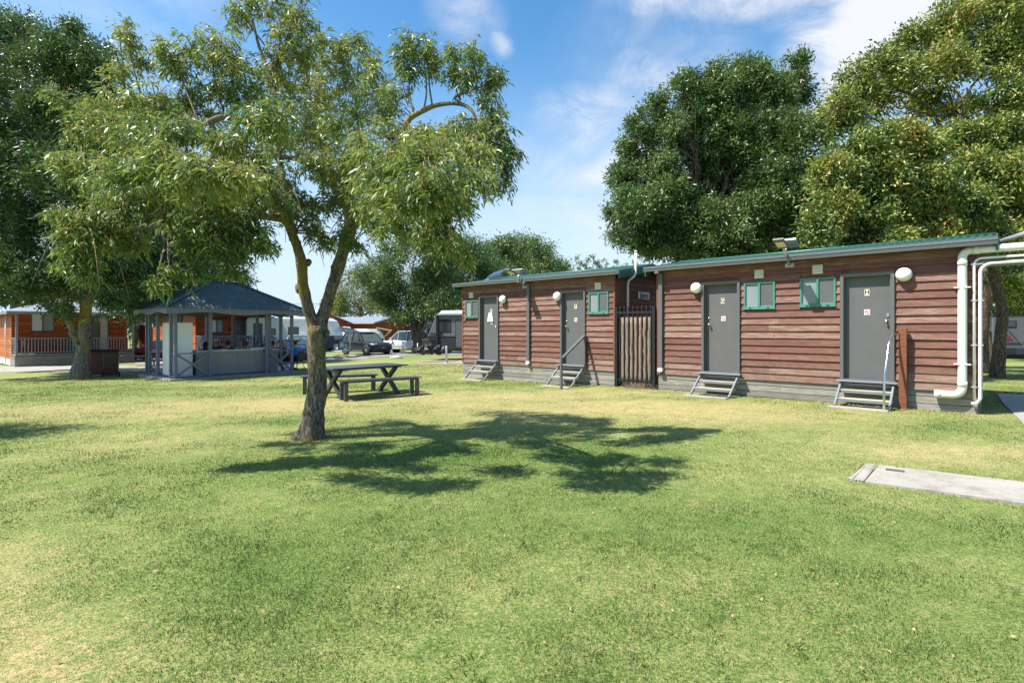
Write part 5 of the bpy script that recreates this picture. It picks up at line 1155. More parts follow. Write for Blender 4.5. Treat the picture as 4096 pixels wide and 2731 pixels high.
# silver sedan (rear towards us) and the navy wagon beyond it
ps = at_px(1203, 36.0); zs_ = EYE+(HY-1430)/FPX*34.5
silv = car('parked_car', 'silver-green sedan with its boot towards the gazebo, half behind the tree trunk', 'car', (ps.x, ps.y, zs_), math.radians(108), 4.7, 1.80, 'car_silver',
           [(-2.35, .90), (-2.2, 1.00), (-1.5, 1.03), (.9, .96), (1.9, .86), (2.35, .66)], (-1.55, -.85, .45, 1.2, 1.43), [(.0, -.05, .07)], (-1.35, 1.4), .32, dict(handles=(-.4, .6), seams=(-.55, .35, 1.1)), gc=.22, glass='glass_wind')
for s_ in (-1, 1): MB().box(-2.37, -2.22, s_*.66-.20, s_*.66+.20, .70, .88).build('tail_light', 'tail', silv, .02)
MB().box(-2.40, -2.30, -.80, .80, .38, .55).build('bumper', 'car_silver', silv, .04); MB().box(-2.37, -2.33, -.45, .45, .84, .88).build('chrome_strip', 'chrome', silv); fplate(silv, -2.375, .72, -1, 'white', 'ink', '1TA-7EI', .38, .13)
pb_ = at_px(1122, 33.5); zb2 = EYE+(HY-1455)/FPX*32.5
blu = car('parked_car', 'navy blue sedan seen between the gazebo posts beyond the silver one', 'car', (pb_.x-.3, pb_.y+.9, zb2), math.radians(150), 4.5, 1.78, 'car_blue',
          [(-2.25, .88), (-2.0, .98), (-1.3, 1.0), (.9, .95), (1.8, .85), (2.25, .66)], (-1.5, -.8, .4, 1.15, 1.42), [(-.05, -.08, .07)], (-1.3, 1.35), .32, dict(handles=(-.4, .6), seams=(-.5, .4)), gc=.22, glass='glass_wind')
for s_ in (-1, 1): MB().box(-2.27, -2.12, s_*.64-.18, s_*.64+.18, .70, .86).build('tail_light', 'tail', blu, .02)

# ------------------------------------------------------------------ caravans
def caravan(name, label, loc, rz, Ln, W, prof, z0, mat, parts, wheels=((-.4, .35),), tandem=False, ribs=0, group='caravans on the park sites', skirt=None, wr=.34):
    """prof: closed side outline (x, z), x towards the drawbar; extruded across the width"""
    t = thing(name, label, 'caravan', loc, rz, group)
    MB().prism(prof, -W/2, W/2, 'y').build('body', mat, t, .05)
    if ribs:
        zmin = min(z for x, z in prof); zmax = max(z for x, z in prof)
        for s_ in (-1, 1):
            mb = MB(); z = zmin+.12
            while z < zmax-.12:
                xs_ = []
                for (x1, z1), (x2, z2) in zip(prof, prof[1:]+prof[:1]):
                    if (z1-z)*(z2-z) < 0: xs_.append(x1+(x2-x1)*(z-z1)/(z2-z1))
                if len(xs_) >= 2: mb.box(min(xs_)+.03, max(xs_)-.03, s_*W/2-.004 if s_ > 0 else s_*W/2-.009, s_*W/2+.009 if s_ > 0 else s_*W/2+.004, z, z+.022)
                z += ribs
            mb.build('ribbed_cladding', mat, t)
    for x, s_off in wheels:
        for s_ in (-1, 1): 
            m = Matrix.Translation((x, s_*(W/2-.12), wr)) @ Matrix.Rotation(-s_*PI/2, 4, 'X'); MB().lathe([(0, 0), (wr*1.18, 0), (wr*1.2, .125), (0, .125)], 24, m).build('wheel_arch', 'black_matte', t)
            wheel(t, x, s_*(W/2-.10), wr, .22, s_, 'dark' if mat in ('van_grey',) else 'alloy')
    MB().box(prof[0][0]+.3 if False else -Ln/2+.3, Ln/2-.4, -.5, .5, z0-.12, z0+.04).build('chassis', 'black_matte', t)
    for (nm, x0, x1, za, zb, s_, mt) in parts:
        o_ = .012 if mt not in ('ink',) else .02
        y0_, y1_ = (W/2-.02, W/2+o_) if s_ > 0 else (-W/2-o_, -W/2+.02)
        p = MB().box(x0, x1, y0_, y1_, za, zb).build(nm, mt, t, .006)
        if nm in ('window', 'entry_door'):
            MB().box(x0+.04, x1-.04, y1_ if s_ > 0 else y0_-.006, y1_+.006 if s_ > 0 else y0_, za+.04, zb-.04).build('pane' if nm == 'window' else 'door_panel', 'glass_dark' if nm == 'window' else 'glass_mesh', p)
    return t
def drawbar(t, x, z, L_=1.4):
    for s_ in (-1, 1): MB().bar((x-.1, s_*.45, z), (x+L_, 0, z), .05, .09).build('drawbar_beam', 'black_matte', t)
    MB().cyl((x+L_*.75, 0, z-.4), (x+L_*.75, 0, z+.35), .03, 10).build('jockey_wheel', 'galv', t)
# A: long white caravan left of the trunk, navy at the front (right) corner
zA = 33.0; pA0 = ray(1075, 1318, 35.5); pA1 = pA0+Vector((.9976, .0698, 0))*4.35; 
dA = Vector((pA1.x-pA0.x, pA1.y-pA0.y)); LA = dA.length+1.4; aA = math.atan2(dA.y, dA.x); cA = Vector(((pA0.x+pA1.x)/2, (pA0.y+pA1.y)/2))-dA.normalized()*.75+Vector((-dA.y, dA.x)).normalized()*1.15
gA = EYE+(HY-1436)/FPX*33; prof = [(-LA/2, .45), (LA/2-.55, .45), (LA/2-.10, .85), (LA/2, 1.15), (LA/2-.12, 1.9), (LA/2-.38, 2.42), (LA/2-.75, 2.62), (-LA/2+.1, 2.62), (-LA/2, 2.5)]
vA = caravan('caravan', 'long white caravan with a navy front panel behind the forked tree trunk', (cA.x, cA.y, gA), aA, LA, 2.3, prof, .45, 'van_white',
             [('window', LA/2-3.05, LA/2-2.35, 1.25, 2.0, -1, 'black'), ('window', LA/2-4.3, LA/2-3.85, 1.45, 1.9, -1, 'black'), ('entry_door', LA/2-5.3, LA/2-4.7, .65, 2.25, -1, 'van_grey'), ('hatch', LA/2-3.0, LA/2-2.4, .60, .9, -1, 'white')], ((-.6, 0), (.2, 0)), ribs=.10)
MB().prism([(LA/2-1.05, .44), (LA/2-.55, .44), (LA/2-.09, .84), (LA/2+.012, 1.15), (LA/2-.04, 1.42), (LA/2-1.05, 1.42)], -1.165, 1.165, 'y').build('front_panel', 'van_navy', vA, .01)
text('maker_name', '-HDS', .17, 'ink', vA, facing((LA/2-.55, -1.17, 1.72)), .004, shear=.2)
MB().box(-.6, .3, -.4, .4, 2.60, 2.80).build('roof_unit', 'white', vA, .06); MB().box(-2.6, -1.6, -.5, .5, 2.60, 2.74).build('roof_hatch', 'white', vA, .04)
for x in (LA/2-4.05, LA/2-5.6):      # leaf-like flourishes on the side
    f = MB()
    for k in range(4): f.tube([(x-.35+k*.06, -1.165, 1.12+k*.05), (x-.05, -1.17, 1.26+k*.045), (x+.25+k*.03, -1.165, 1.14+k*.03)], [.004, .018, .004], 6)
    f.build('decal', 'ink', vA)
aw = MB(); aw.add([(LA/2-4.4, 1.2, 2.35), (LA/2-.4, 1.2, 2.35), (LA/2-.4, 3.6, 2.02), (LA/2-4.4, 3.6, 2.02)], [(0, 1, 2, 3)]); 
drawbar(vA, LA/2-.6, .42, 1.5)
MB().prism([(0, 2.28), (2.6, 2.0), (2.6, 1.96), (0, 2.22)], LA/2-.0-2.2, LA/2-.0, 'z') if False else None
# gas bottles on the drawbar
for i, (dx, dy) in enumerate(((.15, -.18), (.15, .18))):
    b_ = MB().lathe([(0, 0), (.15, .02), (.155, .35), (.12, .44), (.05, .48), (.05, .52), (0, .52)], 16, Matrix.Translation((LA/2+dx, dy-.1, .47))).build('gas_bottle', 'car_silver', vA)
    MB().tube([(LA/2+dx-.09, dy-.1, .93), (LA/2+dx-.09, dy-.1, 1.02), (LA/2+dx+.09, dy-.1, 1.02), (LA/2+dx+.09, dy-.1, .93)], .012, 6).build('collar', 'galv', b_)
MB().box(LA/2-.35, LA/2+.75, -.62, .62, .40, .455).build('drawbar_rack', 'white', vA)
# caravan B with awning, behind the black car
pB = ray(1440, 1318, 50.0); gB = EYE+(HY-1428)/FPX*50
aB = math.radians(-12); LB = 5.4
profB = [(-LB/2, .5), (LB/2-.5, .5), (LB/2-.05, .95), (LB/2, 1.4), (LB/2-.35, 2.2), (LB/2-.75, 2.62), (-LB/2+.2, 2.66), (-LB/2, 2.4)]
cB = Vector((pB.x, pB.y))-Vector((math.cos(aB), math.sin(aB)))*.6
vB = caravan('caravan', 'white caravan with a raised awning behind the black four-wheel drive', (cB.x, cB.y, gB), aB, LB, 2.3, profB, .5, 'van_white',
             [('window', -.9, .2, 1.35, 2.0, -1, 'black'), ('entry_door', -1.9, -1.3, .7, 2.3, -1, 'van_grey')], ((-.3, 0),), ribs=0)
text('maker_name', 'STARCRAFT', .27, 'ink', vB, facing((LB/2-1.45, -1.165, 1.65)), .004, shear=.3, bold=.004); f = MB(); f.tube([(LB/2-2.4, -1.165, 1.55), (LB/2-2.0, -1.17, 1.78), (LB/2-1.5, -1.165, 1.86)], [.005, .03, .005], 6); f.build('decal', 'ink', vB)
MB().box(-1.9, -.6, -.5, .5, 2.62, 2.85).build('roof_unit', 'white', vB, .08); MB().box(LB/2-1.2, LB/2-.8, -.9, .9, 2.55, 2.60).build('roof_trim', 'white', vB, .02)
def awning(label, pts, posts, th=.05):
    c = sum((Vector(p) for p in pts), Vector())/len(pts); t = thing('awning', label, 'awning', (c.x, c.y, posts[0][1][2]), 0, 'caravan awnings'); o_ = Vector((c.x, c.y, posts[0][1][2]))
    q = [Vector(p)-o_ for p in pts]; dn = Vector((0, 0, -th)); MB().add([*q, *[p+dn for p in q]], [(0, 1, 2, 3), (4, 7, 6, 5), (0, 4, 5, 1), (1, 5, 6, 2), (2, 6, 7, 3), (3, 7, 4, 0)]).build('canopy', 'awning', t)
    for a, b in posts: MB().bar(Vector(a)-o_, Vector(b)-o_, .05, .05).build('arm', 'galv', t)
    return t
p1, p2, p3, p4 = ray(1340, 1300, 34.2), ray(1420, 1318.5, 38), ray(1372, 1320, 40), ray(1318, 1300, 38)
gg = -.55
awning('grey awning stretched right from the navy-fronted caravan', [ray(1341, 1301, 37.6), ray(1425, 1318, 38), ray(1400, 1322, 41), ray(1338, 1303, 40)], [(ray(1425, 1318, 38), (ray(1352, 1368, 38))), (ray(1400, 1322, 41), (ray(1400, 1395, 41)))])
awning('grey awning with a slanted arm right of the caravan behind the black car', [ray(1508, 1309, 48.5), ray(1567, 1320, 47.5), ray(1560, 1324, 50.5), ray(1505, 1312, 51)], [(ray(1567, 1320, 47.5), ray(1526, 1356, 49)), (ray(1560, 1324, 50.5), ray(1524, 1358, 51))])
# hose and chocks near the drawbar
h = thing('coiled_hose', 'tan hose coiled on the grass beside the caravan drawbar', 'hose'); pts = []
hp = ray(1353, 1410, 32.3); 
for k in range(90): a = k*.38; r__ = .28+.05*math.sin(k*.9); pts.append((hp.x+r__*math.cos(a)*1.2+.004*k, hp.y+r__*math.sin(a)*.4, G(hp.x, hp.y)+.12+.22*abs(math.sin(a*.5+1))))
MB().tube(pts, .018, 6).build('hose', 'rope', h)
# C: grey and black off-road caravan, cut off by the cabin
zC = 30.0; pC = ray(1786, 1318, zC)
aC = math.radians(180-14)      # drawbar points left
gC = EYE+(HY-1445)/FPX*29; LC = 6.2; WC = 2.25
profC = [(-LC/2, .62), (LC/2-.15, .62), (LC/2-.15, 1.22), (LC/2-.10, 1.35), (LC/2-.55, 2.36), (LC/2-.72, 2.62), (-LC/2+.1, 2.62), (-LC/2, 2.5)]
fr_px = ray(1716, 1318, zC+.5); cC = Vector((fr_px.x, fr_px.y))-Vector((math.cos(aC), math.sin(aC)))*(LC/2-.2)+Vector((-math.sin(aC-PI), math.cos(aC-PI)))*1.12
vC = caravan('caravan', 'grey and black off-road caravan standing left of the red-brown cabin', (cC.x, cC.y, gC), aC, LC, WC, profC, .62, 'van_grey',
             [('window', LC/2-1.55, LC/2-.80, 1.55, 2.32, 1, 'black'), ('entry_door', LC/2-2.40, LC/2-1.80, .70, 2.30, 1, 'black'), ('window', LC/2-3.4, LC/2-2.75, 1.75, 2.30, 1, 'black'), ('stripe', -LC/2+.05, LC/2-.16, 1.22, 1.36, 1, 'black'), ('chequer_panel', -LC/2+.02, LC/2-.16, .63, 1.20, 1, 'checker'),
              ('locker', LC/2-.62, LC/2-.30, .70, 1.16, 1, 'black'), ('vent', LC/2-2.9, LC/2-2.7, 2.40, 2.50, 1, 'ink')], ((-.15, 0), (-.95, 0)), wr=.40)
text('model_name', 'TITANIUM', .20, 'ink', vC, facing((LC/2-.62, WC/2+.02, 1.47), '+y'), .004, shear=.1, bold=.003, sx=.95)
MB().prism([(-LC/2+.1, 2.60), (LC/2-.75, 2.60), (LC/2-.95, 2.80), (-LC/2+.1, 2.82)], -WC/2+.02, WC/2-.02, 'y').build('pop_top', 'van_white', vC, .03)
MB().box(-LC/2+.1, LC/2-.65, WC/2-.02, WC/2+.14, 2.50, 2.60).build('awning_roll', 'van_grey', vC, .04)
MB().bar((LC/2-.72, WC/2+.05, 2.55), (LC/2-.74, WC/2+.05, .75), .09, .12, (1, 0, 0)).build('awning_arm', 'black', vC)
MB().box(LC/2-.15, LC/2+.32, -.95, .95, .62, 1.18).build('front_locker', 'checker', vC, .02); drawbar(vC, LC/2+.1, .56, 1.2)
MB().box(LC/2-.10, LC/2+.02, -1.0, 1.0, 1.5, 2.1).build('front_window', 'glass_dark', vC, .03)
# bicycle on its front
M44 = lambda t, x, y, z: t
by = thing('bicycle', 'bicycle carried upright on the front of the grey off-road caravan', 'bicycle', (cC.x, cC.y, gC), aC)
xb = LC/2+.18
for y, z in ((.62, 1.72), (-.38, 1.72)):
    tt = MB().tube([(xb, y+.33*math.cos(k*PI/12), z+.33*math.sin(k*PI/12)) for k in range(24)], .024, 8, closed=True).build('wheel', 'rubber', by)
    sp = MB(); 
    for k in range(8): sp.bar((xb, y, z), (xb, y+.32*math.cos(k*PI/4), z+.32*math.sin(k*PI/4)), .004, .004)
    sp.build('spokes', 'alloy', tt)
fm_ = MB()
for a, b in (((.62, 1.72), (.42, 2.15)), ((.42, 2.15), (-.05, 2.1)), ((.42, 2.1), (.10, 1.68)), ((.10, 1.68), (-.1, 2.15)), ((.10, 1.68), (-.38, 1.72)), ((-.38, 1.72), (-.08, 2.1)), ((.40, 2.15), (.38, 2.28))): fm_.bar((xb, *a), (xb, *b), .035, .035)
fm_.build('frame', 'car_blue', by); MB().box(xb-.06, xb+.06, -.22, -.02, 2.16, 2.21).build('saddle', 'black_matte', by, .02); MB().bar((xb-.25, .38, 2.28), (xb+.25, .38, 2.28), .03, .03).build('handlebar', 'black_matte', by)
# crumpled tarpaulin under its drawbar
tp = ray(1727, 1402, 29.0); mb = MB(); vs = []; nseg = 14
for i in range(nseg+1):
    for j in range(10):
        a = 2*PI*j/10; x = -1.05+2.1*i/nseg; r__ = .30*math.sin(PI*min(1, (i+.6)/(nseg+1.2)))**.6*(1+.25*math.sin(i*2.1+j*1.7)); vs.append((x+.06*math.sin(j*3+i), .35*r__/.3*math.cos(a), .10+r__*math.sin(a)*.95-.12*abs(x)))
mb.add(vs, [(i*10+j, i*10+(j+1) % 10, (i+1)*10+(j+1) % 10, (i+1)*10+j) for i in range(nseg) for j in range(10)]+[tuple(range(9, -1, -1)), tuple(nseg*10+j for j in range(10))])
o_ = mb.build('tarpaulin', 'tarp', None); o_.location = (tp.x, tp.y, tp.z); tag(o_, 'crumpled black tarpaulin slung under the drawbar of the grey caravan', 'tarpaulin')
# bollard and rock
p = gpt(*R3(2134, 742)); t = thing('bollard', 'pale metal bollard in the grass left of the red-brown cabin', 'bollard', tuple(p)); hb_ = (R3(0, 742)[1]-R3(0, 540)[1])/FPX*p.y
MB().lathe([(0, hb_), (.05, hb_), (.06, hb_-.01), (.06, 0), (0, 0)], 16).build('shaft', 'galv', t); MB().lathe([(.066, .05), (.066, 0), (.12, 0), (.12, .02), (.066, .02)], 16).build('base_collar', 'galv', t)
p = gpt(*R3(1545, 688)); mb = MB(); mb.sphere((0, 0, .04), .45, 14, (1.0, .5, .32)); mb.v = [(x*(1+.2*mnoise.noise(Vector((x*4, y*4, z*4)))), y, z*(1+.5*mnoise.noise(Vector((x*5, y*5, 3))))) for x, y, z in mb.v]
o_ = mb.build('rock', 'rock', None); o_.location = p; tag(o_, 'flat pale rock lying in the grass beside the road', 'rock')
# D: silver caravan at the right edge, shade put into its darkened body colour
R7 = lambda x, y: (3796+x/5.227, 1200+y/5.227)
zD = 30.5; p0 = ray(R7(912, 0)[0], 1318, zD); gD = EYE+(HY-R7(0, 1305)[1])/FPX*zD; WD_ = 2.45; hh = lambda y: EYE+(HY-R7(0, y)[1])/FPX*zD-gD
t = thing('caravan', 'ribbed silver caravan with a red triangle emblem in the shade at the right edge', 'caravan', (p0.x, p0.y, gD), R(-38), 'caravans on the park sites')
MB().box(0, WD_+.6, 0, 5.6, hh(1000), hh(340)).build('body', 'van_grey', t, .03); MB().box(0, WD_+.6, -.03, 5.6, hh(1130), hh(1001)).build('lower_panel', 'van_navy', t, .03)
rb_ = MB(); z = hh(990)
while z < hh(345): rb_.box(.03, WD_+.57, -.012, .01, z, z+.02); z += .055
rb_.build('ribbed_cladding', 'van_grey', t); MB().box(-.02, WD_+.62, -.03, 5.62, hh(345), hh(325)).build('roof_trim', 'black', t)
sx = lambda x: (x-912)/5.227/FPX*zD/1.32
w_ = MB().box(sx(1120), sx(1390), -.05, 0, hh(575), hh(432)).build('window', 'black', t, .02); MB().box(sx(1140), sx(1370), -.056, -.05, hh(555), hh(452)).build('pane', 'glass_dark', w_)
em = MB()
for a, b in (((1010, 895), (1190, 675)), ((1225, 620), (1420, 840)), ((1100, 885), (1480, 885)), ((1520, 885), (1640, 885))): em.bar((sx(a[0]), -.03, hh(a[1])), (sx(b[0]), -.03, hh(b[1])), .02, .13, (0, 1, 0))
em.prism([(sx(1140), hh(840)), (sx(1335), hh(840)), (sx(1235), hh(725))], -.035, -.015, 'y'); em.build('emblem', 'maroon', t)
MB().box(sx(955), sx(1010), -.05, -.02, hh(955), hh(935)).build('marker_lamp', 'orange_lens', t); MB().box(sx(1030), sx(1108), -.06, -.02, hh(1040), hh(992)).build('power_socket', 'offwhite', t)
for x0_, x1_ in ((1180, 1385), (1530, 1600)): MB().box(sx(x0_), sx(x1_), -.045, -.02, hh(1105), hh(1000)).build('locker_door', 'black', t, .01)
MB().box(.1, WD_+.4, .3, 5.2, .15, hh(1120)).build('underbody', 'black_matte', t)
for x in (.25, WD_+.2): wheel(t, x, 2.4, .36, .22, 1)
MB().tube([(sx(1225), -.02, .02), (sx(1290), -.02, .12), (sx(1310), -.02, .28), (sx(1295), -.02, .12), (sx(1400), -.02, .02)], .02, 6).build('cable', 'van_grey', t)
p = ray(R7(925, 0)[0]-16, 1318, zD-.5); t = thing('folding_stool', 'blue-grey folding stool beside the silver caravan at the right edge', 'stool', (p.x, p.y, gD), 0); MB().box(-.4, .38, -.2, .2, .40, .43).build('seat', 'car_blue', t, .01)
for x in (-.35, .33):
    for y in (-.17, .17): MB().box(x-.015, x+.015, y-.015, y+.015, 0, .40).build('leg', 'alloy', t)
p = ray(R7(705, 0)[0], 1318, zD+1); t = thing('water_tank', 'dark upright tank standing at the corner behind the white conduits', 'tank', (p.x, p.y, gD), 0); MB().lathe([(0, .55), (.42, .55), (.44, 1.6), (.38, 1.75), (.1, 1.85), (0, 1.85)], 20).build('tank_shell', 'black_matte', t)
for k in range(3): MB().box(.33*math.cos(k*2.1)-.03, .33*math.cos(k*2.1)+.03, .33*math.sin(k*2.1)-.03, .33*math.sin(k*2.1)+.03, 0, .56).build('leg', 'galv', t)
# overhead wires
for i, (a, b) in enumerate((((1240, 1196, 60), (1330, 1199, 62)), ((1190, 1241, 70), (1720, 1234, 80)))):
    pa_, pb2 = ray(a[0]-900, a[1], a[2]), ray(b[0]+900, b[1]+2, b[2]); pts = [pa_.lerp(pb2, k/20)-Vector((0, 0, .5*math.sin(PI*k/20))) for k in range(21)]
    w_ = MB().tube(pts, .02, 5).build('overhead_wire', 'black', None); tag(w_, 'upper power line seen in the fork of the tree' if i == 0 else 'lower power line running behind the gum trees', 'wire', 'power lines')
# ------------------------------------------------------------------ leaves and trees
def unit(v): return v/np.maximum(np.linalg.norm(v, axis=1, keepdims=True), 1e-9)
def leaf_mesh(name, pos, dirs, ln, wd, mat, fold=.25, curved=False):
    n = len(pos); pos = np.asarray(pos); d = unit(np.asarray(dirs)); rnd = unit(RNG.normal(size=(n, 3)))
    s = unit(np.cross(d, rnd)); nn = np.cross(s, d); ln = ln[:, None]; wd = wd[:, None]
    if not curved:
        V = np.stack([pos, pos+d*ln*.45+s*wd*.5+nn*wd*fold, pos+d*ln, pos+d*ln*.45-s*wd*.5+nn*wd*fold], 1).reshape(-1, 3)
        b = np.arange(n)[:, None]*4; F = np.concatenate([b+np.array([[0, 1, 2]]), b+np.array([[0, 2, 3]])])
    else:
        dz = np.array([[0, 0, -1.]])
        a1 = pos+d*ln*.33+dz*ln*.02; a2 = pos+d*ln*.68+dz*ln*.09; tip = pos+d*ln*.96+dz*ln*.24
        V = np.stack([pos, a1+s*wd*.5, a1-s*wd*.5, a2+s*wd*.36, a2-s*wd*.36, tip], 1).reshape(-1, 3)
        b = np.arange(n)[:, None]*6; F = np.concatenate([b+np.array([[0, 1, 2]]), b+np.array([[1, 3, 4]]), b+np.array([[1, 4, 2]]), b+np.array([[3, 5, 4]])])
    return npmesh(name, V, F, mat)
def rand_dirs(n, up=0.): 
    v = unit(RNG.normal(size=(n, 3))); v[:, 2] += up; return unit(v)
def spray(centers, outward, n_per, spread, down=-.25, out=.9):
    """leaf bases round spray centres, leaves pointing outward and drooping"""
    k = len(centers); c = np.repeat(centers, n_per, 0); o = np.repeat(outward, n_per, 0)
    along = RNG.uniform(-1, 1, (len(c), 1)); j = RNG.normal(size=c.shape)*spread*.45
    pos = c+o*along*spread+j; d = o*out+RNG.normal(size=c.shape)*.65; d[:, 2] += down; return pos, unit(d)
def lobe_shell(c, r, n, bias=.25, inner=.45):
    """points mostly near the surface of an ellipsoid lobe"""
    u = rand_dirs(n, bias); rad = 1-(1-inner)*RNG.random((n, 1))**1.8
    rad *= 1+.10*np.sin(u[:, :1]*9+c[0])*np.cos(u[:, 2:]*7+c[1])
    return c+u*rad*np.array(r), u
def limb_path(a, b, n=7, sag=.08, jit=.05):
    a = Vector(a); b = Vector(b); L_ = (b-a).length; pts = []
    for i in range(n+1):
        t = i/n; p = a.lerp(b, t); p.z += sag*L_*math.sin(PI*t); s_ = math.sin(PI*t)*jit*L_
        pts.append(p+Vector((random.gauss(0, s_), random.gauss(0, s_), random.gauss(0, s_*.5))))
    return pts
def bark_tube(mb, pts, r0, r1, n=12, rough=.10, res=1):
    """limb with an uneven outline"""
    P = [Vector(p) for p in pts]
    for _ in range(res):
        Q = []
        for i in range(len(P)-1):
            p0 = P[max(i-1, 0)]; p1 = P[i]; p2 = P[i+1]; p3 = P[min(i+2, len(P)-1)]
            Q.append(p1); Q.append((p1+p2)*.5625-(p0+p3)*.0625)
        Q.append(P[-1]); P = Q
    k = len(P); rad = [r0+(r1-r0)*i/(k-1) for i in range(k)] if not isinstance(r0, list) else [interp_list(r0, i/(k-1)) for i in range(k)]
    o = len(mb.v); mb.tube(P, rad, n)
    for q in range(k*n):
        i = q//n; v = Vector(mb.v[o+q]); c = P[i]; d = v-c; nz = mnoise.noise(Vector((v.x*6, v.y*6, v.z*1.7)))+.45*mnoise.noise(Vector((v.x*17, v.y*17, v.z*4)))
        mb.v[o+q] = tuple(c+d*(1+rough*nz*1.6))
def interp_list(l, t):
    x = t*(len(l)-1); i = min(int(x), len(l)-2); return l[i]+(l[i+1]-l[i])*(x-i)
def tree(name, label, base, trunk_top, r_trunk, lobes, n_leaf, ln, wd, leafmat, barkmat, trunk_pts=None, group=None, cat='tree', per=14, bias=.25, inner=.4, down=-.25, twigs=True, spread=None, flare=1.5):
    t = thing(name, label, cat, tuple(base), 0, group); B = Vector(base)
    mb = MB(); tp = trunk_pts or limb_path(B-Vector((0, 0, .15)), trunk_top, 5, 0, .02)
    bark_tube(mb, [p-B for p in map(Vector, tp)], [r_trunk*flare, r_trunk*1.05, r_trunk*.95, r_trunk*.85, r_trunk*.75], None, 18, .12, 2)
    mb.build('trunk', barkmat, t)
    br = MB(); top = Vector(tp[-1]); low = Vector(tp[len(tp)//2]).lerp(top, .5)
    for (c, r) in lobes:
        st = top if c[2] > top.z+.8 else low
        path = limb_path(st, c, 6, .04, .05); bark_tube(br, [p-B for p in path], r_trunk*.42, r_trunk*.10, 8, .08, 1)
        if twigs:
            for _ in range(4):
                u = rand_dirs(1, .2)[0]; e_ = Vector(c)+Vector(u*np.array(r)*.8); s_ = path[random.randint(3, 6)]
                br.tube([p-B for p in limb_path(s_, e_, 4, .05, .07)], [r_trunk*.12, r_trunk*.09, r_trunk*.07, r_trunk*.05, r_trunk*.025], 5)
    br.build('branches', barkmat, t)
    vol = np.array([(r[0]*r[1]+r[1]*r[2]+r[0]*r[2]) for c, r in lobes]); vol = vol/vol.sum(); P = []; D = []
    for (c, r), f in zip(lobes, vol):
        ns = max(4, int(n_leaf*f/per)); K = max(3, min(16, ns//10)); mc, mu = lobe_shell(np.array(c), np.array(r)*.86, K, bias, .55); mr = np.mean(r)*.36*RNG.uniform(.6, 1.35, (K, 1))
        pick = RNG.integers(0, K, ns); cu = rand_dirs(ns, .15); cen = mc[pick]+cu*mr[pick]*(RNG.random((ns, 1))**.6)*np.array([1, 1, .8]); u = unit(cu*.8+mu[pick]*.6)
        nf = ns//5; fc, fu = lobe_shell(np.array(c), np.array(r)*.8, nf, 0, .2); cen = np.concatenate([cen, fc]); u = np.concatenate([u, fu])
        p, d = spray(cen, u, per, spread or ln*2.4, down); P.append(p); D.append(d)
    P = np.concatenate(P)-np.array(B); D = np.concatenate(D); n = len(P)
    me = leaf_mesh('foliage', P, D, ln*RNG.uniform(.6, 1.25, n), wd*RNG.uniform(.7, 1.2, n), leafmat)
    o = bpy.data.objects.new('crown', me); COL.objects.link(o); o.parent = t
    return t
def lobes_px(lst, z, zj=0.):
    """[(px, py, rx_px, ry_px[, dz])] at depth z -> metric lobes with real depth"""
    out = []
    for l in lst:
        d = z+(l[4] if len(l) > 4 else random.uniform(-zj, zj)); p = ray(l[0], l[1], d); rx, ry = l[2]/FPX*d, l[3]/FPX*d; out.append(((p.x, p.y, p.z), (rx, (rx+ry)*.5, ry)))
    return out
M['leaf_ash_dark'] = leafm('dark_ash_leaf', [(.016, .044, .014), (.036, .086, .026), (.075, .140, .038), (.15, .21, .065)], .24, .38)
M['leaf_big_dark'] = leafm('deep_green_ash_leaf', [(.036, .076, .022), (.070, .130, .036), (.130, .205, .060), (.22, .28, .095)], .26, .36)
M['leaf_blue'] = leafm('grey_green_leaf', [(0.046, 0.098, 0.033), (0.098, 0.176, 0.058), (0.169, 0.247, 0.098)], .22, .45)
M['leaf_gum'] = leafm('gum_leaf', [(0.075, 0.106, 0.050), (0.138, 0.175, 0.075), (0.250, 0.263, 0.088)], .2, .4)
M['leaf_lilly'] = leafm('glossy_broad_leaf', [(.022, .056, .016), (.058, .112, .030), (.13, .19, .045), (.26, .31, .065), (.42, .42, .11), (.34, .15, .05)], .22, .36, spec=.4)
M['leaf_yellow'] = leafm('yellowing_leaf', [(0.039, 0.110, 0.022), (0.110, 0.220, 0.033), (0.330, 0.374, 0.055), (0.605, 0.462, 0.066)], .35, .5)
M['leaf_main'] = leafm('narrow_ash_leaflet', [(.050, .098, .026), (.095, .165, .042), (.165, .235, .060), (.27, .32, .078), (.42, .41, .11)], .32, .42, spec=.45)
M['pod'] = leafm('winged_seed', [(0.338, 0.371, 0.073), (0.507, 0.459, 0.124), (0.580, 0.393, 0.155), (0.301, 0.109, 0.041)], .35, .6)
M['bark_grey'] = barkm('grey_fissured_bark', (.27, .225, .175), .6, (.30, .23, .03))
M['bark_lichen'] = barkm('lichened_bark', (.30, .26, .21), 1.15, (.42, .29, .02))
M['bark_limb'] = barkm('grey_branch_bark', (.36, .32, .27), .72, (.42, .31, .05), 1.6)
M['bark_brown'] = barkm('brown_bark', (.19, .135, .09), .0)

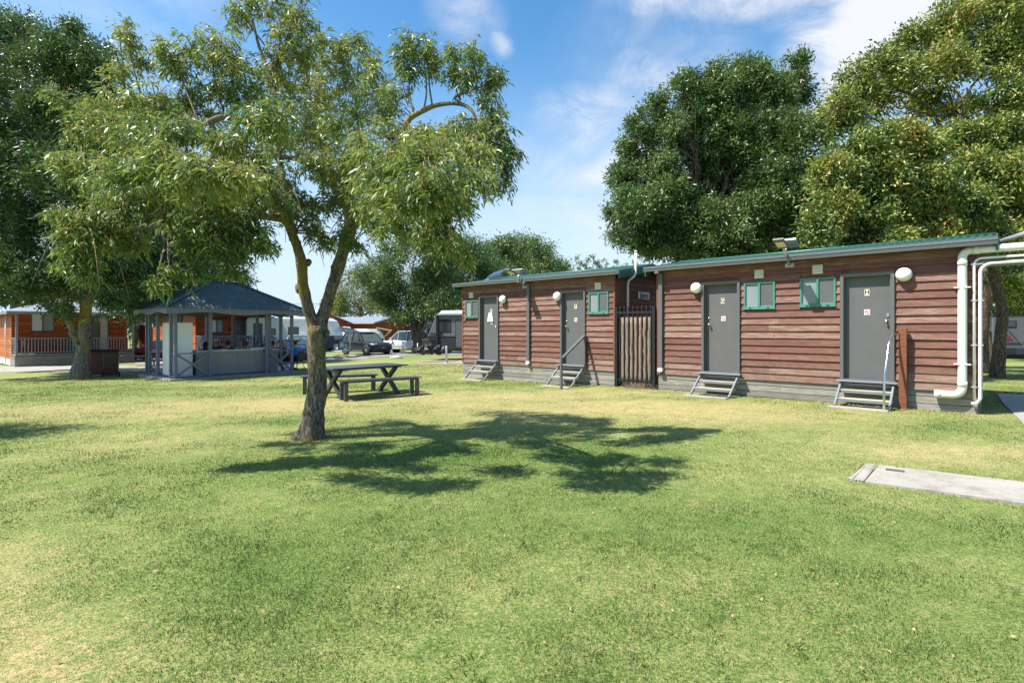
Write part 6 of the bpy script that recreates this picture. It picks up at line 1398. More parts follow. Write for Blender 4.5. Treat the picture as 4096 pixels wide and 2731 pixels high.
# --- the big dark tree on the left with the lichened trunk
p = gpt(322, 1514); bT = Vector(p); z0 = p.y
def on(px, py, z): return ray(px, py, z)
tp = [bT-Vector((0, 0, .1)), on(325, 1470, z0), on(330, 1400, z0), on(337, 1330, z0), on(344, 1240, z0), on(352, 1150, z0), on(360, 1040, z0), on(366, 900, z0)]
big = [(40, 95, 30, 40), (150, 140, 26, 34), (230, 160, 26, 34), (310, 128, 30, 36), (350, 160, 26, 30), (430, 200, 30, 30), (60, 210, 210, 160), (250, 250, 170, 130), (390, 280, 130, 110), (-150, 350, 260, 220), (60, 480, 260, 220), (330, 480, 240, 190), (520, 560, 160, 150), (-120, 700, 260, 200), (120, 760, 260, 190), (380, 720, 240, 180), (560, 800, 150, 140),
       (40, 960, 240, 150), (260, 950, 220, 140), (480, 980, 200, 120), (90, 1120, 190, 90), (300, 1090, 200, 100), (520, 1110, 180, 100), (-120, 1080, 220, 150), (650, 1020, 150, 110), (180, 1210, 60, 40), (420, 1225, 90, 40), (240, 1250, 60, 35), (520, 1235, 70, 38), (60, 1175, 110, 45, 4.5), (180, 1165, 100, 50, 5), (420, 1180, 100, 50, 5), (530, 1170, 80, 50, 5), (-60, 1180, 90, 50, 4), (30, 130, 70, 70), (120, 175, 60, 55), (310, 175, 60, 60)]
lb = lobes_px(big, z0+.8, 2.4)
for i in range(19, 23): pass
tA = tree('ash_tree', 'huge dark green tree on the left with a lichened yellow trunk', bT, None, .215, lb, 165000, .19, .055, 'leaf_ash_dark', 'bark_lichen', tp, per=20, inner=.45, spread=.27, flare=1.75)
mb = MB(); bark_tube(mb, [q-bT for q in (on(322, 1372, z0), on(300, 1335, z0), on(285, 1300, z0), on(268, 1250, z0), on(258, 1180, z0+.2), on(240, 1080, z0+.4))], .16, .10, 14, .1, 2); mb.build('side_limb', 'bark_lichen', tA)
mb = MB(); mb.tube([q-bT for q in (on(318, 1375, z0-.15), on(296, 1348, z0-.3), on(277, 1328, z0-.35))], [.10, .085, .07], 12); mb.build('cut_stub', 'bark_lichen', tA)
# --- dark trees behind the gazebo and beside cabin 191
def simple_tree(label, px, zb, lobes, n, ln, wd, lm, bm_, rt=.22, zj=1.5, **k):
    b = ray(px, 1318, zb); b.z = G(b.x, b.y); lo = lobes_px(lobes, zb, zj); cz = min(c[2]-r[2]*.3 for c, r in lo); top = Vector((b.x, b.y, max(b.z+1.6, cz+.5)))
    return tree(k.pop('name', 'tree'), label, b, top, rt, lo, n, ln, wd, lm, bm_, **k)
simple_tree('dark spreading tree behind the gazebo roof, right of the lichened trunk', 700, 30, [(640, 760, 200, 160), (780, 820, 150, 140), (880, 900, 110, 100), (560, 900, 180, 140), (720, 960, 190, 130), (860, 1010, 130, 100), (600, 1080, 170, 100), (780, 1120, 190, 90), (900, 1100, 100, 70), (470, 1150, 150, 90), (640, 1200, 170, 60), (560, 1240, 120, 50), (960, 1000, 40, 60), (970, 1130, 40, 40)],
            44000, .24, .07, 'leaf_ash_dark', 'bark_brown', .3, 1.8, per=14, spread=.45, name='shade_tree')
simple_tree('dense green tree between cabin 191 and the red-brown hut', 545, 45, [(520, 1180, 110, 90), (600, 1230, 80, 70), (530, 1290, 60, 90), (560, 1330, 40, 60), (470, 1240, 90, 70)], 9000, .35, .12, 'leaf_blue', 'bark_brown', .2, 1.0, name='shade_tree', spread=.6)
simple_tree('tall dark tree rising behind the roof of cabin 191', 60, 44, [(-60, 1130, 130, 110), (60, 1120, 120, 110), (160, 1150, 100, 90), (260, 1160, 100, 90), (360, 1170, 100, 80), (-140, 1000, 140, 130)], 9000, .38, .13, 'leaf_ash_dark', 'bark_brown', .3, 1.5, name='shade_tree', spread=.6)
# --- middle distance
simple_tree('thin grey-green gum tree right of the forked trunk above the gabled cabins', 1440, 74, [(1400, 1130, 60, 45), (1470, 1110, 60, 40), (1370, 1190, 45, 40), (1440, 1190, 60, 45), (1520, 1180, 50, 50), (1350, 1235, 50, 35), (1460, 1240, 70, 35), (1540, 1235, 40, 30), (1530, 1100, 40, 40)], 9000, .42, .12, 'leaf_gum', 'bark_grey', .35, 4, name='gum_tree', inner=.25, spread=.9, per=12)
simple_tree('small yellow-green gum beside the larger gum, behind the gabled cabin roofs', 1360, 70, [(1345, 1225, 35, 40), (1375, 1245, 40, 25), (1530, 1245, 30, 22), (1325, 1245, 25, 25)], 2200, .40, .12, 'leaf_yellow', 'bark_grey', .2, 2, name='gum_tree', spread=.8)
b = ray(1672, 1318, 42); b.z = G(b.x, b.y)
cl = lobes_px([(1560, 1030, 90, 60), (1660, 1000, 110, 65), (1760, 1040, 90, 70), (1500, 1110, 90, 70), (1600, 1120, 120, 80), (1720, 1130, 110, 80), (1800, 1130, 60, 70), (1540, 1200, 80, 55), (1640, 1220, 110, 60), (1740, 1230, 90, 55), (1590, 1270, 50, 30), (1700, 1290, 60, 40), (1560, 1225, 50, 40), (1790, 1215, 50, 60)], 42, 2)
tE = tree('ash_tree', 'multi-stemmed dark green tree above the white utility and the grey caravan', b, ray(1672, 1330, 42), .22, cl, 34000, .24, .08, 'leaf_big_dark', 'bark_brown', None, spread=.45, bias=.35)
mb = MB()
for (x0, y0_, x1, y1_) in ((1672, 1390, 1690, 1180), (1665, 1390, 1620, 1150), (1678, 1392, 1735, 1260), (1735, 1260, 1790, 1170)): bark_tube(mb, [q-b for q in limb_path(ray(x0, y0_, 42), ray(x1, y1_, 42), 5, 0, .03)], .19, .09, 10, .1, 1)
mb.build('stem', 'bark_brown', tE)
simple_tree('pale grey-green tree rising over the left end of the cabin with doors E and F', 1850, 48, [(1760, 1010, 80, 60), (1830, 1000, 90, 60), (1900, 1020, 90, 70), (1780, 1090, 90, 80), (1880, 1110, 110, 80), (1800, 1180, 90, 80), (1850, 1230, 60, 60), (1960, 1090, 80, 70)], 20000, .26, .09, 'leaf_blue', 'bark_brown', .3, 2.5, spread=.5, name='shade_tree')
simple_tree('rounded dark tree behind the middle of the left green roof', 2080, 56, [(2000, 1000, 80, 55), (2080, 985, 80, 50), (2140, 1010, 70, 55), (2040, 1070, 110, 70), (2150, 1080, 90, 60), (1960, 1050, 70, 60), (2220, 1080, 50, 40), (2240, 1110, 60, 30)], 20000, .32, .11, 'leaf_big_dark', 'bark_brown', .3, 3, spread=.6, name='shade_tree')
# poplar tips over the cabin roof
for i, (px, top, zz) in enumerate(((2318, 1028, 66), (2345, 1034, 68), (2372, 1022, 66), (2398, 1028, 70), (2425, 1052, 66), (2462, 1046, 70), (2500, 1056, 68), (2540, 1050, 66))):
    b = ray(px, 1318, zz); b.z = G(b.x, b.y); lo = [((lambda q: (q.x, q.y, q.z))(ray(px+random.uniform(-4, 4), top+12+k*22, zz)), (.42+.05*k, .42+.05*k, .55)) for k in range(6)]
    nth = ('first', 'second', 'third', 'fourth', 'fifth', 'sixth', 'seventh', 'eighth')[i]
    tree('poplar', f'slender poplar tip above the green roofs, {nth} from the left of the row', b, ray(px, top+60, zz), .10, lo, 900, .22, .11, 'leaf_blue', 'bark_grey', None, 'poplars behind the cabins', per=9, spread=.22, twigs=False)
# --- tall tree behind the cabins, centre right
b = ray(2840, 1318, 23.5); b.z = G(b.x, b.y)
L_ = [(2868, 262, 16, 40, 0), (2985, 262, 18, 36, .3), (3015, 280, 14, 30, .1), (3215, 262, 20, 34, .2), (3180, 300, 16, 40, 0), (2735, 330, 18, 34, 0), (2640, 400, 16, 32, .2), (2560, 455, 16, 34, 0), (2520, 560, 18, 22, 0), (2790, 350, 18, 34, .4), (2930, 300, 20, 34, -.4), (3090, 320, 22, 34, .3), (2470, 690, 22, 20, 0), (2440, 850, 20, 24, 0), (2470, 960, 24, 22, 0), (3140, 330, 16, 30, .2), (2700, 860, 190, 120, -.8), (2900, 900, 200, 120, -.9), (2860, 1000, 200, 90, -.8), (3080, 860, 190, 130, -.8), (2620, 960, 120, 70, -.6), (2860, 300, 45, 70, 0), (2990, 310, 90, 70, 0), (2940, 380, 130, 90, 0), (3060, 400, 130, 110, 0), (3195, 290, 38, 75, 0), (3170, 400, 60, 90, .5), (2740, 370, 60, 60, 0), (2800, 440, 110, 90, 0), (2640, 430, 40, 55, 0), (2560, 500, 55, 60, 0), (2680, 540, 110, 90, 0), (2520, 590, 60, 50, .3),
      (2860, 560, 150, 120), (3040, 580, 160, 130), (3200, 560, 110, 110), (2600, 700, 130, 110), (2500, 720, 60, 80), (2780, 720, 160, 120), (2960, 760, 170, 120), (3140, 760, 160, 130), (3260, 720, 80, 110), (2560, 850, 110, 90), (2500, 880, 60, 60), (2740, 900, 160, 110), (2940, 930, 170, 110), (3120, 940, 160, 110), (3240, 930, 110, 110),
      (2660, 1000, 120, 60), (2820, 1040, 120, 60), (3000, 1050, 130, 60), (3180, 1050, 130, 70), (2490, 940, 40, 40), (2580, 960, 60, 50), (2480, 780, 35, 35), (2720, 330, 25, 30), (3270, 500, 40, 40), (3300, 560, 40, 40)]
tree('ash_tree', 'tall bluish-green tree filling the sky behind the gate and door G', b, ray(2850, 1000, 23.5), .3, lobes_px(L_, 23.5, 1.7), 195000, .19, .062, 'leaf_big_dark', 'bark_brown', None, per=24, inner=.5, spread=.27, bias=.25)
# --- broad-leaved trees on the right
b = ray(3930, 1318, 19.5); b.z = G(b.x, b.y)
L_ = [(3650, 190, 110, 80), (3800, 120, 130, 100), (3950, 60, 150, 100), (4100, 40, 150, 120), (4300, 60, 200, 180), (3520, 280, 100, 80), (3420, 350, 80, 70), (3360, 430, 70, 70), (3330, 500, 50, 60), (3480, 420, 100, 70), (3620, 330, 120, 90), (3780, 290, 130, 90), (3960, 240, 130, 100), (4120, 260, 140, 120), (3700, 430, 90, 60), (3850, 440, 80, 50), (4000, 420, 110, 80), (4120, 450, 110, 100), (3400, 500, 60, 40), (4300, 350, 200, 180)]
tree('lilly_pilly_tree', 'big glossy broad-leaved tree with yellow-green tips against the top right sky', b, ray(3870, 700, 19.5), .16, lobes_px(L_, 19.5, 1.6), 62000, .17, .068, 'leaf_lilly', 'bark_brown', None, per=12, inner=.5, spread=.26, bias=.45, down=-.45)
b = ray(3560, 1318, 16.5); b.z = G(b.x, b.y)
L_ = [(3560, 570, 130, 60), (3440, 640, 110, 80), (3660, 610, 110, 70), (3340, 720, 90, 90), (3500, 740, 130, 90), (3680, 740, 120, 90), (3330, 850, 80, 80), (3460, 880, 120, 80), (3620, 880, 120, 80), (3780, 860, 110, 90), (3280, 930, 60, 60), (3540, 990, 130, 60), (3720, 990, 120, 60), (3400, 990, 90, 50)]
tree('lilly_pilly_tree', 'bushy broad-leaved tree above doors G and H, lower and nearer than the tall one', b, ray(3580, 860, 16.5), .13, lobes_px(L_, 16.5, 1.0), 48000, .15, .062, 'leaf_lilly', 'bark_brown', None, per=12, inner=.5, spread=.24, bias=.45, down=-.4)
b = ray(3990, 1318, 17.5); b.z = G(b.x, b.y)
L_ = [(3860, 560, 100, 60), (3990, 560, 110, 70), (4110, 600, 110, 80), (3900, 690, 120, 80), (4050, 720, 130, 80), (4160, 800, 120, 100), (3880, 820, 120, 80), (4020, 860, 120, 80), (3950, 960, 130, 60), (4090, 960, 120, 70), (4250, 700, 150, 150), (4250, 900, 150, 130)]
tree('lilly_pilly_tree', 'broad-leaved tree with brown trunk behind the gutter end and angled solar panel', b, ray(3990, 800, 17.5), .15, lobes_px(L_, 17.5, 1.1), 44000, .155, .064, 'leaf_lilly', 'bark_brown', None, per=12, inner=.5, spread=.25, bias=.45, down=-.4)
simple_tree('yellow and green autumn tree behind the silver caravan at the right edge', 4030, 36, [(3920, 1040, 90, 70), (4010, 1060, 90, 70), (4100, 1050, 90, 80), (3900, 1150, 80, 70), (4000, 1160, 100, 80), (4100, 1170, 100, 80), (3930, 1250, 70, 60), (4020, 1270, 90, 60), (4120, 1260, 90, 60), (3900, 1330, 60, 60), (3990, 1340, 60, 50), (4220, 1120, 120, 120), (4240, 1260, 120, 100)], 26000, .19, .10, 'leaf_yellow', 'bark_brown', .25, 2, name='autumn_tree', spread=.35)
simple_tree('tall tree added to shade the silver caravan, mostly hidden by nearer trees', 3760, 32, [(3500, 900, 120, 90), (3650, 860, 130, 100), (3800, 880, 130, 100), (3920, 960, 110, 70), (3700, 980, 130, 60), (3560, 1000, 120, 50), (3850, 1040, 110, 60)], 22000, .2, .08, 'leaf_ash_dark', 'bark_brown', .25, 2, name='shade_tree', spread=.35)  # added for the shade it throws on the right-hand caravan
simple_tree('dark tree with a leaning trunk behind the pipes at the right edge', 3960, 27, [(3950, 960, 90, 50), (4060, 970, 110, 50), (4150, 1000, 110, 60), (3900, 990, 60, 40), (4020, 1040, 90, 30), (4130, 1060, 90, 30), (4260, 960, 140, 90)], 14000, .16, .07, 'leaf_ash_dark', 'bark_brown', .15, 1.5, name='shade_tree', spread=.3)
# a hedge of garden trees closing the view behind the caravans at the far left and between the trunks
simple_tree('low dark tree behind the long white caravan, right of the gazebo', 1130, 60, [(1000, 1240, 60, 40), (930, 1230, 60, 40)], 2500, .4, .14, 'leaf_ash_dark', 'bark_brown', .2, 2, name='shade_tree', spread=.7)
# tree standing off to the left; its shadow reaches into the picture
bo = Vector((-11.4, 7.4, G(-11.4, 7.4)))
tree('ash_tree', 'young tree just outside the left edge, seen only by its shadow', bo, bo+Vector((0, 0, 2.2)), .12, [((-10.4, 8.1, 3.0), (1.3, .8, .7)), ((-11.8, 7.2, 3.6), (1.3, 1.2, 1.0)), ((-10.9, 8.0, 3.8), (1.2, .8, .7))], 9000, .12, .035, 'leaf_ash_dark', 'bark_grey', None)

# ------------------------------------------------------------------ the forked tree in the lawn
Bm = gpt(1239, 1752); ZM = Bm.y; MT = lambda x, y: (1050+x/1.742, 900+y/1.742)
fk = thing('forked_ash_tree', 'forked ash tree with drooping narrow leaves and hanging seeds in the middle of the lawn', 'tree', tuple(Bm))
def lim(mb, pts, rough=.10, n=20, res=2, name=None):
    """pts: (region x, region y, width px of the photo/1.742, depth offset)"""
    P = [ray(*MT(x, y), ZM+dz) for x, y, w_, dz in pts]; rr = [w_/1.742/FPX*(ZM+dz)/2 for x, y, w_, dz in pts]
    for _ in range(res):
        Q = []; S = []
        for i in range(len(P)-1):
            p0 = P[max(i-1, 0)]; p3 = P[min(i+2, len(P)-1)]; Q += [P[i], (P[i]+P[i+1])*.5625-(p0+p3)*.0625]; S += [rr[i], (rr[i]+rr[i+1])/2]
        P = Q+[P[-1]]; rr = S+[rr[-1]]
    o = len(mb.v); mb.tube([p-Bm for p in P], rr, n); k = len(P)
    for q in range(k*n):
        i = q//n; v = Vector(mb.v[o+q]); c = P[i]-Bm; d = v-c; w_ = v+Bm
        nz = mnoise.noise(Vector((w_.x*5, w_.y*5, w_.z*1.5)))+.5*mnoise.noise(Vector((w_.x*19, w_.y*19, w_.z*4.5)))+.3*mnoise.noise(Vector((w_.x*40, w_.y*40, w_.z*9)))
        mb.v[o+q] = tuple(c+d*(1+rough*nz*1.5))
    return P
tk = MB()
lim(tk, [(332, 1508, 250, 0), (334, 1478, 225, 0), (340, 1440, 185, 0), (350, 1380, 158, 0), (360, 1290, 138, 0), (374, 1180, 124, 0), (380, 1060, 116, 0), (379, 960, 118, 0), (379, 880, 124, 0), (381, 800, 138, 0), (383, 735, 150, 0), (384, 700, 130, 0)], .13, 40, 3)
for q in range(len(tk.v)):      # root flare in ridges
    v = Vector(tk.v[q]); 
    if v.z < .55: a = math.atan2(v.y, v.x); k = (1-v.z/.55)**2; s_ = 1+.20*k*math.sin(a*5+1.3); tk.v[q] = (v.x*s_, v.y*s_, v.z)
tk.build('trunk', 'bark_grey', fk)
lm1 = MB(); P1 = lim(lm1, [(372, 745, 100, 0), (352, 690, 88, -.02), (330, 620, 80, -.05), (308, 540, 76, -.1), (292, 470, 80, -.12), (280, 410, 72, -.15), (277, 340, 66, -.2), (272, 268, 76, -.25), (256, 200, 62, -.3), (238, 140, 60, -.4), (212, 75, 64, -.5), (190, 20, 60, -.6), (150, -60, 52, -.8), (110, -150, 44, -1.0), (60, -260, 36, -1.1), (20, -380, 28, -1.2), (-10, -500, 20, -1.2), (0, -640, 14, -1.1)], .10, 28)
lm1.build('left_limb', 'bark_grey', fk)
lm2 = MB(); P2 = lim(lm2, [(395, 760, 100, 0), (408, 690, 90, .03), (426, 620, 82, .05), (450, 540, 80, .1), (478, 450, 82, .12), (506, 370, 82, .15), (528, 290, 88, .2), (548, 225, 80, .2), (572, 150, 80, .25), (598, 70, 92, .3), (612, 20, 84, .3), (600, -60, 60, .4), (570, -140, 50, .5), (540, -220, 44, .5)], .10, 28)
lm2.build('right_limb', 'bark_grey', fk)
for x, y, r_, dz in ((256, 440, .062, -.12), (318, 262, .05, -.2), (440, 748, .06, -.04), (208, 92, .05, -.5), (500, 300, .05, .15), (434, 1150, .035, -.04)):
    kn = MB(); c = ray(*MT(x, y), ZM+dz)-Bm; o = len(kn.v); kn.sphere(c, r_, 14, (1, 1, 1.15)); kn.v[o:] = [tuple(c+(Vector(v)-c)*(1+.25*mnoise.noise(Vector(v)*14))) for v in kn.v[o:]]; kn.build('bark_knot', 'bark_grey', fk)

S_ = lambda x, y, z: ray(x, y, z)
nodes = []
def sl(pts, r0, r1, n=12):
    """secondary limb through (px, py, depth) points of the photograph"""
    P = [S_(*p)-Bm for p in pts]; o = len(br.v); bark_tube(br, P, r0, r1, n, .08, 2); nodes.extend([(p, 1) for p in P]); return P
br = MB()
tipL = P1[-1]; 
sl([(1400, 910, 8.15), (1377, 735, 8.2), (1326, 704, 8.1), (1275, 668, 7.9), (1189, 638, 7.7), (1100, 628, 7.4), (980, 640, 7.0), (860, 700, 6.7), (760, 760, 6.5)], .052, .014)
sl([(1402, 915, 8.15), (1450, 850, 8.2), (1490, 790, 8.0), (1540, 720, 7.7), (1590, 600, 7.5), (1625, 495, 7.4), (1660, 460, 7.4), (1700, 440, 7.4), (1735, 425, 7.4), (1790, 415, 7.3), (1845, 418, 7.3), (1885, 440, 7.2), (1905, 480, 7.2)], .06, .018)
sl([(1415, 905, 8.15), (1500, 850, 7.6), (1590, 830, 7.0), (1690, 850, 6.5), (1780, 900, 6.1)], .05, .015)
sl([(1370, 820, 8.2), (1330, 730, 8.6), (1290, 600, 9.0), (1270, 450, 9.2), (1280, 300, 9.2)], .06, .02)
sl([(1175, 930, 7.4), (1140, 800, 7.2), (1120, 640, 7.3), (1110, 480, 7.4), (1090, 330, 7.5), (1040, 200, 7.5), (1010, 80, 7.5)], .055, .014)
sl([(1160, 900, 7.3), (1040, 780, 7.8), (900, 640, 8.2), (760, 520, 8.4), (700, 458, 8.3), (640, 440, 8.1), (570, 402, 8.0), (520, 392, 7.9)], .06, .02)
sl([(1150, 880, 7.2), (1000, 860, 6.6), (840, 880, 6.2), (660, 900, 5.9), (480, 920, 5.8), (340, 960, 5.7)], .05, .014)
sl([(1120, 560, 7.4), (1000, 500, 7.3), (912, 468, 7.2), (850, 482, 7.1), (804, 505, 7.1), (700, 560, 6.9), (560, 640, 6.8), (420, 660, 6.8), (300, 640, 6.8)], .05, .014)
sl([(570, 402, 8.0), (480, 420, 7.8), (400, 460, 7.6), (320, 500, 7.5)], .03, .012)
sl([(1845, 415, 7.3), (1820, 390, 7.3), (1880, 365, 7.2), (1950, 340, 7.2)], .02, .008)
for pts in ([(700, 458, 8.3), (520, 390, 8.0), (490, 260, 8.0), (480, 150, 8.0)], [(570, 402, 8.0), (550, 330, 8.0), (520, 230, 8.0)], [(1655, 455, 7.4), (1638, 380, 7.4), (1636, 290, 7.4)], [(1695, 440, 7.4), (1706, 370, 7.4), (1700, 270, 7.4)], [(1730, 425, 7.4), (1718, 350, 7.4), (1715, 260, 7.4)],
            [(1842, 400, 7.3), (1825, 360, 7.3), (1822, 280, 7.3)], [(1895, 360, 7.2), (1910, 320, 7.2), (1890, 250, 7.2)], [(1100, 330, 7.5), (1080, 220, 7.5), (1020, 130, 7.5), (955, 40, 7.5)], [(1090, 300, 7.5), (1120, 180, 7.5), (1100, 80, 7.5), (1015, 60, 7.5)], [(1110, 300, 7.5), (1150, 150, 7.5), (1180, 60, 7.5)], [(1270, 330, 9.0), (1380, 260, 8.6), (1430, 180, 8.4)], [(900, 470, 7.2), (860, 330, 7.2), (850, 220, 7.2)], [(800, 500, 7.1), (740, 350, 7.2), (700, 230, 7.3)]):
    sl(pts, .016, .008, 6)
# foliage masses: (px, py, rx, ry, depth, density)
BL = [(1380, 760, 80, 60, 7.8), (1330, 840, 60, 50, 7.7), (1450, 700, 70, 60, 8.2), (1360, 680, 70, 60, 8.6), (1180, 800, 80, 50, 7.6), (1250, 650, 80, 60, 7.2), (1130, 560, 80, 60, 8.2), (760, 420, 60, 60, 7.6), (1560, 470, 60, 60, 8.0), (1440, 590, 60, 60, 6.4), (1330, 500, 60, 60, 7.4), (1650, 540, 60, 50, 7.6),
      (1000, 30, 80, 50, 7.5), (1120, 20, 90, 60, 7.5), (1210, 60, 60, 80, 7.5), (1160, 160, 80, 80, 7.5), (1110, 250, 110, 90, 7.6), (940, 60, 40, 40, 7.5), (1230, 230, 60, 60, 7.8),
      (770, 190, 100, 60, 7.3), (870, 190, 90, 70, 7.2), (940, 260, 90, 90, 7.2), (650, 200, 55, 50, 7.3), (700, 270, 70, 60, 7.3), (500, 120, 45, 45, 8.0), (530, 190, 50, 60, 8.0), (560, 250, 30, 40, 8.0), (480, 290, 60, 40, 7.9),
      (1300, 170, 70, 55, 8.2), (1290, 260, 90, 90, 8.6), (1360, 190, 50, 70, 8.3), (1430, 160, 45, 50, 8.3), (1460, 240, 60, 60, 8.2), (1500, 290, 40, 60, 8.0), (1390, 320, 110, 80, 8.6),
      (1610, 230, 55, 60, 7.4), (1650, 170, 55, 55, 7.4), (1710, 200, 55, 75, 7.4), (1640, 290, 45, 40, 7.4), (1730, 260, 35, 40, 7.4), (1810, 230, 45, 50, 7.3), (1815, 300, 40, 40, 7.3), (1890, 215, 45, 55, 7.2), (1880, 300, 55, 50, 7.2), (1975, 290, 38, 50, 7.2), (1955, 330, 30, 25, 7.2),
      (1570, 370, 60, 50, 7.6), (1500, 400, 80, 80, 7.9), (1950, 400, 45, 45, 7.2), (1975, 480, 60, 70, 7.1), (2050, 610, 45, 45, 7.0), (2000, 560, 60, 60, 7.0), (2020, 690, 35, 60, 7.0),
      (1850, 520, 110, 60, 7.0), (1860, 610, 120, 80, 5.8), (1720, 560, 110, 70, 6.8), (1700, 640, 130, 90, 5.2), (1560, 560, 110, 90, 7.2), (1430, 480, 120, 110, 8.4), (1300, 420, 140, 120, 8.9), (1160, 370, 130, 110, 8.2), (1000, 380, 130, 90, 7.4), (860, 350, 110, 70, 7.4),
      (1220, 520, 130, 90, 8.0), (1050, 480, 130, 80, 5.4), (1400, 620, 120, 90, 7.4), (1550, 680, 120, 90, 5.4), (1270, 560, 120, 80, 9.2), (1480, 760, 90, 90, 7.0), (1620, 780, 120, 80, 5.0), (1760, 740, 120, 80, 5.0), (1880, 710, 80, 70, 5.3), (1960, 640, 60, 60, 6.9), (1980, 740, 40, 50, 6.9), (1790, 830, 110, 50, 6.0),
      (1520, 840, 90, 60, 6.8), (1640, 880, 120, 70, 6.2), (1750, 900, 90, 50, 6.0), (1600, 930, 90, 40, 6.3), (1720, 960, 70, 40, 6.0), (1500, 910, 60, 50, 7.0), (1800, 990, 50, 55, 5.9), (1850, 1040, 30, 30, 5.9), (1840, 820, 50, 60, 6.2), (1900, 560, 60, 90, 7.0),
      (620, 400, 120, 80, 7.6), (460, 400, 110, 60, 7.7), (330, 440, 60, 60, 7.5), (330, 520, 90, 70, 7.4), (220, 380, 45, 35, 7.4), (440, 500, 120, 70, 7.2), (560, 540, 120, 80, 6.6), (700, 530, 110, 70, 5.5), (830, 470, 90, 60, 7.6), (680, 450, 90, 50, 8.4), (850, 580, 110, 70, 6.4), (980, 570, 110, 80, 6.6),
      (250, 640, 60, 40, 6.8), (290, 700, 40, 40, 6.8), (380, 660, 90, 60, 6.8), (400, 730, 80, 40, 6.4), (520, 680, 110, 70, 5.2), (660, 660, 120, 80, 5.0), (800, 700, 120, 80, 4.9), (930, 710, 110, 70, 5.0), (1040, 690, 100, 80, 6.4), (1120, 720, 80, 70, 7.6), (960, 640, 90, 60, 8.0), (700, 760, 100, 60, 6.6), (560, 760, 100, 60, 6.0), (440, 800, 60, 40, 6.0),
      (250, 885, 50, 35, 5.7), (320, 920, 70, 45, 5.7), (400, 890, 80, 55, 5.8), (500, 890, 80, 55, 5.9), (590, 850, 80, 60, 6.0), (300, 990, 60, 60, 5.7), (370, 990, 60, 50, 5.7), (310, 1070, 50, 50, 5.7), (360, 1110, 45, 40, 5.7), (400, 960, 50, 50, 5.8), (480, 970, 80, 40, 6.0), (690, 850, 90, 60, 6.2), (540, 1000, 30, 24, 6.0),
      (810, 830, 90, 70, 5.9), (760, 920, 80, 60, 5.9), (850, 940, 90, 70, 5.9), (930, 860, 90, 70, 6.2), (1020, 820, 90, 60, 6.4), (1110, 830, 60, 60, 7.0), (830, 1020, 60, 50, 5.9), (770, 1010, 50, 50, 5.9), (960, 960, 60, 45, 6.1), (1020, 930, 50, 50, 6.3), (1000, 1000, 50, 40, 6.1), (960, 1050, 40, 50, 6.0), (920, 1110, 40, 40, 6.0), (780, 1110, 40, 30, 5.9),
      (630, 1150, 35, 28, 5.8), (680, 1100, 25, 20, 5.8), (1270, 950, 45, 35, 7.4), (1310, 990, 40, 30, 7.4), (1370, 960, 40, 40, 7.6), (1420, 1000, 35, 30, 7.7), (1250, 900, 30, 40, 7.5), (1060, 990, 40, 40, 6.4), (1440, 860, 50, 60, 7.6), (1160, 880, 50, 30, 7.3), (1260, 820, 50, 30, 7.8),
      (1300, 700, 50, 60, 8.4)]
tw_c = []; tw_o = []; pods = []; shoots = []
for (px, py, rx, ry, dz) in BL:
    if py > 820: py -= 24
    if py > 990 and 600 < px < 1100: rx *= .75; ry *= .7
    c = np.array(S_(px, py, dz)); a = rx/FPX*dz; b_ = ry/FPX*dz; r3 = np.array([a, (a+b_)*.5, b_])*1.08
    best = min(nodes, key=lambda nd: (Vector(c)-Bm-nd[0]).length)[0]
    cc = Vector(c)-Bm
    if (cc-best).length > .25: br.tube(limb_path(best, cc, 5, .10, .06), [.016, .014, .012, .010, .008, .006], 6)
    ns = int(12+ (rx*ry)/170); u = rand_dirs(ns, .05); rad = RNG.random((ns, 1))**.5; q = c+u*rad*r3
    tw_c.append(q); tw_o.append(unit(u+RNG.normal(size=u.shape)*.5+np.array([0, 0, .1])))
    for i in range(ns//4):
        e_ = Vector(q[i])-Bm; s_ = cc; m1 = s_.lerp(e_, .5)+Vector((0, 0, random.uniform(.03, .14))); br.tube([s_, m1, e_], [.008, .006, .003], 5, cap=False)
    for i in range(int(ns*.42)):
        if random.random() < (.95 if px < 1250 or py > 550 else .4): pods.append(q[i]+RNG.normal(size=3)*.04)
for k_ in range(150):            # bare hooked twigs hanging in the lower crown
    nd = random.choice(nodes)[0]
    if nd.z+Bm.z > 4.4: continue
    a_ = random.uniform(0, 2*PI); L_ = random.uniform(.25, .7); p0 = nd; pts = [p0]
    for i in range(1, 8): t_ = i/7; pts.append(p0+Vector((math.cos(a_)*L_*t_*.8, math.sin(a_)*L_*t_*.8, .18*math.sin(t_*PI)-L_*t_*t_*.9)))
    br.tube(pts, [.012-.0013*i for i in range(8)], 5)
br.build('branches', 'bark_limb', fk); 
C = np.concatenate(tw_c)-np.array(Bm); O = np.concatenate(tw_o); k = 14
cc = np.repeat(C, k, 0); oo = np.repeat(O, k, 0); oo = oo.copy(); oo[:, 2] *= .4; oo = unit(oo)
t_ = np.tile(np.linspace(0, 1, k), len(C))[:, None]; axis = oo; side = unit(np.cross(axis, np.array([0, 0, 1.]))); sgn_ = np.tile(np.array([1, -1]*(k//2)), len(C))[:, None]
pos = cc+axis*(t_-.5)*.17+np.array([0, 0, -1.])*(t_**2)*.07+RNG.normal(size=cc.shape)*.026
d = axis*.55+side*sgn_*.75+RNG.normal(size=cc.shape)*.42; d[:, 2] -= .55
n = len(pos); print('main leaves', n)
me = leaf_mesh('foliage', pos, unit(d),   .088*RNG.uniform(.55, 1.3, n), .019*RNG.uniform(.7, 1.3, n), 'leaf_main', curved=True)
o = bpy.data.objects.new('crown', me); COL.objects.link(o); o.parent = fk
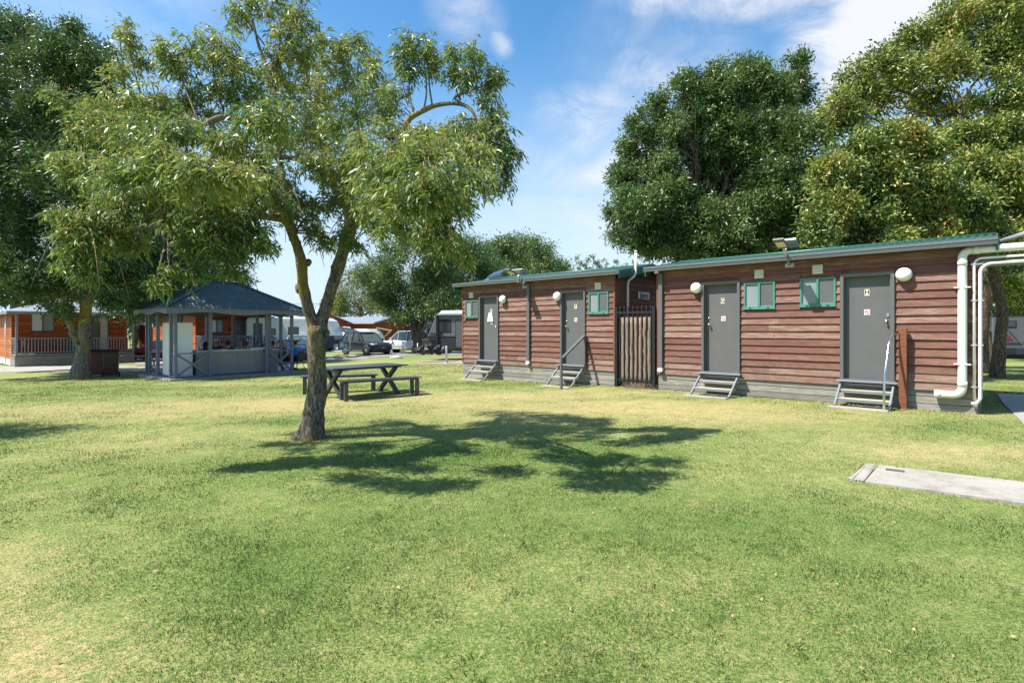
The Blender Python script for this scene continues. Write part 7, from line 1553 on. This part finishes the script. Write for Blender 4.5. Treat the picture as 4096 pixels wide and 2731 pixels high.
pods = np.array(pods)-np.array(Bm); k = 11; pc = np.repeat(pods, k, 0)+RNG.normal(size=(len(pods)*k, 3))*np.array([.022, .022, .04]); d = RNG.normal(size=pc.shape)*.22; d[:, 2] -= 1
me = leaf_mesh('seeds', pc, unit(d), .040*RNG.uniform(.7, 1.3, len(pc)), .009*RNG.uniform(.8, 1.2, len(pc)), 'pod', .1)
o = bpy.data.objects.new('seed_clusters', me); COL.objects.link(o); o.parent = fk

# ------------------------------------------------------------------ grass blades
def grass(name, n, rmin, rmax, h, w_, pw=1.0):
    r = (rmin**pw+(rmax**pw-rmin**pw)*RNG.random(n))**(1/pw); a = RNG.uniform(-R(54), R(54), n); x = r*np.sin(a); y = r*np.cos(a)
    q = np.array(SLAB); c_ = q.mean(0); ok = np.zeros(n, bool)
    ins = np.ones(n, bool)
    for i in range(4):
        p0, p1 = q[i], q[(i+1) % 4]; e_ = p1-p0; s_ = e_[0]*(y-p0[1])-e_[1]*(x-p0[0]); sc_ = e_[0]*(c_[1]-p0[1])-e_[1]*(c_[0]-p0[0]); ins &= (s_*np.sign(sc_)/np.linalg.norm(e_) > .025)
    dx_, dy_ = x-3.673, y-13.90; wn = dx_*WN.x+dy_*WN.y; ins |= (wn < .03) & (dx_*WD.x+dy_*WD.y > -8.2) & (dx_*WD.x+dy_*WD.y < 6.4)
    ins |= np.hypot(x-Bm.x, y-Bm.y) < .17
    gx_, gy_ = (x-GF.x)*E1.x+(y-GF.y)*E1.y, (x-GF.x)*E2.x+(y-GF.y)*E2.y; ins |= (gx_ > .1) & (gx_ < LX-.1) & (gy_ > .1) & (gy_ < LY-.1)
    for nm in ('concrete_path', 'side_path', 'road'):
        ob = bpy.data.objects[nm]; vv = np.array([tuple(v.co)[:2] for v in ob.data.vertices]); 
        for f in ob.data.polygons:
            q_ = vv[list(f.vertices)]; lo_, hi_ = q_.min(0), q_.max(0); cand = np.where((x > lo_[0]) & (x < hi_[0]) & (y > lo_[1]) & (y < hi_[1]))[0]
            if len(cand) == 0: continue
            inside = np.zeros(len(cand), bool); xx, yy_ = x[cand], y[cand]; m_ = len(q_)
            for i in range(m_):
                (x1, y1), (x2, y2) = q_[i], q_[(i+1) % m_]; cr_ = ((y1 > yy_) != (y2 > yy_)) & (xx < (x2-x1)*(yy_-y1)/((y2-y1) if abs(y2-y1) > 1e-9 else 1e-9)+x1); inside ^= cr_
            ins[cand[inside]] = True
    x, y, r = x[~ins], y[~ins], r[~ins]; n = len(x); dr = dry(x, y); z = gz(x, y)
    lush = np.clip(.9-dr*.9+.7*(vn(x, y, 2.3, 21)-.5), .2, 1.5); hh = h*lush*RNG.uniform(.5, 1.35, n)
    wnear = dx_[~ins]*WN.x+dy_[~ins]*WN.y; un = dx_[~ins]*WD.x+dy_[~ins]*WD.y; hh *= 1+1.8*np.clip(1-np.abs(wnear-.12)/.25, 0, 1)*((un > -8) & (un < 6.4))
    ww = w_*np.clip(r/4.5, .8, 6)*RNG.uniform(.7, 1.3, n); a = RNG.uniform(0, 2*PI, n); ca, sa = np.cos(a), np.sin(a); le = hh*RNG.uniform(.3, 1.4, n); b2 = RNG.uniform(0, 2*PI, n)
    lx, ly = np.cos(b2)*le, np.sin(b2)*le
    V = np.stack([np.stack([x-ca*ww, y-sa*ww, z-.004], -1), np.stack([x+ca*ww, y+sa*ww, z-.004], -1), np.stack([x+lx*.4+ca*ww*.7, y+ly*.4+sa*ww*.7, z+hh*.65], -1), np.stack([x+lx, y+ly, z+hh], -1), np.stack([x+lx*.4-ca*ww*.7, y+ly*.4-sa*ww*.7, z+hh*.65], -1)], 1).reshape(-1, 3)
    b = np.arange(n)[:, None]*5; F = np.concatenate([b+np.array([[0, 1, 2]]), b+np.array([[0, 2, 4]]), b+np.array([[4, 2, 3]])])
    me_ = npmesh(name, V, F, 'blade', attr=np.repeat(dr, 5)); o = bpy.data.objects.new(name, me_); COL.objects.link(o); o['kind'] = 'stuff'; return o
g = grass('grass', 560000, 1.9, 27, .024, .0024, .5)
tag(g, 'short green and straw-coloured lawn grass', 'grass', kind='stuff')

# fallen leaves and twigs on the lawn
n = 600; r = RNG.uniform(2.6, 16, n); a = RNG.uniform(-R(50), R(50), n); x, y = r*np.sin(a), r*np.cos(a); P = np.stack([x, y, gz(x, y)+.012+.01*RNG.random(n)], -1); d = RNG.normal(size=(n, 3)); d[:, 2] = RNG.uniform(-.1, .35, n)
M['litter'] = plain('dry_leaf', (.34, .25, .13), .8, 0, .5, 2)
me = leaf_mesh("fallen_leaves", P, unit(d), .032*RNG.uniform(.5, 1.2, n), .016*RNG.uniform(.6, 1.3, n), 'litter'); o = bpy.data.objects.new('fallen_leaves', me); COL.objects.link(o); tag(o, 'dry fallen leaves scattered over the lawn', 'leaves', kind='stuff')
# coarse tufts
def tufts(n_t, per_, h):
    r = RNG.uniform(2.0, 12, n_t); a = RNG.uniform(-R(50), R(50), n_t); cx_, cy_ = r*np.sin(a), r*np.cos(a); keep = (dry(cx_, cy_) < .52) & (np.abs((cx_-3.673)*WN.x+(cy_-13.9)*WN.y) > .5) & ~((cx_ > pa.x-.1) & (np.abs(cy_-pa.y) < 1.2)); cx_, cy_ = cx_[keep], cy_[keep]
    x = np.repeat(cx_, per_)+RNG.normal(size=len(cx_)*per_)*.035; y = np.repeat(cy_, per_)+RNG.normal(size=len(cx_)*per_)*.035; z = gz(x, y); P = np.stack([x, y, z-.003], -1); d = RNG.normal(size=P.shape)*.55; d[:, 2] = 1
    me_ = leaf_mesh('tufts', P, unit(d), h*RNG.uniform(.5, 1.4, len(P)), .0055*RNG.uniform(.7, 1.3, len(P)), 'blade', curved=True)
    at_ = me_.attributes.new('dry', 'FLOAT', 'POINT'); at_.data.foreach_set('value', np.repeat(np.clip(dry(x, y)-.10, 0, 1), 6).astype(np.float32)); o = bpy.data.objects.new('grass_tufts', me_); COL.objects.link(o); tag(o, 'longer darker tufts in the lawn', 'grass', kind='stuff')
tufts(900, 14, .045)
# ------------------------------------------------------------------ people sitting in the gazebo
def skin_mesh(name, joints, edges, rad, mat, parent, sub=1):
    me = bpy.data.meshes.new(name); me.from_pydata(joints, edges, []); o = bpy.data.objects.new(name, me); COL.objects.link(o)
    sk = o.modifiers.new('skin', 'SKIN'); sk.use_smooth_shade = True; sk.branch_smoothing = .6
    for i, r_ in enumerate(rad): me.skin_vertices[0].data[i].radius = r_ if isinstance(r_, tuple) else (r_, r_)
    me.skin_vertices[0].data[0].use_root = True
    s_ = o.modifiers.new('sub', 'SUBSURF'); s_.levels = sub; s_.render_levels = sub
    dg = bpy.context.evaluated_depsgraph_get(); m2 = bpy.data.meshes.new_from_object(o.evaluated_get(dg)); bpy.data.objects.remove(o); m2.name = name
    m2.materials.clear(); m2.materials.append(M[mat] if isinstance(mat, str) else mat)
    q = bpy.data.objects.new(name, m2); COL.objects.link(q); q.parent = parent; return q
def clothm(name, col): return plain('cloth_'+name, col, .85, 0, .18, 14)
def person(label, head_px, depth, yaw, shirt, trousers, hair, cap=None, long_hair=False, arms='table', lean=0., group='people sitting in the gazebo', ground=None, bulk=1.0, glasses=False, chair='plastic', chair_label=''):
    hp = ray(head_px[0], head_px[1], depth); fx, fy = -math.sin(yaw), math.cos(yaw)
    rz = hp.z-1.20; rz = max(rz, G(hp.x, hp.y)) if ground is None else ground
    root = thing('person', label, 'person', (hp.x-fx*lean, hp.y-fy*lean, rz), yaw, group)
    w_ = .17*bulk; L_ = lean
    J = [(0, 0, .54), (0, L_*.3, .70), (0, L_*.6, .88), (0, L_*.8, 1.01), (0, L_*.9, 1.075), (0, L_+.02, 1.13), (0, L_+.01, 1.20), (0, L_, 1.265)]
    Rr = [(.155*bulk, .12*bulk), (.15*bulk, .115*bulk), (.165*bulk, .11*bulk), (.085, .07), (.056, .056), (.066, .078), (.082, .098), (.062, .078)]
    E = [(i, i+1) for i in range(7)]
    for s_ in (-1, 1):
        k = len(J)
        if arms == 'table': a = [(s_*w_, L_*.75, .965), (s_*.235, L_+.08, .73), (s_*.15, L_+.32, .74), (s_*.13, L_+.38, .742)]
        elif arms == 'chin': a = [(s_*w_, L_*.75, .965), (s_*.20, L_+.20, .76), (s_*.09, L_+.13, .98), (s_*.06, L_+.11, 1.04)] if s_ > 0 else [(s_*w_, L_*.75, .965), (s_*.24, L_+.08, .73), (s_*.05, L_+.24, .76), (s_*0, L_+.28, .77)]
        else: a = [(s_*w_, L_*.75, .965), (s_*.24, L_+.04, .72), (s_*.18, L_+.25, .60), (s_*.16, L_+.31, .585)]
        J += a; Rr += [.062*bulk, .043, .029, .026]; E += [(3, k), (k, k+1), (k+1, k+2), (k+2, k+3)]
        k = len(J); J += [(s_*.09, .02, .52), (s_*.13, .42, .50), (s_*.13, .40, .12), (s_*.135, .43, .055), (s_*.145, .54, .035)]; Rr += [.088*bulk, .066, .044, .04, .032]; E += [(0, k)]+[(k+i, k+i+1) for i in range(4)]
        # hand: palm with five unequal bent fingers
        e_ = Vector(a[3]); d = (e_-Vector(a[2])).normalized(); hm = MB(); sd = d.cross(Vector((0, 0, 1))).normalized()*s_
        hm.tube([e_-d*.01, e_+d*.045], [.026, .030], 8)
        for f, (off, ln) in enumerate(((-.024, .062), (-.008, .072), (.008, .068), (.024, .052))): b0_ = e_+d*.045+sd*off; hm.tube([b0_, b0_+d*ln*.55+Vector((0, 0, .006)), b0_+d*ln-Vector((0, 0, .012))], [.0085, .008, .006], 6)
        hm.tube([e_+d*.01-sd*.024, e_+d*.035-sd*.048, e_+d*.06-sd*.052], [.010, .009, .007], 6); hm.build('hand', 'skin', root)
    body = skin_mesh('body', J, E, Rr, 'skin', root, 2)
    # shirt and trousers as looser skins over the same skeleton
    sj = J[:4]; sr = [(r_[0]+.016, r_[1]+.016) for r_ in Rr[:3]]+[(.095, .078)]; se = [(0, 1), (1, 2), (2, 3)]; i0 = 8
    for s_ in (0, 1):
        a = J[8+s_*9:8+s_*9+2]; m = Vector(a[0]).lerp(Vector(a[1]), .62); k = len(sj); sj += [a[0], tuple(m)]; sr += [.078*bulk, .062]; se += [(3, k), (k, k+1)]
    skin_mesh('shirt', sj, se, sr, shirt, root, 2)
    tj = [J[0]]; tr = [(.168*bulk, .135*bulk)]; te = []
    for s_ in (0, 1):
        q = J[12+s_*9:12+s_*9+5]; k = len(tj); tj += [q[0], q[1], tuple(Vector(q[1]).lerp(Vector(q[2]), .35 if trousers[1] else .92))]; tr += [.10*bulk, .08, .058 if not trousers[1] else .072]; te += [(0, k), (k, k+1), (k+1, k+2)]
    skin_mesh('shorts' if trousers[1] else 'trousers', tj, te, tr, trousers[0], root, 2)
    for s_ in (-1, 1): MB().sphere((s_*.14, .48, .045), .06, 12, (.8, 1.9, .75)).build('shoe', 'black_matte' if s_ else 'white', root)
    hc = Vector((0, L_-.012, 1.225)); 
    if hair:
        h = MB(); h.sphere(hc, .105, 18, (.86, 1.0, .95)); o_ = 0
        h.v = [tuple(hc+(Vector(v)-hc)*(1+.10*mnoise.noise(Vector(v)*22))) if not (v[1] > L_+.045 and v[2] < 1.235) else (v[0]*.75, min(v[1], L_+.03), v[2]) for v in h.v]
        if long_hair: h.tube([(0, L_-.07, 1.22), (0, L_-.10, 1.12), (0, L_-.10, 1.0), (0, L_-.09, .90)], [.08, .085, .07, .03], 12)
        h.build('hair', hair, root)
    if cap:
        c = MB(); c.lathe([(.108, 0), (.108, .03), (.098, .07), (.07, .10), (.001, .115)], 20, Matrix.Translation((0, L_, 1.235)) @ Matrix.Diagonal((.86, 1, 1, 1)))
        c.add([(-.075, L_+.07, 1.24), (.075, L_+.07, 1.24), (.055, L_+.18, 1.225), (-.055, L_+.18, 1.225), (-.075, L_+.07, 1.25), (.075, L_+.07, 1.25), (.055, L_+.18, 1.233), (-.055, L_+.18, 1.233)], [(0, 3, 2, 1), (4, 5, 6, 7), (0, 1, 5, 4), (1, 2, 6, 5), (2, 3, 7, 6), (3, 0, 4, 7)]); c.build('cap', cap, root)
    f = MB(); f.tube([(0, L_+.095, 1.205), (0, L_+.118, 1.175), (0, L_+.10, 1.165)], [.009, .015, .012], 6); f.build('nose', 'skin', root)
    for s_ in (-1, 1): MB().sphere((s_*.031, L_+.093, 1.205), .0095, 8).build('eye', 'ink', root); MB().sphere((s_*.083, L_+.005, 1.195), .022, 8, (.35, .7, 1.1)).build('ear', 'skin', root)
    MB().box(-.022, .022, L_+.094, L_+.101, 1.142, 1.150).build('mouth', 'maroon', root)
    if glasses: MB().box(-.065, .065, L_+.098, L_+.108, 1.192, 1.222).build('sunglasses', 'ink', root, .004)
    # the chair it sits on
    if chair_label:
        c = thing('chair', chair_label, 'chair', root.location, yaw, 'chairs under the seated people')
        cm = 'black_matte' if chair == 'plastic' else 'denim'
        MB().box(-.23, .23, -.22, .24, .405, .43).build('seat', cm, c, .02); mb = MB(); mb.add([(-.22, -.20, .43), (.22, -.20, .43), (.20, -.30, .84), (-.20, -.30, .84), (-.22, -.23, .43), (.22, -.23, .43), (.20, -.33, .84), (-.20, -.33, .84)], [(0, 1, 2, 3), (4, 7, 6, 5), (0, 4, 5, 1), (1, 5, 6, 2), (2, 6, 7, 3), (3, 7, 4, 0)]); mb.build('backrest', cm, c, .02)
        for sx_ in (-1, 1):
            for sy_ in (-1, 1): MB().bar((sx_*.16, sy_*.14, .41), (sx_*.23, sy_*.24, 0), .022, .022).build('leg', 'black' if chair == 'plastic' else 'alloy', c)
        if chair != 'plastic':
            for sx_ in (-1, 1): MB().tube([(sx_*.25, .20, .43), (sx_*.25, .18, .62), (sx_*.25, -.24, .64)], .013, 6).build('armrest', 'alloy', c)
    return root
S_navy = clothm('navy', (.022, .028, .06)); S_black = clothm('black', (.015, .015, .017)); S_blue = clothm('blue', (.02, .19, .42)); S_pale = clothm('pale', (.42, .50, .50)); S_print = clothm('print', (.10, .08, .12)); S_pink = clothm('mauve', (.22, .14, .18)); S_grey = clothm('grey', (.12, .12, .13))
M['hair_dark'] = plain('dark_hair', (.018, .012, .010), .6, 0, .3, 30); M['hair_brown'] = plain('brown_hair', (.09, .05, .03), .6, 0, .3, 30); M['hair_blond'] = plain('fair_hair', (.35, .25, .14), .6, 0, .2, 30); M['hair_grey'] = plain('grey_hair', (.33, .31, .29), .6, 0, .2, 30)
M['cap_pale'] = clothm('pale_cap', (.52, .53, .55)); M['cap_olive'] = clothm('olive_cap', (.10, .09, .05)); M['cap_dark'] = clothm('dark_cap', (.05, .05, .07))
shorts_d = (S_navy, True); long_d = (S_black, False)
R2c = lambda x, y: (480+x/3.095, 1100+y/3.095)
TF = PI      # facing the camera
person('person in a pale cap resting chin on hand, seated left of the bar counter', R2c(842, 868), 21.2, -.9, S_black, shorts_d, 'hair_dark', 'cap_pale', arms='chin', lean=.06, chair='folding', chair_label='folding armchair left of the bar counter, under the person in a pale cap')
person('person with dark hair seen from behind, nearest the left end of the counter', R2c(1062, 860), 21.6, .3, S_black, long_d, 'hair_dark', long_hair=True, lean=.05, chair_label='chair behind the left end of the counter')
person('person in a white cap and dark sunglasses facing the camera over the counter', R2c(1193, 830), 23.4, TF+.1, S_navy, shorts_d, 'hair_brown', 'cap_pale', lean=.05, glasses=True, bulk=1.12, chair_label='chair behind the counter under the person in sunglasses')
person('person with curly brown hair facing the camera, right of the man in sunglasses', R2c(1275, 850), 23.6, TF-.15, S_pink, shorts_d, 'hair_brown', lean=.06, chair_label='chair behind the counter under the person in mauve')
person('person with black hair seen from behind at the middle of the counter', R2c(1340, 848), 21.9, .1, S_black, long_d, 'hair_dark', lean=.03, chair_label='chair behind the middle of the counter, its back to the camera')
person('person with fair hair and a pale top facing the camera behind the white tray', R2c(1487, 848), 24.0, TF+.1, S_pale, shorts_d, 'hair_blond', lean=.06, chair_label='chair behind the counter under the fair-haired person')
person('person in an olive cap seen from behind, over the tray on the counter', R2c(1566, 868), 22.6, -.35, S_grey, shorts_d, 'hair_brown', 'cap_olive', lean=.05, chair_label='chair behind the tray under the person in an olive cap')
person('person in a printed top half hidden by the right post of the counter', R2c(1708, 852), 24.2, TF+.5, S_print, long_d, 'hair_brown', lean=.05, chair_label='chair behind the right end of the counter')
person('person with short dark hair, back to the camera, at the right-hand table', R2c(1897, 872), 23.6, -.2, S_black, long_d, 'hair_dark', lean=.0, bulk=1.1, chair_label='wide dark chair with its back to the camera at the right-hand table')
person('person in a dark cap facing the camera at the right-hand table', R2c(1948, 845), 25.6, TF+.2, S_print, shorts_d, 'hair_brown', 'cap_dark', lean=.05, chair_label='chair on the far side of the right-hand table')
person('person with grey hair between two posts at the right-hand table', R2c(2032, 872), 24.2, -.9, S_grey, long_d, 'hair_grey', lean=.05, chair_label='chair under the grey-haired person')
person('person in a bright blue shirt sitting at the right edge of the gazebo', R2c(2168, 845), 24.4, 1.15, S_blue, shorts_d, 'hair_dark', lean=.12, bulk=1.12, arms='table', chair_label='dark shell chair on the grass under the person in the blue shirt')
# tables they sit at
for nm_, (px, py), dep, ang, w_, lb in (('long_table', (930, 1318), 22.9, GA, 2.3, 'dark table behind the bar counter inside the gazebo'), ('cross_legged_table', (1118, 1318), 24.3, GA+.9, 1.3, 'dark cross-legged table in the right part of the gazebo')):
    p = ray(px, 1318, dep); t = thing(nm_, lb, 'table', (p.x, p.y, -.2), ang); MB().box(-w_/2, w_/2, -.40, .40, .70, .74).build('tabletop', 'table', t, .01)
    for sx_ in (-w_/2+.2, w_/2-.2):
        for q_ in (-1, 1): MB().bar((sx_, -.32*q_, 0.04), (sx_+.0, .32*q_, .70), .06, .08, (1, 0, 0)).build('leg', 'table', t)
for i, (px, py, c_) in enumerate(((1150, 1487, 'white'), (1108, 1491, 'offwhite'))):
    p = gpt(px, py); t = thing('shopping_bag', ('white plastic bag on the floor beside the person in the blue shirt', 'pale bag under the right-hand table')[i], 'bag', tuple(p)); mb = MB(); mb.sphere((0, 0, .14), .15, 14, (1, .7, 1.1)); mb.v = [(x*(1+.2*mnoise.noise(Vector((x, y, z))*9)), y, max(.0, z)) for x, y, z in mb.v]; mb.build('bag_body', c_, t)
    for s_ in (-1, 1): MB().tube([(-.06, .03*s_, .25), (-.04, .03*s_, .36), (.04, .03*s_, .36), (.06, .03*s_, .25)], .008, 5).build('handle', c_, t)
